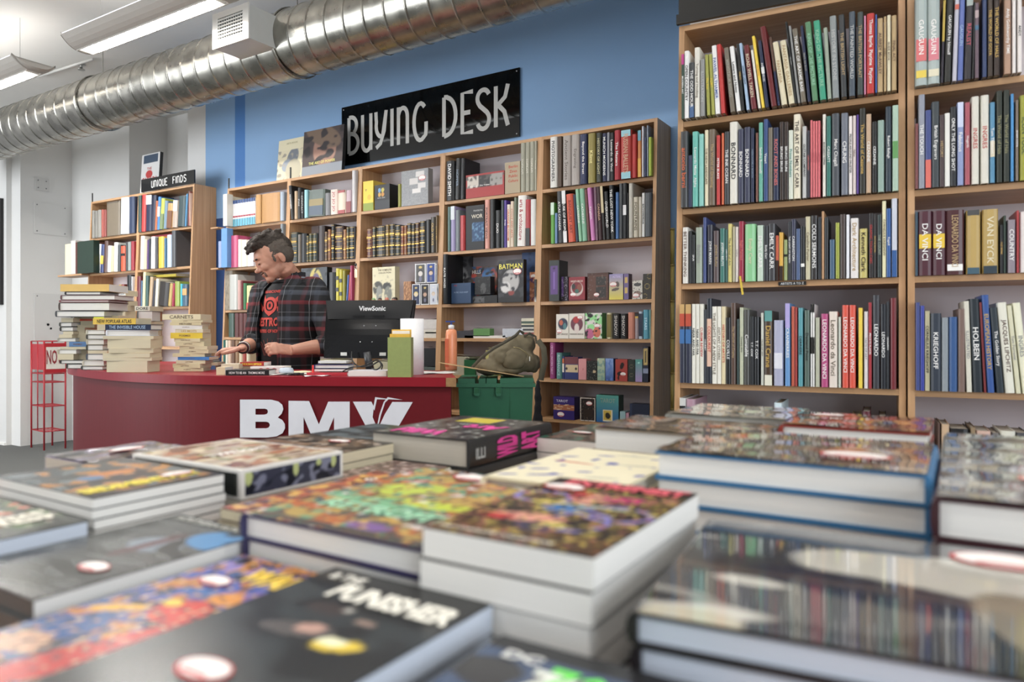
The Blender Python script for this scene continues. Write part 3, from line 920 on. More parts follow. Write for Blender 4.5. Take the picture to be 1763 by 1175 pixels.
C3, C4, C5 = U2[2], U2[3], U2[4]
faceout(C3, BZ[0], Z9, (27, 112, 345), .15, [('bg', 'yellow'), ('r', 0, 0, 1, .25, '8a9a30'), ('e', .6, .45, .2, .2, 0, 'd8b010')], 'yellow boxed set standing at left end of the shelf under the long sign', side='d8b40c', title=('SET', .3, .7, .2, .3, 'mud'))
faceout(C3, BZ[0], Z9, (124, 250, 372), .09, [('bg', '15161a'), ('r', 0, 0, 1, .35, '2a2d33'), ('e', .32, .78, .1, .12, 0, '6a9ac8'), ('e', .54, .78, .1, .12, 0, 'c8b83a'), ('e', .32, .6, .1, .12, 0, 'c89a3a'), ('e', .54, .6, .1, .12, 0, 'c88a2a')], 'black boxed set with four coloured dots beside the yellow box', side='111217', titles=[('MOOD CARDS', .45, .46, .5, .05, 'ltgrey')])
row(C3, BZ[0], Z9, '''318 28 320 380|olive|white|''', 'top shelf of third joined bookcase', .0)
faceout(C3, BZ[0], Z9, (350, 575, 238), .05, [('bg', '8e9092'), ('n', '999b9d', 0, 30, 30, 2), ('r', .54, .8, .86, .93, 'd8d4d0'), ('r', .3, .6, .62, .76, 'd0ccc8'), ('r', .62, .47, .9, .62, 'd6d2ce'), ('r', .42, .33, .72, .47, 'dedad6')], 'large grey slipcased volume patched with white squares', side='7f8183', stick=(.78, .74, .03))
faceout(C4, BZ[0], Z9, (893, 1215, 260), .03, [('bg', 'a32a28'), ('r', .05, .42, .34, .9, 'c8c0b4'), ('r', .34, .42, .65, .9, '2a2a2c'), ('r', .65, .42, .95, .9, '9a9690'), ('n', '55504c', .25, 14, 14, 5), ('r', 0, 0, 1, .4, 'a32a28'), ('r', 0, .93, 1, 1, 'a32a28')], 'wide red book with a strip of three pictures across its cover', side='8a2020', titles=[('Comics', .2, .5, .22, .07, 'white'), ('Des Traites', .5, .5, .26, .06, 'white')])
faceout(C4, BZ[0], Z9, (1222, 1350, 180), .025, [('bg', 'a8977a')], 'tan book with red lettering beside the wide red book', side='9a8a6c', titles=[('Berlin', .55, .85, .6, .09, 'b8402c'), ('Zines', .55, .7, .5, .09, 'b8402c'), ('Public', .55, .55, .6, .09, 'b8402c'), ('Culture', .55, .4, .65, .09, 'b8402c')])
faceout(C4, BZ[1], Z9, (893, 1046, 548), .012, [('bg', '1b1d20'), ('r', .35, .2, 1, .6, '22466e'), ('n', '5a86a8', .15, 9, 9, 4), ('r', 0, 0, .33, 1, '1b1d20'), ('r', 0, .62, 1, 1, '1b1d20'), ('r', 0, 0, 1, .18, '1b1d20')], 'black book with a blue picture facing out between the red and pink spines', side='141414', titles=[('PHILADELPHIA', .68, .88, .5, .035, 'ltgrey'), ('WOR', .62, .75, .62, .09, 'd8d0bc')])
# clerk-side bookcases, third shelf
faceout(U2[0], BZ[2], Z11, (72, 128, 106), .15, [('bg', '8a7f6c'), ('n', '6f6452', .1, 40, 3, 3)], 'thick taupe bound volume jutting over the leftmost joined bookcase', side='857a66')
faceout(U2[1], BZ[2], Z11, (700, 896, 86), .05, [('bg', '3c4248'), ('e', .58, .55, .28, .5, .1, 'b5a552'), ('e', .6, .52, .2, .4, .1, '5a4a6a'), ('n', '23282c', .2, 8, 8, 6)], 'dark jacketed book with a gold oval facing out behind the clerk\'s shoulder', side='15171a')
faceout(C3, BZ[2], Z11, (1240, 1412, 82), .045, [('bg', 'd6cda8'), ('e', .25, .45, .24, .26, 0, '4a4a44'), ('e', .65, .5, .2, .14, 0, '3a3a36'), ('e', .3, .3, .14, .3, 0, '8a8c84'), ('e', .7, .3, .18, .28, 0, '77796f'), ('n', 'bab294', .3, 10, 10, 2)], 'cream boxed book with grey drawn figures under a parasol', side='c6bd98', titles=[('THE COMPLETE', .55, .92, .6, .05, 'mud'), ('COLLECTION', .55, .85, .6, .04, 'mud')])
# small toy heads in front of the cream box
skinm = mat('a8684c', 'plastic'); dark = mat('2a1c16', 'plastic')
for i, (zx, hair) in enumerate(((1226, 'green'), (1274, 'dkbrown'), (1326, 'b8644c'), (1380, 'dkbrown'))):
    a, _ = C3.pt(Z11[0]+zx/Z11[2], 500, BZ[2], .03)
    t = thing('toy_figure', C3.o+C3.u*a+C3.n*(C3.yf(BZ[2])+.005)+Vector((0, 0, BZ[2])), 0, ['leftmost big-headed toy figure in front of cream box, green topped', 'second big-headed toy figure from left, lower and brown haired', 'third big-headed toy figure in front of cream box, reddish haired', 'rightmost big-headed toy figure in front of cream box, brown haired'][i], 'toy', 'toy figures before the cream box')
    m = MB(); m.box(-.009, .009, -.006, .006, 0, .02, dark); m.build('body', t)
    m = MB(); m.ellipsoid((0, 0, .036), (.021, .017, .018), skinm); m.build('head', t, True)
    m = MB(); m.ellipsoid((0, .003, .045), (.0225, .018, .014), mat(hair, 'plastic')); m.build('hair', t, True)
    for sx in (-1, 1): m = MB(); m.ellipsoid((sx*.009, -.0165, .036), (.003, .002, .003), mat('black', 'plastic')); m.build('eye', t, True)
def figbox(l, r, yt, c, skin, hair, lab, zb=None, wht=False):
    return faceout(C3, BZ[2], Z13, (l, r, yt), .07, [('bg', 'dcdcdc'), ('r', .08, .04, .92, .96, c), ('e', .5, .82, .16, .1, 0, 'c8b060' if not wht else 'd8d8d8'), ('e', .5, .52, .27, .26, 0, hair), ('e', .5, .49, .22, .2, 0, skin), ('e', .5, .22, .13, .22, 0, '6a6a80')], lab, 'box', 'figure_box', side='c9c9cc', zbase=zb, group='window boxes of toy figures')
z2 = BZ[2]+.1
_, z2 = C3.pt(0+Z13[0]+150/3.526, 430+206/3.526, BZ[2], 0)
faceout(C3, BZ[2], Z13, (53, 99, 192), .1, [('bg', '8a5a34'), ('n', 'c8905a', .0, 20, 3, 3)], 'brown patterned box left of the window boxes', 'box', 'gift_box', side='7a4c2c')
figbox(104, 153, 208, '1c2a50', 'd8c8a8', 'd8c070', 'navy window box with fair-haired figure, lower tier, leftmost')
figbox(158, 208, 208, '1e1c24', 'c09a80', '3a2a24', 'black window box with dark-haired figure, lower tier, middle')
figbox(213, 262, 206, 'c8cdd8', 'd8c8b8', 'c8b090', 'white window box, lower tier, third from left', None, True)
figbox(264, 284, 206, '50606a', 'c8a890', '4a3a30', 'narrow slice of window box beside the tall black spine')
figbox(126, 188, 84, '4a4a48', 'd0c8c0', '2a2a2a', 'grey window box, upper tier, leftmost', z2+.001)
figbox(195, 246, 80, '24408a', 'd0b8a0', '2a2030', 'royal blue window box on the upper tier', z2+.001)
figbox(250, 284, 84, '55606a', 'd0c8c0', '3a3a3a', 'dim window box on the upper tier, rightmost', z2+.001)
row(C4, BZ[2], Z13, '''291 27 291 30|18181a|white|KATE MOSS''', 'third shelf of fourth joined bookcase', .06)
faceout(C4, BZ[2], Z13, (322, 438, 36), .012, [('bg', '4e5054'), ('e', .5, .6, .3, .4, .3, '8a8a8c'), ('n', '2c2c30', .1, 6, 6, 8), ('e', .4, .3, .2, .4, -.4, '6c6c70')], 'grey photographic book facing out beside the tall black spine', side='222226', stick=(.2, .7, .022), prot=-.12)
faceout(C4, BZ[2], Z13, (343, 462, 200), .05, [('bg', '2c4668'), ('r', 0, 0, 1, .04, '22364e')], 'blue box with small red mark, in front of the grey photographic book', 'box', 'gift_box', side='20344e', titles=[('MUSIC OLD HARP', .5, .55, .72, .08, '8fa4c0'), ('NOTE', .22, .88, .14, .06, 'red')], prot=.02)
faceout(C4, BZ[2], Z13, (465, 622, 96), .012, [('bg', '5a4438'), ('n', '2c5a8a', .1, 5, 5, 3), ('n', 'b04030', .2, 6, 6, 4), ('e', .6, .75, .2, .2, 0, '3a70a8'), ('n', '1c1c22', .2, 7, 7, 9)], 'comic book with red and blue cover behind the small black case', side='2a2424', titles=[('HILLS', .2, .86, .34, .1, 'e0dcd8')], prot=-.11)
faceout(C4, BZ[2], Z13, (462, 622, 276), .07, [('bg', '1b1b1c'), ('r', .05, .1, .5, .85, '57585a'), ('n', '222222', .1, 14, 14, 2)], 'flat black display case base', 'box', 'display_case', side='141414', prot=.0)
_, zc = C4.pt(680+520/3.526, 430+275/3.526, BZ[2], 0)
faceout(C4, BZ[2], Z13, (486, 580, 162), .05, [('bg', '101012'), ('e', .55, .35, .2, .3, 0, '4c4c4c'), ('n', '2a2a2c', .2, 9, 9, 6)], 'small black cube standing on the flat display case', 'box', 'display_cube', side='0c0c0d', zbase=zc+.001)
faceout(C4, BZ[2], Z13, (626, 782, 57), .035, [('bg', '232326'), ('e', .5, .5, .34, .4, 0, 'b0aeac'), ('e', .3, .36, .2, .2, .5, 'd0cecc'), ('n', '3a3a3e', .12, 6, 6, 3), ('e', .52, .22, .13, .08, 0, '8a3a34'), ('r', 0, .0, 1, .12, '1c1c1e')], 'dark book with bright yellow lettering facing out on third shelf', side='17171a', titles=[('BATMAN', .5, .85, .9, .12, 'e8dc4c')], stick=(.76, .72, .03), prot=.03)
faceout(C4, BZ[2], Z13, (772, 906, 8), .01, [('bg', '2c4f86'), ('e', .7, .4, .2, .3, .3, 'b07a58'), ('n', '1f3a66', .2, 4, 4, 3)], 'tall blue book at the back of the third shelf', side='20365c', prot=-.13)
faceout(C4, BZ[2], Z13, (818, 904, 132), .012, [('bg', 'b5744c'), ('n', '5a3a6c', .2, 4, 4, 2), ('n', 'd8a080', .2, 6, 6, 5)], 'orange book in front of the tall blue one', side='8a5434', stick=(.35, .86, .022), prot=-.08)
faceout(C4, BZ[2], Z13, (858, 906, 178), .03, [('bg', '141416'), ('r', 0, 0, 1, .2, 'd0ccc4')], 'little black box with pale band at the shelf end', 'box', 'gift_box', side='101012', titles=[('CARD DECK', .5, .7, .6, .06, 'ltgrey')])
# fifth joined bookcase: decks and gift boxes
faceout(C5, BZ[2], Z14, (38, 158, 122), .11, [('bg', '2c3230'), ('r', .18, .16, .82, .86, '5a3a7c'), ('r', .42, .3, .6, .7, '7a58a4'), ('e', .5, .8, .14, .1, 0, '20202a')], 'tall dark box with purple panel, left end of third shelf', 'box', 'gift_box', side='262b2b', prot=.03, group=FG)
faceout(C5, BZ[2], Z14, (166, 262, 320), .08, [('bg', '2c2430'), ('r', 0, .2, .45, 1, '6a4a8c'), ('n', 'c8c0d0', .35, 12, 12, 4)], 'dark glossy box with purple flap in front of the tall dark box', 'box', 'gift_box', side='1c1824', group=FG)
faceout(C5, BZ[2], Z14, (272, 466, 320), .05, [('bg', '8c2430'), ('e', .5, .5, .4, .42, 0, 'd0c0b8'), ('e', .5, .55, .34, .34, 0, '7c1c28'), ('e', .3, .6, .12, .16, 0, '26302c'), ('e', .65, .55, .14, .2, 0, '8a4a34'), ('e', .5, .4, .14, .12, 0, '3c6a5c'), ('r', 0, 0, 1, .06, '6c1820')], 'red deck box with white oval figures', 'box', 'gift_box', side='7a1c28', stick=(.28, .26, .02), titles=[('NIGHT CIRCUS', .5, .82, .74, .08, 'e8d8c8')], group=FG)
faceout(C5, BZ[2], Z14, (494, 745, 270), .06, [('bg', '4a2a20'), ('r', .08, .06, .94, .92, '5c3628'), ('r', .4, .08, .88, .86, '2e2a26'), ('r', .42, .5, .86, .53, '5c3628'), ('n', '6a5a50', .3, 12, 12, 3)], 'brown cabinet-like box with window panes', 'box', 'gift_box', side='3a2018', stick=(.44, .2, .018), group=FG)
faceout(C5, BZ[2], Z14, (752, 920, 286), .05, [('g', 'd8c838', '8f88b8'), ('e', .6, .6, .14, .2, .3, '5c5048'), ('e', .45, .4, .3, .1, .2, '5c5048')], 'yellow to purple deck box with a dark drawn animal', 'box', 'gift_box', side='5a4a78', titles=[('ASTRAL', .55, .9, .6, .1, 'c8b8e0')], stick=(.3, .6, .022), group=FG)
faceout(C5, BZ[2], Z14, (926, 985, 284), .05, [('bg', '6a5a88'), ('r', .2, .65, .8, .85, 'c8a850'), ('r', .2, .25, .8, .45, 'c8a850')], 'purple box side with gold squares', 'box', 'gift_box', side='3c3450', group=FG)
faceout(C5, BZ[2], Z14, (1030, 1150, 364), .04, [('bg', 'c9c4b8'), ('e', .5, .78, .4, .18, 0, '4a4a48'), ('e', .5, .3, .4, .28, 0, '8a7468'), ('n', '2e2e2c', .25, 8, 8, 3)], 'small cream box with black oval', 'box', 'gift_box', side='b0aa9c', stick=(.35, .2, .02), group=FG)
faceout(C5, BZ[2], Z14, (1156, 1268, 284), .05, [('bg', '2e2a22'), ('o', .5, .5, .3, .3, .08, 'a08a4a'), ('o', .8, .9, .3, .3, .06, 'a08a4a'), ('o', .2, .1, .3, .3, .06, 'a08a4a')], 'dark box with gold scrollwork at the shelf end', 'box', 'gift_box', side='201e18', group=FG)
faceout(C5, BZ[3], Z14, (123, 270, 766), .04, [('bg', 'd9d2c6'), ('e', .55, .6, .42, .44, 0, '2a3048'), ('e', .4, .65, .16, .2, 0, 'b8583a'), ('e', .7, .5, .14, .26, 0, '4a7c80')], 'white deck box with dark oval scene, leftmost of three', 'box', 'gift_box', side='c8c0b4', titles=[('ART ORACLE', .5, .18, .86, .07, 'brown')], stick=(.25, .3, .018), group=FG)
faceout(C5, BZ[3], Z14, (274, 462, 758), .04, [('bg', 'd9d2c6'), ('e', .5, .58, .42, .44, 0, '6a3040'), ('e', .45, .75, .2, .2, 0, 'b02c2c'), ('e', .5, .4, .16, .3, 0, 'd8c8c0')], 'white deck box with red oval scene, middle of three', 'box', 'gift_box', side='c8c0b4', titles=[('FASHION ORACLE', .5, .18, .86, .06, 'brown')], stick=(.72, .84, .018), group=FG)
faceout(C5, BZ[3], Z14, (468, 668, 752), .06, [('bg', '8fd88a'), ('n', 'd8d4cc', .0, 4, 4, 3), ('e', .25, .2, .3, .3, 0, 'b85a84'), ('e', .7, .25, .24, .3, 0, 'd06a50'), ('e', .3, .9, .18, .12, 0, '202020'), ('n', '1e1e1c', .3, 6, 6, 8)], 'bright green deck box with cut-out figures', 'box', 'gift_box', side='4a8a50', stick=(.72, .5, .02), group=FG)
row(C5, BZ[3], Z14, '''722 62 724 755|cfc6a0|white||.06-.94:7a6a28
792 88 796 764|1c1a1a|c8c0b8|SHADOW
884 84 886 764|1c1a1a|c8c0b8|SHADOW
974 82 974 748|c07a64|brown|
1058 46 1060 758|9a8c90|white||.0-.12:1a1a1a,.12-.2:c8a03a
1104 48 1108 738|b0bcc8|black||.08-.9:23283c
1156 72 1158 718|4f94a8|c8e4f0|STARS
1232 36 1234 718|8fb4a8|white|''', 'fourth shelf of fifth joined bookcase', .0, dmax=.11)
row(C5, BZ[4], Z15, '''54 76 56 2|8c2c6c|d8a8c8|CRYSTAL UNICORN TAROT
148 86 148 150|4c807c|a8c8c4|ROMANCE
236 32 240 200|26306a|white||.1-.3:c8642c,.32-.7:d8d0c4''', 'fifth shelf of fifth joined bookcase', .0, dmax=.11)
def deck(l, r, yt, ops, lab, side='black', **k): faceout(C5, BZ[4], Z15, (l, r, yt), .06, ops, lab, 'box', 'gift_box', side=side, group=FG, res=30, **k)
deck(270, 466, 210, [('bg', '26306a'), ('r', 0, .7, 1, 1, '6a2c34'), ('r', .1, .32, 1, .66, 'c8b088'), ('e', .15, .48, .08, .1, 0, '1c1c1c'), ('e', .85, .48, .08, .1, 0, '1c1c1c')], 'navy deck box with cream band', '26306a')
deck(470, 586, 236, [('bg', 'cf8a8c'), ('e', .6, .5, .06, .14, 0, 'b05a60')], 'plain pink deck box', 'b87478')
deck(592, 738, 270, [('bg', '181a18'), ('n', '6a6a60', .25, 10, 10, 3), ('e', .75, .45, .16, .14, 0, 'c0a880')], 'black deck box with pale ornament', '141412')
deck(744, 854, 230, [('g', '8fa88c', 'b5c0a0'), ('n', '7a9a90', .1, 4, 3, 5)], 'pale sage deck box', '7a9488')
deck(860, 978, 232, [('g', '28488c', '8ca8dc'), ('n', '5a7cc0', .1, 5, 2, 4)], 'blue misty deck box', '3a5a9a')
deck(1004, 1180, 244, [('bg', 'a83a30'), ('e', .55, .7, .16, .3, -.3, '1c1414'), ('e', .35, .35, .22, .16, .4, '1c1414'), ('e', .25, .15, .08, .2, 0, '1c1414')], 'red deck box with black prancing shape', '7c2420', stick=(.65, .33, .018))
deck(1188, 1286, 252, [('bg', '26302c'), ('o', .5, .7, .25, .25, .15, '6a6450'), ('o', .5, .3, .25, .25, .15, '6a6450')], 'dark green patterned deck box', '1c2420')
deck(1292, 1394, 246, [('g', 'a88cc0', '4c9c90'), ('e', .5, .85, .2, .1, 0, 'a0e0d0')], 'teal to lilac deck box', '5a8a90')
deck(1402, 1480, 60, [('bg', '1e2438'), ('r', .2, .5, .8, .95, 'c0a45c'), ('r', .42, .55, .58, .88, '2a2a30'), ('r', 0, .24, 1, .38, '8a94b0')], 'tall navy box with gold emblem, shelf end', '181c2c')
def deck2(l, r, yt, ops, lab, side='black', **k): faceout(C5, BZ[5], Z15, (l, r, yt), .07, ops, lab, 'box', 'gift_box', side=side, group=FG, **k)
deck2(108, 412, 795, [('bg', '33206c'), ('r', 0, .42, 1, .64, 'a8603c'), ('n', 'd8b890', .12, 6, 20, 3), ('r', 0, .66, 1, 1, '33206c'), ('r', 0, 0, 1, .42, '33206c')], 'purple tarot box with orange picture band', '241650', titles=[('TAROT', .42, .82, .56, .11, 'e0dce8')], stick=(.36, .22, .024))
deck2(496, 716, 805, [('bg', 'c8bcb0'), ('r', .06, .04, .94, .96, '241814'), ('n', '6a5448', .3, 12, 12, 3), ('r', .25, .2, .8, .5, '302018')], 'ornate black deck box with pale border', '2a201c', stick=(.6, .76, .02))
deck2(728, 1052, 770, [('g', '1c5a98', '4c988c'), ('r', .3, .05, .72, .46, 'd8d0b0'), ('r', .34, .08, .68, .43, 'c8a830'), ('e', .52, .25, .12, .14, .4, '2c2418')], 'teal and blue tarot box with yellow card picture', '24443c', titles=[('TAROT', .52, .8, .66, .16, '8a9c90')])
deck2(1070, 1150, 1000, [('bg', '8fb0b4')], 'small pale teal box beside the teal tarot box', '6a8a90')
deck2(1155, 1200, 1020, [('bg', 'b08090')], 'small pink box beside pale teal one', '906878')
deck2(1212, 1515, 900, [('bg', '1a2138'), ('r', .0, .0, .12, 1, '2a3450')], 'navy tarot box, lower shelf end', '141a2c', titles=[('TAROT', .7, .42, .55, .12, 'd8d4d8'), ('A', .58, .42, .08, .12, 'd86040')])
# ------------------------------------------------------------------ display table with piles of books
TZ = .905
t = thing('display_table', (-.35, .85, 0), 0, 'wide wooden display table carrying piles of art and comic books', 'table')
m = MB(); m.box(-1.02, 1.1, -.77, .82, TZ-.03, TZ, wood_mat('table_top', '9a6434', 'b57c46', (3, 50, 50))); m.build('tabletop', t)
for sx in (-.95, 1.03):
    for sy in (-.7, .75): m = MB(); m.box(sx-.03, sx+.03, sy-.03, sy+.03, 0, TZ-.031, WOODV); m.build('leg', t)
m = MB(); m.box(-.92, 1.0, .73, .75, TZ-.12, TZ-.031, WOODH); m.box(-.92, 1.0, -.7, -.68, TZ-.12, TZ-.031, WOODH); m.build('apron', t)
def flat(cx, cy, ztop, wx, wy, th, rot=0.0, spine='x-', cover='charcoal', page='pagew', hard=False, ops=None, mtl=None, label='', group=None, stick=None, up='+y', titles=(), jacket=False, nm=None, res=72, spine_t=None):
    """a book lying flat; centre cx, cy, top at ztop; the art's up direction is UP"""
    nm = nm or ('hardcover_book' if hard else 'comic_book')
    r = thing(nm, (cx, cy, ztop-th), rot, label, 'book', group)
    c = .0028 if hard else .0007; ov = .004 if hard else .0
    cm = mat(cover, 'gloss'); m = MB(); a, b = wx/2, wy/2
    m.box(-a, a, -b, b, 0, c, cm); m.box(-a, a, -b, b, th-c, th, cm)
    e = {'x-': (-a, -a+c, -b, b), 'x+': (a-c, a, -b, b), 'y-': (-a, a, -b, -b+c), 'y+': (-a, a, b-c, b)}[spine]
    m.box(e[0], e[1], e[2], e[3], c, th-c, cm)
    if hard:   # rounded spine
        k = 7; P = []
        for i in range(k+1):
            ph = -math.pi/2+math.pi*i/k; P.append((.006*math.cos(ph), th/2+th/2*math.sin(ph)))
        if spine in ('x-', 'x+'):
            sg = -1 if spine == 'x-' else 1; m.prism([(sg*(a+p), q) for p, q in P], -b, b, cm)
    m.build('cover', r)
    pg = [-a+ov, a-ov, -b+ov, b-ov]; i = {'x-': 0, 'x+': 1, 'y-': 2, 'y+': 3}[spine]; pg[i] = e[0]+c if i == 0 else e[0] if i == 1 else e[2]+c if i == 2 else e[2]
    m = MB(); m.box(pg[0], pg[1], pg[2], pg[3], c, th-c, PAGEZ[page]); m.build('pages', r)
    if ops or jacket:
        X = {'+y': ((1, 0, 0), (0, 1, 0), wx, wy), '-y': ((-1, 0, 0), (0, -1, 0), wx, wy), '+x': ((0, -1, 0), (1, 0, 0), wy, wx), '-x': ((0, 1, 0), (-1, 0, 0), wy, wx)}[up]
        F0 = frame((0, 0, th+.0006+(.002 if jacket else 0)), X[0], X[1])
        canvas('front_cover', r, F0, X[2]-.001, X[3]-.001, ops or [('bg', cover)], res, mtl or (ARTJ if jacket else ARTM), .003 if jacket else 0)
        hz = .0045 if jacket else .001
        for (t_, u, v, tw, tt, tc, *rest) in titles:
            text(t_, r, F0 @ Matrix.Translation(((u-.5)*X[2], (v-.5)*X[3], hz)) @ Matrix.Rotation(rest[1] if len(rest) > 1 else 0, 4, 'Z'), X[2]*tw, X[3]*tt, mat(tc), 'cover_title', True, rest[0] if rest else .03)
        if stick:
            d = stick[3] if len(stick) > 3 else 1
            sticker(r, F0 @ Matrix.Translation(((stick[0]-.5)*X[2], (stick[1]-.5)*X[3], hz+.0006)), stick[2], stick[2]*.6*d)
    if spine_t:
        t_, tw, tc = spine_t; sg = 1 if spine == 'x+' else -1
        text(t_, r, frame((sg*(a+.0068 if hard else a+.0006), 0, th/2), (0, sg, 0), (0, 0, 1)), wy*tw, th*.6, mat(tc), 'spine_title')
    return r
def page_z(n):
    m, nt, b = nodes_mat('page_edges_'+n); c = hexc(n); tc = nt.nodes.new('ShaderNodeTexCoord'); mp = nt.nodes.new('ShaderNodeMapping'); mp.inputs['Scale'].default_value = (3, 3, 1200)
    no = nt.nodes.new('ShaderNodeTexNoise'); no.inputs['Scale'].default_value = 1; mx = nt.nodes.new('ShaderNodeMixRGB')
    mx.inputs[1].default_value = tuple(v*.78 for v in c[:3])+(1,); mx.inputs[2].default_value = c
    nt.links.new(tc.outputs['Object'], mp.inputs[0]); nt.links.new(mp.outputs[0], no.inputs[0]); nt.links.new(no.outputs[0], mx.inputs[0]); nt.links.new(mx.outputs[0], b.inputs['Base Color']); b.inputs['Roughness'].default_value = .85
    return m
PAGEZ = {n: page_z(n) for n in ('pagew', 'pagec', 'pageg')}
PAGEZ['pagel'] = page_z('c3cbd8')
def pile(x0, y0, x1, y1, ztop, ths, labels, jx=.004, rot=0.0, **k):
    """a pile: first entry is the top book; the rest lie beneath it down to the table"""
    z = ztop; out = []
    for i, th in enumerate(ths):
        if z-th < TZ-.001: th = z-TZ-.0005
        if th < .004: break
        kw = dict(k)
        if i:
            for q in ('ops', 'titles', 'stick', 'mtl'): kw.pop(q, None)
            kw['jacket'] = False
        dx, dy = (random.uniform(-jx, jx), random.uniform(-jx, jx)) if i else (0, 0)
        lab = labels[0] if i == 0 else '%s, %s' % (labels[1], {1: 'second from the top'}.get(i, ordn(i+1)+' down'))
        out.append(flat((x0+x1)/2+dx, (y0+y1)/2+dy, z, x1-x0, y1-y0, th, rot+(random.uniform(-.012, .012) if i else 0), label=lab, group=labels[2] if len(labels) > 2 else labels[1], **kw))
        z -= th+.0004
    # anything left goes in as plain books of the same pile
    return out
N = ('n',)
# B1 black comic omnibus on a tall pile, middle of table
pile(-.412, .509, -.242, .772, 1.045, [.027, .027, .027, .027, .029], ['thick comic paperback with pink and blue riot of art, top of tall pile', 'thick white-edged paperback in the tall middle pile', 'tall middle pile of thick paperbacks'],
 spine='x-', cover='1a1614', page='pagew', stick=(.2, .8, .026), ops=[('bg', '2a2018'), ('n', '7a6a28', .02, 9, 9, 1), ('n', '4a2c14', .1, 7, 7, 9), ('r', 0, 0, 1, .16, '5a3c18'), ('n', '15110f', .2, 8, 8, 12),
 ('o', .78, .5, .2, .16, .14, '7a74b8'), ('o', .2, .62, .18, .14, .14, '7a74b8'), ('o', .66, .34, .16, .2, .12, '7a74b8'), ('e', .45, .5, .16, .13, 0, '2a6ca8'), ('e', .3, .55, .12, .05, .2, 'd8c850'), ('e', .35, .3, .26, .09, .2, 'd8907c'), ('e', .2, .26, .12, .06, .1, 'b8262a'),
 ('e', .5, .68, .14, .16, 0, 'cf8c78'), ('e', .68, .72, .14, .08, .2, 'c0246c'), ('e', .38, .72, .08, .1, 0, 'b02838'), ('e', .56, .24, .1, .08, 0, 'c8b858'), ('e', .62, .56, .22, .03, .1, 'a8b8a0'), ('e', .5, .2, .14, .08, -.3, '202a50'), ('n', 'c0ac4c', .3, 22, 22, 31), ('n', '14100e', .22, 20, 20, 33), ('n', 'b06a5c', .36, 24, 24, 35), ('r', 0, .86, 1, 1, '181314')], res=120,
 titles=[('EXTREMIST', .55, .92, .84, .11, 'cf4a58', .06), ('THE COMPLETE COLLECTION', .4, .045, .7, .03, 'd0c8b8')])
# B2 colourful hardcover
pile(-.675, .52, -.413, .84, 1.02, [.027, .027, .03, .03], ['large hardcover with yellow and green carnival painting on its cover', 'white-paged hardcover under the carnival painting book', 'pile of large hardcovers left of the tall middle pile'],
 hard=True, spine='x-', cover='241c4c', page='pagew', stick=(.42, .9, .032), ops=[('g', '4c4a48', '3f5a80'), ('e', .5, .78, .7, .22, 0, 'b86460'), ('e', .55, .56, .5, .3, 0, 'b0884e'), ('n', 'b0944a', -.02, 6, 6, 2), ('n', 'b0602c', .14, 7, 7, 5),
 ('e', .3, .6, .2, .14, .5, 'b8c83c'), ('e', .5, .42, .34, .08, .1, 'c0d028'), ('e', .34, .36, .36, .07, -.1, '7cb88c'), ('e', .6, .3, .26, .06, -.1, '6aa880'), ('n', '5a9a78', .25, 12, 12, 8), ('e', .6, .1, .12, .06, 0, '7a5a98'), ('e', .12, .2, .1, .05, 0, 'b8602c'), ('r', 0, 0, 1, .06, '4a4644'), ('n', '54504c', .32, 5, 5, 11), ('n', 'd8d0c8', .38, 16, 16, 21), ('n', 'c8a04c', .26, 19, 19, 22), ('n', '7a4a38', .28, 22, 22, 23), ('n', '4a6a58', .34, 20, 20, 26)], res=120,
 titles=[('RETROFIT', .5, .27, .7, .1, '90c8a0', .04)])
# B3 black book at bottom centre
pile(-.516, .215, -.334, .505, .992, [.024, .022, .022], ['black comic book with white title and yellow glow, at front of table', 'book under the black comic at front of table', 'front middle pile'],
 spine='x-', cover='151515', page='pagel', stick=(.46, .3, .024, 1.05), ops=[('bg', '1d1e1f'), ('n', '2f3436', .0, 4, 5, 3), ('e', .72, .56, .12, .055, .3, 'e0c020'), ('e', .68, .57, .07, .04, .3, 'f0ecc0'), ('e', .45, .58, .2, .07, .2, '55504e'), ('e', .5, .6, .08, .05, .2, 'b89080'), ('e', .4, .72, .12, .06, 0, '3c3230'), ('e', .5, .74, .03, .03, 0, 'a8a49c'), ('e', .66, .7, .06, .03, 0, '8a7468'), ('r', 0, .86, 1, 1, '111111')],
 titles=[('PUNISHER', .62, .84, .72, .11, 'e6e2d4', .05), ('& THE', .2, .93, .22, .05, 'd8d4c8', .04)])
# B4 superhero cover
pile(-.672, .235, -.522, .52, .975, [.016, .02, .03], ['comic book with red cape sweep and yellow-orange lettering, front left', 'book under the red cape comic', 'front left pile of comics'],
 spine='x-', cover='2a2c60', page='pagec', stick=(.34, .74, .02), ops=[('g', '44506c', '4a5ab0'), ('e', .3, .95, .5, .25, 0, '8a78b8'), ('n', 'c88a3c', .1, 8, 8, 2), ('n', '2c4c80', .12, 7, 7, 5), ('n', 'b8743a', .25, 9, 9, 8), ('n', '1c1c30', .3, 8, 8, 18), ('e', .78, .3, .17, .95, -.35, 'b4201c'), ('e', .6, .52, .2, .18, .2, 'c8301f'), ('e', .3, .3, .16, .2, .3, '2f5088'), ('e', .28, .16, .2, .12, 0, 'b88a6c'), ('e', .24, .44, .2, .06, .5, 'd8a020'), ('e', .72, .66, .18, .1, 0, 'd88a24'), ('e', .44, .55, .08, .05, 0, 'e0c030'), ('e', .85, .72, .12, .12, 0, '7a60a8'), ('e', .4, .66, .16, .05, .2, '3060a0'), ('n', '1c1c30', .3, 20, 20, 41), ('n', 'd8b088', .34, 22, 22, 43)], res=110,
 titles=[('WARS', .7, .85, .58, .13, 'ecc41c', .05), ('MULTIVERSE', .6, .965, .7, .035, 'd88a3a', .03)])
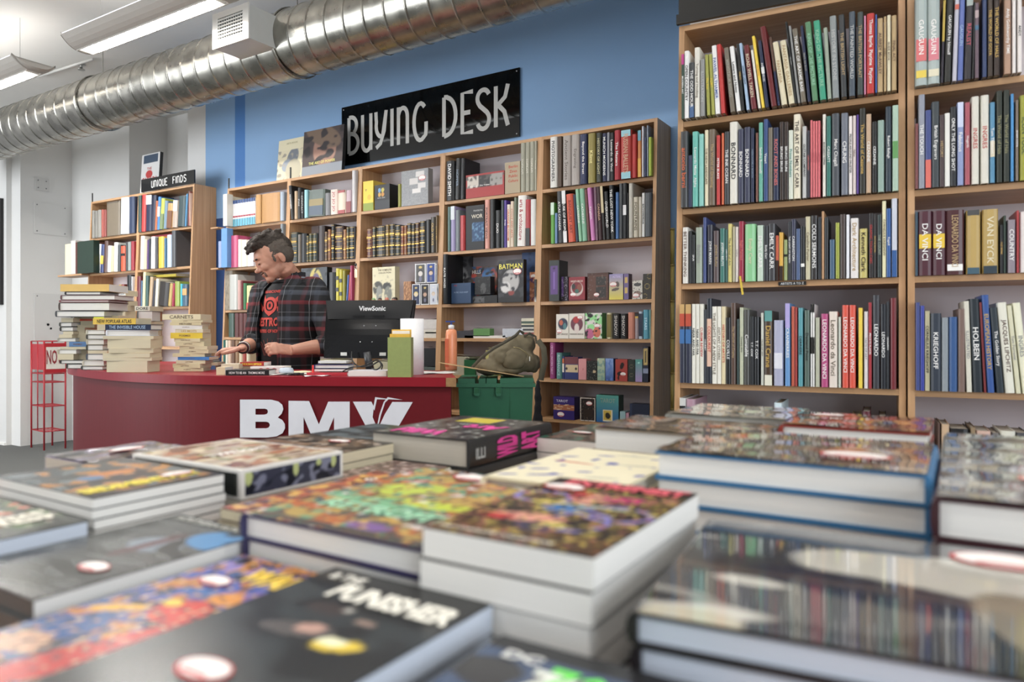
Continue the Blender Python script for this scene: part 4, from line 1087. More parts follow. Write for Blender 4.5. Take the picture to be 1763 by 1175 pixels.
# B5 dark grey photo comic
pile(-.858, .314, -.690, .566, .985, [.017, .02, .03], ['dark grey wintry comic book with a blue patch, left of table', 'book under the dark grey comic', 'left pile under the grey comic'],
 spine='y-', cover='2a2c2a', page='pagew', stick=(.74, .3, .02), ops=[('bg', '4a4b48'), ('n', '33342f', .0, 3, 10, 2), ('n', '5c5e5c', .12, 4, 14, 6), ('e', .92, .8, .3, .2, 0, '4a86b8'), ('e', .6, .62, .24, .16, 0, '76808a'), ('e', .56, .6, .05, .3, 0, '5a2a2c'), ('n', '2c2c2a', .25, 5, 5, 9)],
 titles=[('NORTHERN RUN', .45, .94, .7, .05, 'a8a8a0')], up='+y')
# B6 yellow title pile, far left
pile(-1.142, .47, -.887, .652, 1.02, [.013, .012, .012, .012, .012, .014, .014, .015], ['landscape comic with bold yellow title, top of far left pile', 'thin white-edged comic in the far left pile', 'far left pile of thin comics'],
 spine='y+', cover='26282a', page='pagew', stick=(.78, .2, .024), up='-x', ops=[('g', '26282a', '4c5456'), ('n', '6a7476', .15, 4, 5, 3), ('e', .5, .42, .3, .16, 0, '2c2c30'), ('n', 'b07a3c', .18, 9, 9, 5), ('e', .55, .55, .2, .1, 0, 'c07838'), ('e', .35, .5, .1, .1, 0, '5a7ca0'), ('r', 0, .0, 1, .06, '202224'), ('r', 0, .94, 1, 1, '26282a')])
r6 = [o for o in COL.objects if o.get('label', '').startswith('landscape comic')][0]
text('SEDIMENTARY', r6, frame((.085, -.002, .0146), (0, 1, 0), (-1, 0, 0)), .165, .03, mat('e8d40c'), 'cover_title', True, .05)
# B7 bottom-left white page edges
pile(-1.13, .283, -.866, .453, 1.0, [.022, .022, .03], ['comic with green and white scrawled lettering, left edge of table', 'book under the green and white comic', 'pile at the left edge of the table'],
 spine='y+', cover='20241c', page='pagel', up='-x', ops=[('bg', '2a2e24'), ('n', '4c6a34', .05, 8, 8, 3), ('n', 'c8c0b0', .18, 9, 6, 7), ('n', 'b05c3c', .3, 9, 9, 12), ('r', 0, 0, 1, .1, '242820')])
text('MONSTRESS', [o for o in COL.objects if o.get('label', '').startswith('comic with green and white')][0], frame((.06, 0, .0235), (0, 1, 0), (-1, 0, 0)), .15, .05, mat('ddd8c8'), 'cover_title', True, .05)
# B8 white-edged slipcase on plain books
pile(-1.165, .682, -.890, .885, 1.02-.0435, [.03, .03], ['dark book directly under the white-edged slipcase', 'dark book lowest under the slipcase', 'books under the slipcase'], cover='222426', page='pageg')
t = thing('slipcase', (-1.027, .783, 1.02-.043), 0, 'white-edged slipcase with warm painted lid and dark painted side', 'box')
m = MB(); m.box(-.1385, .1385, -.1015, .1015, 0, .043, mat('ddd9d2', 'paper')); m.build('body', t)
canvas('lid_picture', t, frame((0, 0, .0437), (0, 1, 0), (-1, 0, 0)), .188, .262, [('bg', 'b8a894'), ('n', 'a86a48', .02, 5, 9, 2), ('n', 'd8c8a8', .15, 6, 10, 5), ('n', '7a4a38', .25, 5, 9, 8), ('n', '8a8a5c', .3, 7, 7, 14)], 60)
text('WITH POOH', t, frame((-.0, 0, .0447), (0, 1, 0), (-1, 0, 0)), .12, .022, mat('efe8e0'), 'cover_title', True, .03) if False else text('TWILIGHT', t, frame((-.0, 0, .0447), (0, 1, 0), (-1, 0, 0)), .12, .022, mat('efe8e0'), 'cover_title', True, .03)
canvas('side_picture', t, frame((.1392, 0, .021), (0, 1, 0), (0, 0, 1)), .19, .034, [('bg', '3a3c4c'), ('n', '7a7c90', .05, 12, 16, 2), ('n', '20222c', .15, 10, 14, 6), ('e', .03, .8, .04, .07, 0, 'b8c07c'), ('e', .5, .8, .03, .07, 0, 'b8c07c'), ('e', .92, .8, .03, .06, 0, 'b8c07c'), ('e', .75, .85, .03, .03, 0, 'b8c07c')], 90)
canvas('opening_shade', t, frame((0, -.1022, .021), (1, 0, 0), (0, 0, 1)), .262, .034, [('bg', '2a2c2a'), ('n', '4a4c48', .1, 8, 10, 2)], 40)  # dark panel painted in for the shaded open end of the slipcase
# B9 sleeved book, far left back
pile(-1.31, .615, -1.172, .8, 1.012, [.02, .024, .03], ['clear-sleeved book with lilac edge at the far left corner of table', 'lilac-edged book under the clear-sleeved one', 'far left corner pile'],
 jacket=True, cover='8c82a4', page='pageg', stick=(.5, .4, .03), ops=[('bg', '4a4650'), ('n', '8a7a9a', .0, 5, 5, 2), ('n', '24242a', .15, 6, 6, 5)], up='-x')
# B10 dark collage and its neighbours behind
pile(-1.20, .9, -.945, 1.078, 1.004, [.02, .018, .022, .03], ['dark collage-covered book behind the slipcase', 'book under the dark collage cover', 'pile behind the slipcase'],
 cover='2a2a26', page='pagec', stick=(.6, .75, .026), ops=[('bg', '4c443c'), ('n', '8a6a50', .0, 9, 12, 2), ('n', '23211f', .1, 8, 8, 5), ('n', 'a89888', .28, 14, 14, 8)])
pile(-1.29, 1.10, -1.03, 1.40, .985, [.03, .03, .03, .03], ['smoky dark book at far back left corner', 'book under the smoky dark one', 'far back left pile'], cover='2c3438', page='pageg', ops=[('bg', '39444a'), ('n', '5c6a70', .0, 6, 10, 2), ('n', '1c2226', .15, 6, 6, 6)])
pile(-.94, .865, -.80, 1.07, .972, [.022, .03], ['yellow-edged magazine in the gap before the wild art book', 'book under the yellow-edged magazine', 'gap pile'], cover='8a8a1c', page='pagew', ops=[('bg', '6a4a44'), ('n', 'b09a90', .1, 10, 10, 3), ('n', '26242a', .2, 10, 10, 6)])
# B11 thick black book with hot pink lettering
t = pile(-1.012, 1.085, -.772, 1.40, 1.022, [.053, .03, .035], ['thick black and grey book with hot pink lettering and yellow square', 'dark hardcover under the pink-lettered book', 'pile with the pink-lettered book'],
 hard=True, spine='x+', cover='262626', page='pageg', up='-y', ops=[('bg', '3a3a38'), ('n', '5c5c58', .0, 9, 14, 2), ('n', '1e1e1e', .12, 8, 10, 6), ('n', 'a8a8a0', .35, 16, 16, 9), ('r', .42, .06, .8, .3, 'dcc828')],
 titles=[('Wild', .62, .84, .5, .2, 'd82a90', .05), ('Art', .3, .50, .4, .2, 'd82a90', .05)])
for zt, s_, y_ in ((.03, 'WILD', -.03), (.03, 'ART', .06)): text(s_, t[0], frame((.1274, y_, .027), (0, 0, 1), (0, -1, 0)), .04, .075, mat('d82a90'), 'spine_title', True, .05)
text('ILLI', t[0], frame((.1274, -.125, .026), (0, 1, 0), (0, 0, 1)), .03, .02, mat('c8c8c4'), 'spine_mark', True)
# B12 cream map book
pile(-.537, .792, -.352, 1.07, 1.030, [.02, .03, .03, .03], ['cream book with scattered blue dashes across its cover', 'cream-edged book under the blue-dashed one', 'pile with the cream dashed book'],
 hard=True, spine='x-', cover='d8cfae', page='pageg', mtl=ARTF, res=130, ops=[('bg', 'dcd3b2'), ('n', '2c3c9c', .42, 9, 9, 4)]+[('e', u, v, rx*1.7, .024, a, c) for (u, v, rx, a, c) in ((.2, .3, .05, .5, '2c3c9c'), (.35, .18, .09, .6, '2c3c9c'), (.55, .34, .04, .4, '2c3c9c'), (.6, .6, .04, .7, '2c3c9c'), (.75, .25, .08, .2, 'a8a898'), (.8, .62, .09, .2, 'a8a898'), (.85, .85, .05, .3, '2c3c9c'), (.15, .7, .05, .5, '2c3c9c'), (.4, .82, .05, .2, '2c3c9c'), (.3, .55, .12, -.1, 'c8704c'), (.6, .88, .09, .1, 'a8a898'), (.1, .1, .05, .5, '2c3c9c'))])
# B13 blue boards, clear sleeve
BR = [('bg', '7a6c5c'), ('n', 'a89888', .0, 6, 3, 2), ('n', '4c4238', .1, 7, 2, 6), ('n', 'c07850', .3, 5, 5, 9)]
pile(-.338, .896, -.030, 1.146, 1.066, [.033, .033, .033, .033, .03], ['blue-boarded art book in a crinkled clear sleeve, top of right pile', 'blue-boarded art book in the right pile', 'pile of blue-boarded art books'],
 hard=True, spine='x+', cover='2f6c98', page='pagew', jacket=True, ops=BR, stick=(.75, .22, .04))
# B18 / B19 / B20 / B21 sleeved books behind
pile(-.556, 1.165, -.27, 1.372, 1.052, [.04, .035, .035, .04], ['brown sleeved book with thick white pages behind the blue-boarded pile', 'white-paged book beneath the brown sleeved one', 'pile behind the blue-boarded books'], hard=True, spine='y+', cover='8a7c6a', page='pagew', jacket=True, ops=BR)
pile(-.5, 1.39, -.27, 1.62, 1.058, [.03, .04, .04, .04], ['pale sleeved book at the far edge of table', 'book under the pale sleeved one at far edge', 'far edge pile'], hard=True, cover='8c8a80', jacket=True, ops=[('bg', '9a9284'), ('n', 'c8c0b0', .0, 9, 4, 3), ('n', '5a5448', .2, 9, 5, 7)])
pile(-.262, 1.30, -.04, 1.52, 1.062, [.03, .04, .04, .04], ['red and orange sleeved book at far right of the piles', 'book under the red sleeved one', 'far right pile'], hard=True, cover='8a2c20', jacket=True, stick=(.25, .6, .03), ops=[('bg', '6a3428'), ('n', 'b0442c', .0, 5, 5, 2), ('n', 'c8803c', .2, 5, 5, 8), ('n', '2a1c18', .2, 7, 7, 5)])
pile(-.765, 1.33, -.585, 1.6, .998, [.03, .035, .04], ['dim green and red covered book right of the pink-lettered one', 'book under the dim green and red one', 'pile right of the pink-lettered book'], cover='2c3c34', ops=[('bg', '3c4038'), ('n', '8a5c48', .1, 10, 10, 2), ('n', '2f6a58', .15, 9, 9, 6), ('n', '1e1c1a', .2, 9, 9, 9)], stick=(.3, .4, .024))
pile(-.748, .865, -.56, 1.145, .955, [.025, .025], ['plain book in the dip before the cream dashed one', 'book lowest in the dip', 'dip pile'], cover='5a5248', ops=[('bg', '6a6258'), ('n', '8a8278', .1, 9, 9, 2)])
# B14 right edge
pile(-.02, .83, .24, 1.10, 1.056, [.04, .04, .04, .03], ['silvery sleeved book with maroon boards at right edge of table', 'maroon-boarded book in the right edge pile', 'right edge pile'],
 hard=True, spine='x-', cover='3a1a20', page='pagew', jacket=True, stick=(.45, .45, .045), ops=[('bg', '8f9290'), ('n', 'b8bcbc', .0, 7, 4, 3), ('n', '5c6468', .15, 8, 5, 7)])
pile(-.02, 1.13, .24, 1.42, 1.05, [.04, .04, .04, .03], ['grey crinkly sleeved book behind the silvery one', 'book under the grey crinkly sleeved one', 'right back pile'], hard=True, cover='6a6c6a', jacket=True, ops=[('bg', '7c8078'), ('n', 'a8aca8', .0, 8, 4, 3), ('n', '4c5450', .1, 8, 5, 7)])
# B15 front right glossy book
pile(-.214, .50, .106, .785, 1.02, [.024, .024, .024, .024, .024], ['large glossy sleeved art book with pale swirl, nearest at the right', 'dark-spined art book under the pale swirl one', 'front right pile of art books'],
 rot=.10, hard=True, spine='x-', cover='1c1618', page='pagel', mtl=art_mat('mirror', .09, .06, 1.0), stick=(.8, .86, .04), ops=[('g', '34363a', '3f444c'), ('n', '5c5c5c', .0, 3, 5, 2), ('e', .62, .62, .36, .17, -.15, 'c4c0b4'), ('e', .5, .42, .34, .1, -.2, '1e2c40'), ('n', 'd0ccc0', .28, 3, 9, 6), ('r', 0, 0, .55, .06, '4a4c50'), ('e', .12, .02, .12, .06, 0, 'c4bca4'), ('e', .85, .25, .14, .3, .4, '8a8070')])
# B16 green title at the very front
pile(-.306, .20, -.128, .478, .982, [.02, .02, .03], ['book with bright green and white lettering, nearest at front centre', 'book under the green-lettered one', 'front centre pile'],
 spine='x-', cover='1e1e1e', page='pagel', ops=[('bg', '2c2c2e'), ('n', '40506c', .0, 4, 6, 3), ('n', '8a7a6a', .3, 7, 7, 7), ('r', 0, .93, 1, 1, '242426')],
 titles=[('ZOMBIE', .62, .80, .66, .13, 'd8dcd0', .05), ('ZOMBIE', .68, .82, .66, .15, '5ce03c', .02), ('DC', .2, .9, .18, .05, 'd0d0cc', .05)][1::-1]+[('DC', .2, .9, .18, .05, 'd0d0cc', .05)])
# B17 warm comic between
pile(-.79, .575, -.682, .86, 1.0, [.014, .02, .03], ['warm red and orange comic slipped between the left piles', 'book under the warm red comic', 'narrow pile between the left ones'],
 cover='4a3c34', page='pagec', ops=[('bg', 'a8583c'), ('n', 'd8a84c', .0, 7, 7, 2), ('n', '6a2c24', .1, 7, 7, 5), ('n', '3c5a78', .3, 6, 6, 9)], titles=[('GOLD', .6, .8, .6, .07, 'e8dccc')])
# ------------------------------------------------------------------ counter
CT = 1.02
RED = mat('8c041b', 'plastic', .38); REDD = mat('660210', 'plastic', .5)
for m_ in (RED, REDD): m_.node_tree.nodes['Principled BSDF'].inputs['Specular IOR Level'].default_value = .25
def cw(r, f, z=0.0): p = Rv*r+Fv*f; return Vector((p.x, p.y, z))
outer = [(-.252, 3.24), (-.8, 3.285), (-1.3, 3.35), (-1.62, 3.43), (-1.9, 3.57), (-2.16, 3.77), (-2.42, 4.02), (-2.62, 4.25), (-2.78, 4.5), (-2.86, 4.8), (-2.88, 5.05)]
def smooth(P, n=3):
    for _ in range(n):
        Q = [P[0]]
        for i in range(len(P)-1):
            a, b = P[i], P[i+1]; Q += [(a[0]*.75+b[0]*.25, a[1]*.75+b[1]*.25), (a[0]*.25+b[0]*.75, a[1]*.25+b[1]*.75)]
        Q.append(P[-1]); P = Q
    return P
def offset(P, d):
    R = []
    for i in range(len(P)):
        a = P[max(i-1, 0)]; b = P[min(i+1, len(P)-1)]; tx, ty = b[0]-a[0], b[1]-a[1]; L = math.hypot(tx, ty); R.append((P[i][0]+ty/L*d, P[i][1]-tx/L*d))
    return R
O2 = [outer[0]]+smooth(outer[1:], 3)
desk = thing('sales_counter', cw(-1.4, 3.7), 0, 'curved red sales counter with large white lettering on its front', 'counter')
D0 = desk.location
def loop_wall(name, P, Q, z0, z1, m_, parent):
    mb = MB(); n = len(P); A_ = [cw(*p)-D0 for p in P]; B_ = [cw(*q)-D0 for q in Q]; k = mb.mi(m_)
    for L in (A_, B_):
        for z in (z0, z1): mb.v += [Vector((p.x, p.y, z)) for p in L]
    f = []
    for i in range(n-1):
        f += [(i, i+1, n+i+1, n+i), (2*n+i, 3*n+i, 3*n+i+1, 2*n+i+1), (n+i, n+i+1, 3*n+i+1, 3*n+i), (i, 2*n+i, 2*n+i+1, i+1)]
    f += [(0, n, 3*n, 2*n), (n-1, 3*n-1, 4*n-1, 2*n-1)]
    mb.f = f; mb.m = [k]*len(f); return mb.build(name, parent)
inn = offset(O2, .62); inn[0] = (-.34, inn[0][1])
loop_wall('countertop', O2, inn, CT-.042, CT, RED, desk)
p1 = offset(O2, .03); p1[0] = (p1[0][0]-.028, p1[0][1]); p2 = offset(O2, .05); p2[0] = (p2[0][0]-.028, p2[0][1])
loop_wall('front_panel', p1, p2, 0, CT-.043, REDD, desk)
# raw chipboard patch on the right end of the worktop edge, and the right end panel
def wbox(r0, r1, f0, f1, z0, z1, m_, name, parent, d0=None):
    mb = MB(); P = [cw(r, f, z)-Vector((D0.x, D0.y, 0) if d0 is None else d0) for z in (z0, z1) for (r, f) in ((r0, f0), (r1, f0), (r1, f1), (r0, f1))]
    mb.v = P; mb.f = [(0,3,2,1),(4,5,6,7),(0,1,5,4),(1,2,6,5),(2,3,7,6),(3,0,4,7)]; mb.m = [0]*6; mb.mi(m_); return mb.build(name, parent)
wbox(-.297, -.251, 3.2365, 3.2500, CT-.041, CT-.001, wood_mat('chipboard', '8a6236', 'a8804c', (30, 30, 30)), 'chipped_edge', desk)
wbox(-.37, -.35, 3.30, 3.84, 0, CT-.043, mat('1b1a1a', 'plastic'), 'end_panel', desk)
# lettering: heavy B, M and a V made of an open book
pa, pb = cw(*p1[0]), cw(*p1[1]); dl = (pb-pa).normalized(); nl = Vector((dl.y, -dl.x, 0)); 
if nl.dot(CAM-pa) < 0: nl = -nl
PL = pa+nl*.0012
WL = mat('dcdce2', 'plastic', .5)
def lp(zx, zy):
    q = onplane(360+zx/4.007, 660+zy/4.007, PL, nl); return q-D0
def poly(pts, name): m = MB(); m.face([lp(*p) for p in pts], WL); return m.build(name, desk)
def strip(mb, P, Q):
    for i in range(len(P)-1): mb.face([lp(*P[i]), lp(*P[i+1]), lp(*Q[i+1]), lp(*Q[i])], WL)
m = MB(); m.face([lp(213, 114), lp(320, 114), lp(320, 376), lp(213, 376)], WL)
strip(m, [(320, 114), (430, 115), (478, 127), (505, 150), (512, 180), (500, 212), (474, 238)], [(320, 177), (385, 177), (400, 182), (405, 192), (405, 203), (398, 213), (380, 218)])
m.face([lp(320, 218), lp(380, 218), lp(474, 238), lp(395, 267), lp(320, 267)], WL)
strip(m, [(474, 238), (505, 255), (523, 283), (524, 312), (507, 346), (465, 368), (400, 376), (320, 376)], [(395, 267), (410, 272), (418, 283), (418, 295), (410, 307), (395, 312), (360, 312), (320, 312)])
m.build('letter_b', desk)
poly([(548, 122), (690, 124), (757, 285), (822, 128), (970, 128), (970, 376), (862, 376), (862, 235), (803, 376), (711, 376), (652, 235), (652, 376), (548, 376)], 'letter_m')
poly([(992, 128), (1120, 128), (1137, 165), (1128, 235), (1155, 300), (1150, 340), (1132, 376), (1122, 376)], 'letter_v')
poly([(1146, 97), (1226, 108), (1222, 113), (1158, 112), (1146, 165), (1141, 190), (1132, 172)], 'letter_v_page')
poly([(1232, 97), (1335, 116), (1238, 112), (1214, 135), (1186, 220), (1164, 310), (1156, 310), (1175, 215), (1205, 130)], 'letter_v_page')
poly([(1264, 130), (1405, 131), (1262, 376), (1144, 376), (1172, 300), (1212, 215)], 'letter_v_cover')
# ------------------------------------------------------------------ piles on the counter
def desk_pile(data, s, x0, y0, fwd, where, grp, base=CT, dep=.15, rot0=0.0):
    """bottom to top: left, right, thickness in crop pixels | side colour | kind h/p | page colour | title"""
    z = base; k = FPX/fwd
    for i, ln in enumerate(data.strip().split('\n')):
        f = [q.strip() for q in ln.split('|')]; l, r_, th = [float(v) for v in f[0].split()]
        l = x0+l/s; r_ = x0+r_/s; th = th/s/k
        w_ = (r_-l)/k; cx = ((l+r_)/2-CX)/k; col = f[1]; sp = f[2]; d = dep*random.uniform(.85, 1.1)
        p = cw(cx, fwd+d/2); ro = ANG+rot0+random.uniform(-.13, .13)
        title = f[3] if len(f) > 3 else ''; tcol = f[4] if len(f) > 4 else 'black'
        kind = 'paperback' if sp in ('s', 'p') else 'hardcover_book'
        lab = '%s %s, %s from bottom, %s' % (cname(col) if sp in ('s', 'S') else cname(col)+' page-edged', kind.replace('_book', ''), ordn(i+1), where)
        spine = 'y-' if sp in ('s', 'S') else 'x-'
        o = flat(p.x, p.y, z+th, w_, d, th, ro, spine, col, 'pagec' if sp in ('s', 'p') else 'pagew', sp in ('S', 'P'), label=lab, group=grp, nm=kind)
        if title: text(title, o, frame((0, -d/2-(.0072 if sp == 'S' else .0012), th/2), (1, 0, 0), (0, 0, 1)), w_*.8, th*.6, mat(tcol), 'spine_title')
        if sp == 's' and not title and th > .008:
            text(random.choice(['ROMAN', 'ESSAIS', 'POEMES', 'LETTRES', 'NOUVELLES', 'JOURNAL']), o, frame((-w_*.05, -d/2-.0012, th/2), (1, 0, 0), (0, 0, 1)), w_*.45, th*.32, mat('7a5a48'), 'spine_title')
        z += th+.0003
    return z
# crop [230,520] scale 8.394: the tidy cream pile at the right
desk_pile('''575 990 47|d8cba0|s
570 985 60|d8cba0|s||
610 1020 52|d6c9a4|s
640 1095 46|3f7fc4|s
560 1010 50|d8cba0|s
665 1085 52|d6c8a0|s
668 1085 52|d6c8a0|s
600 1012 60|d8cba0|s
590 980 48|dacda6|s
530 985 82|e8c814|s
600 998 50|dcd2b4|s|LES MOTS|gold
565 975 55|e4e0d8|s||
525 975 42|d6c69a|s|HISTOIRE|brown
548 1000 38|d4c69c|s
415 990 80|dccfa8|s|CARNETS|mud''', 8.394, 230, 520, 3.78, 'neat cream pile near the clerk', 'neat cream pile of paperbacks', dep=.11)
# crop [80,470] scale 6.183
desk_pile('''640 1085 122|b5935f|p
600 1115 34|dcd8ce|p||
600 1105 48|c9a55c|p
660 1113 48|d6c8a8|p
650 1110 98|d2c2a0|p
600 1113 34|cfc3a8|p
640 1078 62|d8dae0|P
625 1108 60|232f4a|S|THE INVISIBLE HOUSE|ltblue
490 985 64|d8b022|s|NEW POPULAR ATLAS|black''', 6.183, 80, 470, 3.68, 'front pile topped by atlas spine', 'front pile on the counter', dep=.13)
desk_pile('''380 615 42|3a3a34|P
385 600 60|c9c2ae|P
430 640 68|4a505a|P
440 645 36|c8bfae|p
430 600 60|3a3c34|P
425 600 56|b8b09a|P
430 640 52|3e3c34|P
430 630 48|b8b49e|P
540 640 60|cfcabc|p
495 600 76|d8dc22|s||''', 6.183, 80, 470, 3.92, 'middle pile with lime spine on top', 'small middle pile on the counter', dep=.14)
desk_pile('''215 375 52|3c3c34|P
150 395 40|2f302c|P
120 290 62|a89c82|p
125 320 50|b2a88e|P
140 415 28|8a9aa8|p
228 415 52|5a7fae|s
115 290 40|9c9a8c|P
135 275 36|c49c6c|p
180 290 34|b8b4a0|p
145 275 48|33342e|P
150 280 46|3a3a32|P
165 300 46|b0ab98|p''', 6.183, 80, 470, 4.05, 'far left column of mixed books', 'far left column on the counter', dep=.16)
desk_pile('''330 470 90|b9b19c|p
270 430 60|c4bca6|p
290 450 50|a8a294|p
285 430 88|b6b19e|p
275 420 84|c2bda8|p
250 400 58|cfc7ac|p
245 500 30|cfc5ac|p
365 600 40|dad0b4|p
330 490 22|cf4c2c|s
290 800 34|dccf9c|p''', 6.183, 80, 470, 4.1, 'second column from left on the counter', 'second column on the counter', dep=.15)
# the big hardcovers bridging the two left columns
for (l, r_, yt, yb, col, sp, nm_) in ((90, 605, 405, 470, '4a4c50', 'P', 'grey-boarded hardcover, lowest of the five big ones bridging the left columns'), (125, 660, 315, 403, '4a3e38', 'P', 'very thick white-paged hardcover on the left columns'), (132, 660, 290, 313, '8a4448', 'P', 'thin maroon-edged book above the very thick one'),
        (145, 720, 236, 289, '6a4a4c', 'P', 'pinkish-paged hardcover with small dark mark'), (190, 560, 200, 235, '2c2a2c', 'P', 'dark thin book near the top of left columns'), (135, 655, 120, 198, 'e0b860', 's', 'yellow spined paperback on top of the left columns')):
    fwd = 4.0; k = FPX/fwd; l, r_ = 80+l/6.183, 80+r_/6.183; zt = CAMH+(HY-(470+yt/6.183))/k; th = (yb-yt)/6.183/k-.0004
    p = cw(((l+r_)/2-CX)/k, fwd+.11)
    o = flat(p.x, p.y, zt, (r_-l)/k, .20, th, ANG+random.uniform(-.03, .03), 'y-' if sp == 's' else 'x-', col, 'pagew', sp == 'P', label=nm_, group='big books bridging the left columns', nm='hardcover_book' if sp == 'P' else 'paperback')
zt_ = desk_pile('''700 830 90|b0a896|p
700 850 120|a8a190|p
690 860 120|b4ac9a|p
690 840 110|b2aa98|p
700 850 130|a69e8c|p
680 850 60|b8b09e|p
640 858 52|e0dcc4|s||
655 745 50|e4d420|s||
665 860 58|e4e4dc|s|OEUVRES|steel''', 6.183, 80, 470, 4.55, 'tall rear pile, white and yellow topped', 'rear pile on the counter', dep=.12)
desk_pile('''930 1100 90|3a3833|P
900 1100 110|5a4c3a|P
1000 1110 60|2c5a3c|s
950 1110 60|35663f|s||
860 1110 50|8a9a5c|s
930 1120 42|9ac04c|s||
960 1120 60|b4ac98|p
960 1110 110|6a6a66|P
945 1110 50|d8d4c4|s|DORE|black''', 6.183, 80, 470, 4.4, 'dim rear pile behind cream pile', 'dim rear pile on the counter', dep=.14)
desk_pile('''1000 1160 58|4c7ab4|s
1010 1200 45|cfcdb0|p
1020 1130 36|3a3c38|P''', 8.394, 230, 520, 3.95, 'low blue pile under the clerk\'s far hand', 'low blue pile', dep=.13)
# crop [360,600] scale 5.51 : the books right before the clerk
desk_pile('''118 280 40|c9c2ae|p
118 290 44|d8cfb6|p''', 5.51, 360, 600, 3.62, 'cream pile under the little red book', 'cream pile before the clerk', dep=.11)
z = desk_pile('''290 400 30|d8caa0|p
240 400 30|c8b990|p''', 5.51, 360, 600, 3.68, 'tiny pile supporting the little red book', 'tiny pile before the clerk', dep=.1)
zz = CAMH-(104/5.51+600-HY-14/5.51)/FPX*3.68
p = cw(-.0, 0)
def desk_book(zx0, zx1, zy0, zy1, s, x0, y0, fwd, dep, cover, sp, label, title='', tcol='white', rot=0.0, base=None, nm=None, page='pagew'):
    k = FPX/fwd; l, r_ = x0+zx0/s, x0+zx1/s; th = (zy1-zy0)/s/k; zt = (CT+.0005 if base is None else base)+th
    p = cw(((l+r_)/2-CX)/k, fwd+dep/2)
    o = flat(p.x, p.y, zt, (r_-l)/k, dep, th, ANG+rot, 'y-' if sp in 'sS' else 'x-', cover, page, sp in 'SP', label=label, group=None, nm=nm or ('paperback' if sp in 'sp' else 'hardcover_book'))
    if title: text(title, o, frame((0, -dep/2-(.0072 if sp == 'S' else .0012), th/2), (1, 0, 0), (0, 0, 1)), (r_-l)/k*.82, th*.55, mat(tcol), 'spine_title')
    return o
desk_book(292, 520, 92, 128, 5.51, 360, 600, 3.66, .11, 'a01c18', 's', 'little red book with orange lettering, before the clerk\'s near hand', 'THE ROMAN EMPEROR', 'yellow', base=z)
desk_book(155, 560, 205, 255, 5.51, 360, 600, 3.40, .13, '161616', 'S', 'black book with white and red spine lettering at the counter edge', 'HOW TO BE AN   THOMAS MORE', 'white', .04)
desk_book(68, 150, 182, 255, 5.51, 360, 600, 3.44, .10, 'd8c49c', 's', 'fat cream paperback at left of the black-spined book')
desk_book(390, 720, 130, 190, 5.51, 360, 600, 3.62, .10, 'e4e0da', 's', 'white box-like book with thin red circles on its side', 'O O O', 'red')
# right of the clerk: stacked red and blue pads, white pad
desk_book(925, 1310, 238, 268, 5.51, 360, 600, 3.36, .14, 'b01c2c', 's', 'flat red pad at the bottom of small stationery stack', nm='notepad')
desk_book(1000, 1310, 218, 238, 5.51, 360, 600, 3.40, .13, 'd8c8bc', 'p', 'thin pale pad above the flat red pad', base=CT+.0195, nm='notepad')
desk_book(1000, 1330, 180, 218, 5.51, 360, 600, 3.40, .13, '2c2f60', 'P', 'blue notebook with red closing strap', base=CT+.0325, nm='notebook')
desk_book(1035, 1300, 158, 180, 5.51, 360, 600, 3.42, .12, 'd8d4cc', 'p', 'white pad on the blue notebook', base=CT+.057, nm='notepad')
desk_book(1320, 1680, 222, 272, 5.51, 360, 600, 3.34, .15, 'dcdae0', 'p', 'thick white writing pad beside the green box', nm='notepad')
m = MB(); pR = at(360+985/5.51, 3.37, CT+.0005); tr = thing('ribbon', pR, ANG, 'red ribbon hanging from the small stationery stack', 'ribbon')
m.box(-.004, .004, -.002, 0, 0, .05, mat('e03028', 'cloth')); m.build('ribbon_strip', tr)
# papers on the worktop
def paper(px, fwd, w_, d_, rot, col, lab, z=CT):
    p = at(px, fwd, z+.0006); t_ = MB(); t_.grid(lambda u, v: ((u-.5)*w_, (v-.5)*d_, .004*math.sin(u*5+v*3)**2+.0006), 8, 6, mat(col)); t_.grid(lambda u, v: ((u-.5)*w_, (v-.5)*d_, .004*math.sin(u*5+v*3)**2), 8, 6, mat(col), True)
    o = t_.build('paper_sheet', None, False, p, ANG+rot); tag(o, lab, 'paper', 'loose papers on the counter'); return o
paper(500, 3.48, .18, .12, .2, 'd8d6d0', 'loose white paper right of the black-spined book')
paper(520, 3.68, .2, .14, -.3, 'ddd7ae', 'pale yellow paper behind the black marker')
paper(545, 3.36, .12, .08, .5, 'dedede', 'small white slip between marker and red pad')
paper(630, 3.78, .28, .16, .1, 'd9d9d2', 'white sheet around the monitor foot')
paper(750, 3.62, .2, .2, .3, 'd5d5d0', 'white sheet right of the paper roll')
m = MB(); m.tube([(-.03, 0, .008), (.022, 0, .008)], .007, mat('1a1a1c', 'plastic'), 10); m.tube([(.0222, 0, .008), (.04, 0, .008)], .0062, mat('2a2a2e', 'plastic'), 10)
tag(m.build('marker_pen', None, True, at(508, 3.38, CT), ANG+.1), 'black marker pen lying on the counter edge', 'pen')
m = MB(); m.lathe([(.001, 0), (.034, 0), (.036, .008), (.03, .022), (.012, .026), (.012, .018), (.001, .018)], mat('b8c4d0', 'plastic', .2), 20)
tag(m.build('tape_dispenser', None, True, at(493, 3.5, CT+.008), 0), 'small clear tape dispenser between books and marker', 'tape')
